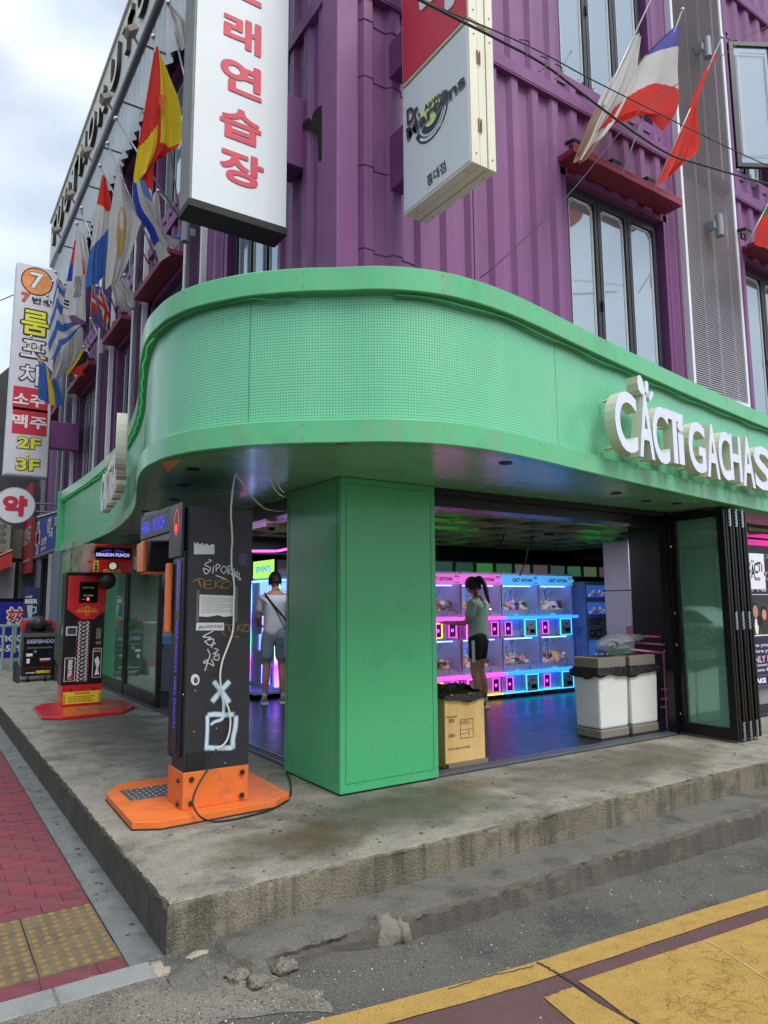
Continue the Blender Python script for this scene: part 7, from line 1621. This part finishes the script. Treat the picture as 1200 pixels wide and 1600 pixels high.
# ============================================================ OVERHEAD CABLES
cbl = M('black_cable', (20, 20, 22), .5)
def cable(label, pts, Y, r, Y2=None):
    n = len(pts)-1
    P = [PY(x, y, Y+(0 if Y2 is None else (Y2-Y)*i/n)) for i, (x, y) in enumerate(pts)]
    return single('overhead_cable', MB().tube(cr_curve(P, 6), r, 6), cbl, label, 'cable', smooth=True)
cable('thickest black cable crossing before the signs and flags', [(610, -24), (660, 2), (715, 30), (780, 63), (850, 101), (920, 154), (990, 206), (1046, 241), (1095, 257), (1200, 287), (1300, 306)], 2.7, .0085, 3.2)
cable('slim black cable running above the thickest one', [(640, -10), (700, 18), (780, 51), (850, 84), (920, 122), (1011, 168), (1095, 210), (1200, 259), (1300, 300)], 2.75, .0045, 3.25)
cable('thin black wire rising from the canopy edge across the flags to the right', [(750, 434), (780, 410), (885, 308), (972, 203), (1025, 154), (1123, 91), (1180, 50), (1230, 30)], 3.9, .004, 3.3)
for i, pts in enumerate(([(812, 62), (825, 64), (828, 74), (822, 88)], [(845, 88), (856, 92), (852, 104), (842, 112)], [(868, 100), (878, 106), (874, 116), (867, 124)])):
    single('cable_tie', MB().tube(cr_curve([PY(x, y, 2.77) for x, y in pts], 6), .004, 5), cbl, 'black loop of wire round the overhead cables, %s from the left' % ('first', 'second', 'third')[i], 'cable tie', smooth=True)
single('far_wire', MB().tube([PY(-20, 478, 18), PY(28, 458, 18)], .012, 5), cbl, 'thin wire reaching the tall number sign from the left edge', 'wire')
# ============================================================ PEOPLE
def skin_body(name, joints, edges, mat_, parent, lv=2):
    me = bpy.data.meshes.new(name); org = ORG[root_of(parent).name]
    me.from_pydata([tuple(Vector(j[0])-org) for j in joints], edges, []); me.materials.append(mat_)
    o = bpy.data.objects.new(name, me); COL.objects.link(o); o.parent = parent
    md = o.modifiers.new('skin', 'SKIN'); md.use_smooth_shade = True
    for i, j in enumerate(joints):
        r = j[1]; r = (r, r) if not isinstance(r, tuple) else r; me.skin_vertices[0].data[i].radius = r; me.skin_vertices[0].data[i].use_root = (i == 0)
    s = o.modifiers.new('sub', 'SUBSURF'); s.levels = lv; s.render_levels = lv; return o
def person(label, org, face, h, top_m, short_m, pose, hair_long=False, shoe_m=None, skin_rgb=(176, 128, 104)):
    t = thing('person', label, 'person', org); ox, oy, oz = org; k = h/1.70
    c, s = math.cos(face), math.sin(face)       # face: direction faced; local +y forward, +x right
    def Wd(x, y, z): x, y, z = x*k, y*k, z*k; return Vector((ox+x*c+y*s, oy-x*s+y*c, oz+z))
    sk_ = M('skin_tone', skin_rgb, .5, var=.05)
    H = pose.get('head', (0, .02, 0)); 
    J = [(Wd(0, 0, .95), (.105*k, .075*k)), (Wd(0, 0, 1.12), (.10*k, .07*k)), (Wd(0, .0, 1.30), (.125*k, .08*k)), (Wd(0, -.01, 1.41), (.10*k, .07*k)), (Wd(0, .0, 1.47), .048*k), (Wd(H[0]*.5, H[1], 1.53), .05*k)]
    E = [(0, 1), (1, 2), (2, 3), (3, 4), (4, 5)]
    def chain(start, pts):
        p = start
        for q in pts: J.append(q); E.append((p, len(J)-1)); p = len(J)-1
        return p
    hands = []
    for sgn, a in ((-1, pose['la']), (1, pose['ra'])):
        e = chain(3, [(Wd(sgn*.165, 0, 1.38), .052*k), (Wd(*a[0]), .042*k), (Wd(*a[1]), .027*k), (Wd(*a[2]), (.030*k, .016*k))])
        hands.append((sgn, a, e))
    feet = []
    for sgn, l in ((-1, pose['ll']), (1, pose['rl'])):
        e = chain(0, [(Wd(sgn*.085, 0, .86), .092*k), (Wd(*l[0]), .056*k), (Wd((l[0][0]+l[1][0])/2, (l[0][1]+l[1][1])/2-.02, (l[0][2]+l[1][2])/2+.04), .056*k), (Wd(*l[1]), .034*k), (Wd(l[1][0]+sgn*.005, l[1][1]+.06, .05), (.036*k, .03*k)), (Wd(l[1][0]+sgn*.01, l[1][1]+.15, .035), (.04*k, .022*k))]); feet.append(l[1])
    bd = skin_body('body', J, E, sk_, t)
    # fingers: short chains rooted in each palm
    for sgn, a, e in hands:
        pal = Vector(a[2]); d = (Vector(a[2])-Vector(a[1])).normalized(); sd = Vector((0, 1, 0)) if abs(d.y) < .7 else Vector((1, 0, 0)); sd = (sd-d*sd.dot(d)).normalized(); cn = d.cross(sd)*(-sgn)
        for q in range(4):
            ln_ = (.068, .078, .072, .056)[q]; o_ = pal+sd*(.027-.018*q)-d*.005
            F_ = [(Wd(*o_), .009*k), (Wd(*(o_+d*ln_*.5+cn*.002)), .0085*k), (Wd(*(o_+d*ln_*.8+cn*.016)), .008*k), (Wd(*(o_+d*ln_*.95+cn*.032)), .007*k)]
            skin_body('finger', F_, [(0, 1), (1, 2), (2, 3)], sk_, bd, 1)
        o_ = pal-d*.04+sd*.022; F_ = [(Wd(*o_), .011*k), (Wd(*(o_+sd*.026+d*.022)), .0095*k), (Wd(*(o_+sd*.034+d*.052)), .008*k)]; skin_body('thumb', F_, [(0, 1), (1, 2)], sk_, bd, 1)
    # head
    hc = Wd(H[0], H[1]+.015, 1.605); tilt = H[2]
    m = MB(); rows = []
    fwd_ = Vector((s, c, -math.tan(tilt))).normalized(); rgt = Vector((c, -s, 0)); upv = rgt.cross(fwd_)
    def HP_(x, y, z): return hc+rgt*(x*k)+fwd_*(y*k)+upv*(z*k)
    for i in range(15):
        a = math.pi*i/14; zc = math.cos(a); rw = math.sin(a); r = []
        for j in range(25):
            b_ = 2*math.pi*(j % 24)/24; x = math.sin(b_)*.074*rw; y = math.cos(b_)*.092*rw
            z = zc*.112
            if z < 0: x *= 1-.28*(-zc)**1.3; y = y*(1-.12*-zc)+.012*(-zc)
            if y > .05 and abs(x) < .014 and -.03 < z < .02: y += .012*(1-abs(x)/.014)*(1 if z < 0 else .5)   # nose
            if y > .05 and .010 < abs(x) < .045 and .0 < z < .03: y -= .006
            r.append(HP_(x, y, z))
        rows.append(r)
    hd_ = obj('head', MB().grid(rows), sk_, t, smooth=True, sub=1)
    obj('ear', MB().ball(HP_(.078, -.005, -.005), .022*k, 10, 0, (.4, .8, 1.3)).ball(HP_(-.078, -.005, -.005), .022*k, 10, 0, (.4, .8, 1.3)), sk_, hd_, smooth=True)
    m = MB()
    for sg_ in (-1, 1): m.ball(HP_(sg_*.03, .082, .008), .009*k, 8, 0, (1, 1, .6)); m.ball(HP_(sg_*.03, .083, .027), .011*k, 8, 0, (1.2, .5, .3))
    obj('eyes', m, ink, hd_, smooth=True); obj('mouth', MB().ball(HP_(0, .086, -.05), .016*k, 8, 0, (1.2, .5, .35)), M('lip', (150, 84, 76), .5), hd_, smooth=True)
    hair = M('black_hair', (22, 18, 20), .5, var=.2, vs=30, bump=.5, bs=80); rows = []
    for i in range(12):
        a = math.pi*.62*i/11; r = []
        for j in range(29):
            b_ = 2*math.pi*(j % 28)/28; fr_c = max(0, math.cos(b_)); lim = a*(1-.38*fr_c) if True else a
            x = math.sin(b_)*.084*math.sin(lim); y = math.cos(b_)*.102*math.sin(lim)-.008; z = math.cos(lim)*.124
            if fr_c < .3 and i > 8: z -= .012*(i-8)*(.6+.4*math.sin(j*2.3))
            w_ = 1+.02*math.sin(j*3.7+i); r.append(HP_(x*w_, y*w_, z))
        rows.append(r)
    obj('hair', MB().grid(rows), hair, hd_, smooth=True, solid=.012)
    if hair_long:
        P = [(0, -.09, .06, .03), (.0, -.135, .05, .034), (0, -.155, -.02, .034), (0, -.15, -.10, .032), (0, -.13, -.18, .028), (0, -.115, -.26, .020), (0, -.11, -.31, .008)]
        obj('ponytail', MB().tube(cr_curve([HP_(*p[:3]) for p in P], 4), [P[min(6, i//4)][3]*k*(1-(i % 4)/4)+P[min(6, i//4+1)][3]*k*(i % 4)/4 for i in range(25)], 12), hair, hd_, smooth=True)
    # shirt: own surface around the trunk with sleeves
    S = [(Wd(0, 0, .86), (.172*k, .126*k)), (Wd(0, 0, .93), (.172*k, .126*k)), (Wd(0, 0, 1.10), (.158*k, .112*k)), (Wd(0, 0, 1.28), (.172*k, .118*k)), (Wd(0, -.01, 1.40), (.125*k, .088*k)), (Wd(0, -.005, 1.455), (.07*k, .06*k))]
    SE = [(0, 1), (1, 2), (2, 3), (3, 4), (4, 5)]
    for sgn, a in ((-1, pose['la']), (1, pose['ra'])):
        sh = Vector((sgn*.168, 0, 1.37)); el = Vector(a[0]); q = sh.lerp(el, pose.get('slv', .75)); S.append((Wd(*sh), .070*k)); SE.append((4, len(S)-1)); S.append((Wd(*sh.lerp(q, .5)), .070*k)); SE.append((len(S)-2, len(S)-1)); S.append((Wd(*q), .066*k)); SE.append((len(S)-2, len(S)-1))
    skin_body('shirt', S, SE, top_m, t)
    # shorts
    S = [(Wd(0, 0, 1.04), (.145*k, .10*k)), (Wd(0, 0, .90), (.166*k, .122*k))]; SE = [(0, 1)]
    for sgn, l in ((-1, pose['ll']), (1, pose['rl'])):
        hp = Vector((sgn*.09, 0, .84)); kn = Vector(l[0]); e = hp.lerp(kn, pose.get('sht', .8)); S.append((Wd(*hp), (.105*k, .11*k))); SE.append((1, len(S)-1)); S.append((Wd(*hp.lerp(e, .55)), (.096*k, .098*k))); SE.append((len(S)-2, len(S)-1)); S.append((Wd(*e), (.092*k, .09*k))); SE.append((len(S)-2, len(S)-1))
    skin_body('shorts', S, SE, short_m, t)
    for sgn, l in ((-1, pose['ll']), (1, pose['rl'])):
        f = Vector(l[1]); so_ = [(-.045, -.06), (-.05, .02), (-.05, .12), (-.032, .19), (.02, .205), (.045, .16), (.048, .05), (.04, -.06)]
        sh = obj('shoe', MB().prism([Wd(f.x+sgn*x, f.y+y, .0) for x, y in so_], Wd(0, 0, .03)-Wd(0, 0, 0)), M('white_sole', (204, 204, 200), .6), t, bevel=.006)
        U_ = [(Wd(f.x, f.y-.02, .085), (.046*k, .05*k)), (Wd(f.x+sgn*.002, f.y+.05, .06), (.048*k, .042*k)), (Wd(f.x+sgn*.004, f.y+.14, .045), (.045*k, .028*k))]
        skin_body('upper', U_, [(0, 1), (1, 2)], shoe_m, sh, 1)
        skin_body('sock', [(Wd(f.x, f.y, .07), .04*k), (Wd(f.x, f.y, .13), .041*k), (Wd(f.x, f.y-.0, .18), .042*k)], [(0, 1), (1, 2)], M('white_sock', (200, 200, 202), .8), t, 1)
    return t, Wd, k
teal = M('pale_mint_tshirt', (158, 182, 172), .85, var=.05, bump=.3, bs=12); blks = M('black_shorts', (24, 24, 28), .8, var=.1, bump=.3, bs=12); wts = M('white_tshirt', (206, 208, 214), .85, var=.04, bump=.3, bs=12); den = M('light_denim', (132, 146, 162), .85, var=.1, bump=.4, bs=30)
# woman: stands in front of the second machine, back three-quarters to us, looking left and down
t, Wd, k = person('woman with a ponytail in a pale mint t-shirt and black shorts at the claw machines', (5.86, 6.74, FZ), math.radians(-28), 1.60, teal, blks,
   {'la': ((-.20, .08, 1.12), (-.16, .34, 1.12), (-.14, .42, 1.13)), 'ra': ((.20, -.03, 1.10), (.19, .0, .86), (.18, .03, .79)), 'll': ((-.10, .03, .50), (-.11, -.02, .09)), 'rl': ((.10, .02, .50), (.11, -.03, .09)), 'head': (0, .05, .45), 'slv': .8, 'sht': .62}, True, M('black_shoe', (30, 30, 34), .6))
obj('side_stripe', MB().prism([Wd(-.178, .02, .62), Wd(-.19, .02, .90), Wd(-.19, -.02, .90), Wd(-.178, -.02, .62)], Wd(-.004, 0, 0)-Wd(0, 0, 0)), white_ink, t)
# man: at the left machine, seen from behind
t, Wd, k = person('man in a white t-shirt and light denim shorts with a black cross-body strap', (4.02, 8.72, FZ), math.radians(20), 1.71, wts, den,
   {'la': ((-.22, .05, 1.12), (-.18, .22, 1.0), (-.15, .30, 1.0)), 'ra': ((.23, .05, 1.13), (.22, .22, 1.06), (.20, .30, 1.07)), 'll': ((-.10, .01, .50), (-.12, -.03, .09)), 'rl': ((.10, .02, .50), (.12, -.01, .09)), 'head': (0, .05, .35), 'slv': .8, 'sht': .92}, False, M('grey_trainer', (150, 150, 148), .7))
strap = [Wd(-.15, -.10, 1.44), Wd(-.08, -.122, 1.34), Wd(.02, -.128, 1.22), Wd(.12, -.12, 1.10), Wd(.172, -.06, 1.02)]
m = MB(); cc_ = cr_curve(strap, 6); rows = [[p+Vector((0, 0, .022)), p+Vector((0, -.004, 0)), p-Vector((0, 0, .022))] for p in cc_]; obj('strap', m.grid(rows), M('black_strap', (26, 26, 28), .7), t, smooth=True, solid=.004)
obj('hip_bag', MB().ball(Wd(.17, -.02, .98), .07, 12, 0, (.6, .8, .8)), M('black_strap', ()), t, smooth=True)
obj('back_pocket', MB().prism([Wd(.02, -.135, .86), Wd(.11, -.128, .86), Wd(.11, -.132, .77), Wd(.065, -.134, .745), Wd(.02, -.138, .77)], Wd(0, -.004, 0)-Wd(0, 0, 0)), M('darker_denim', (92, 106, 130), .9), t)
# ============================================================ ACROSS THE LEFT STREET (seen only as reflections in the door glass)
t = thing('parked_car', 'white parked saloon car across the left street, mirrored in the folding door glass', 'car', (-5.6, 12.2, 0))
cw = M('white_car_paint', (214, 216, 218), .25, var=.02, coat=.6); cgz = M('car_dark_glass', (18, 22, 26), .08, var=0)
prof = [(0, .35), (.05, .62), (.25, .78), (.95, .86), (1.45, 1.22), (1.9, 1.38), (2.7, 1.38), (3.3, 1.16), (3.75, .95), (4.3, .9), (4.42, .7), (4.42, .35)]
m = MB(); rows = []
for k, (dx, sc_) in enumerate(((-.86, .0), (-.84, .5), (-.70, 1), (.70, 1), (.84, .5), (.86, .0))):
    rows.append([(-5.6+dx*(1-.12*max(0, z-.9)/.5*(1 if abs(dx) > .6 else 0)), 10.0+y, z if sc_ == 1 else (min(z, .80+.14*sc_))) for y, z in prof])
m.grid(rows); m.f += []; obj('body', m, cw, t, smooth=False, bevel=0, solid=.03)
for dx in (-.865, .80):
    obj('side_window', MB().prism([(-5.6+dx*.93, 11.05, .95), (-5.6+dx*.86, 11.6, 1.28), (-5.6+dx*.86, 12.75, 1.3), (-5.6+dx*.93, 13.35, 1.0)], (.03, 0, 0)), cgz, t)
obj('side_panel', MB().prism([(-4.72, 10+y, min(z, .93)) for y, z in prof], (-.03, 0, 0)), cw, t)
for y in (10.85, 13.5):
    for x in (-6.4, -4.82):
        w_ = obj('wheel', MB().cyl((x, y, .31), (x+.2, y, .31), .31, 24), M('tyre', (24, 24, 26), .8), t); obj('rim', MB().cyl((x-.005, y, .31), (x+.205, y, .31), .19, 16), hg, w_)
t = thing('building', 'grey building with tall window bays across the left street, mirrored in the door glass', 'building', (-11, 12, 0))
obj('wall', MB().box(-13, -11, 4, 30, 0, 4.6), M('opposite_render', (150, 150, 146), .8), t)
for i in range(10): obj('window', MB().box(-11.02, -10.98, 5+i*2.4, 6.6+i*2.4, 1.0, 3.6), M('opposite_window', (46, 58, 56), .2), t)
t = thing('hedge', 'low dark green planted hedge between the street and the parked white car', 'hedge', (-3.9, 11, 0)); r_ = random.Random(2)
m = MB()
for i in range(2600):
    c_ = Vector((-3.9+r_.gauss(0, .18), 9.2+r_.random()*4.2, .35+r_.random()*.55)); a = Vector((r_.gauss(0, 1), r_.gauss(0, 1), r_.gauss(0, 1))).normalized()*.05; b_ = a.cross(Vector((r_.random(), r_.random(), 1))).normalized()*.03
    m.add([c_-a, c_+b_, c_+a, c_-b_], [(0, 1, 2, 3)])
tag(obj('foliage', m, M('hedge_leaf', (60, 84, 52), .7, var=.3, vs=8), t), kind='stuff'); obj('planter', MB().box(-4.25, -3.55, 9.1, 13.5, 0, .4), M('planter_grey', (120, 120, 116), .8), t)
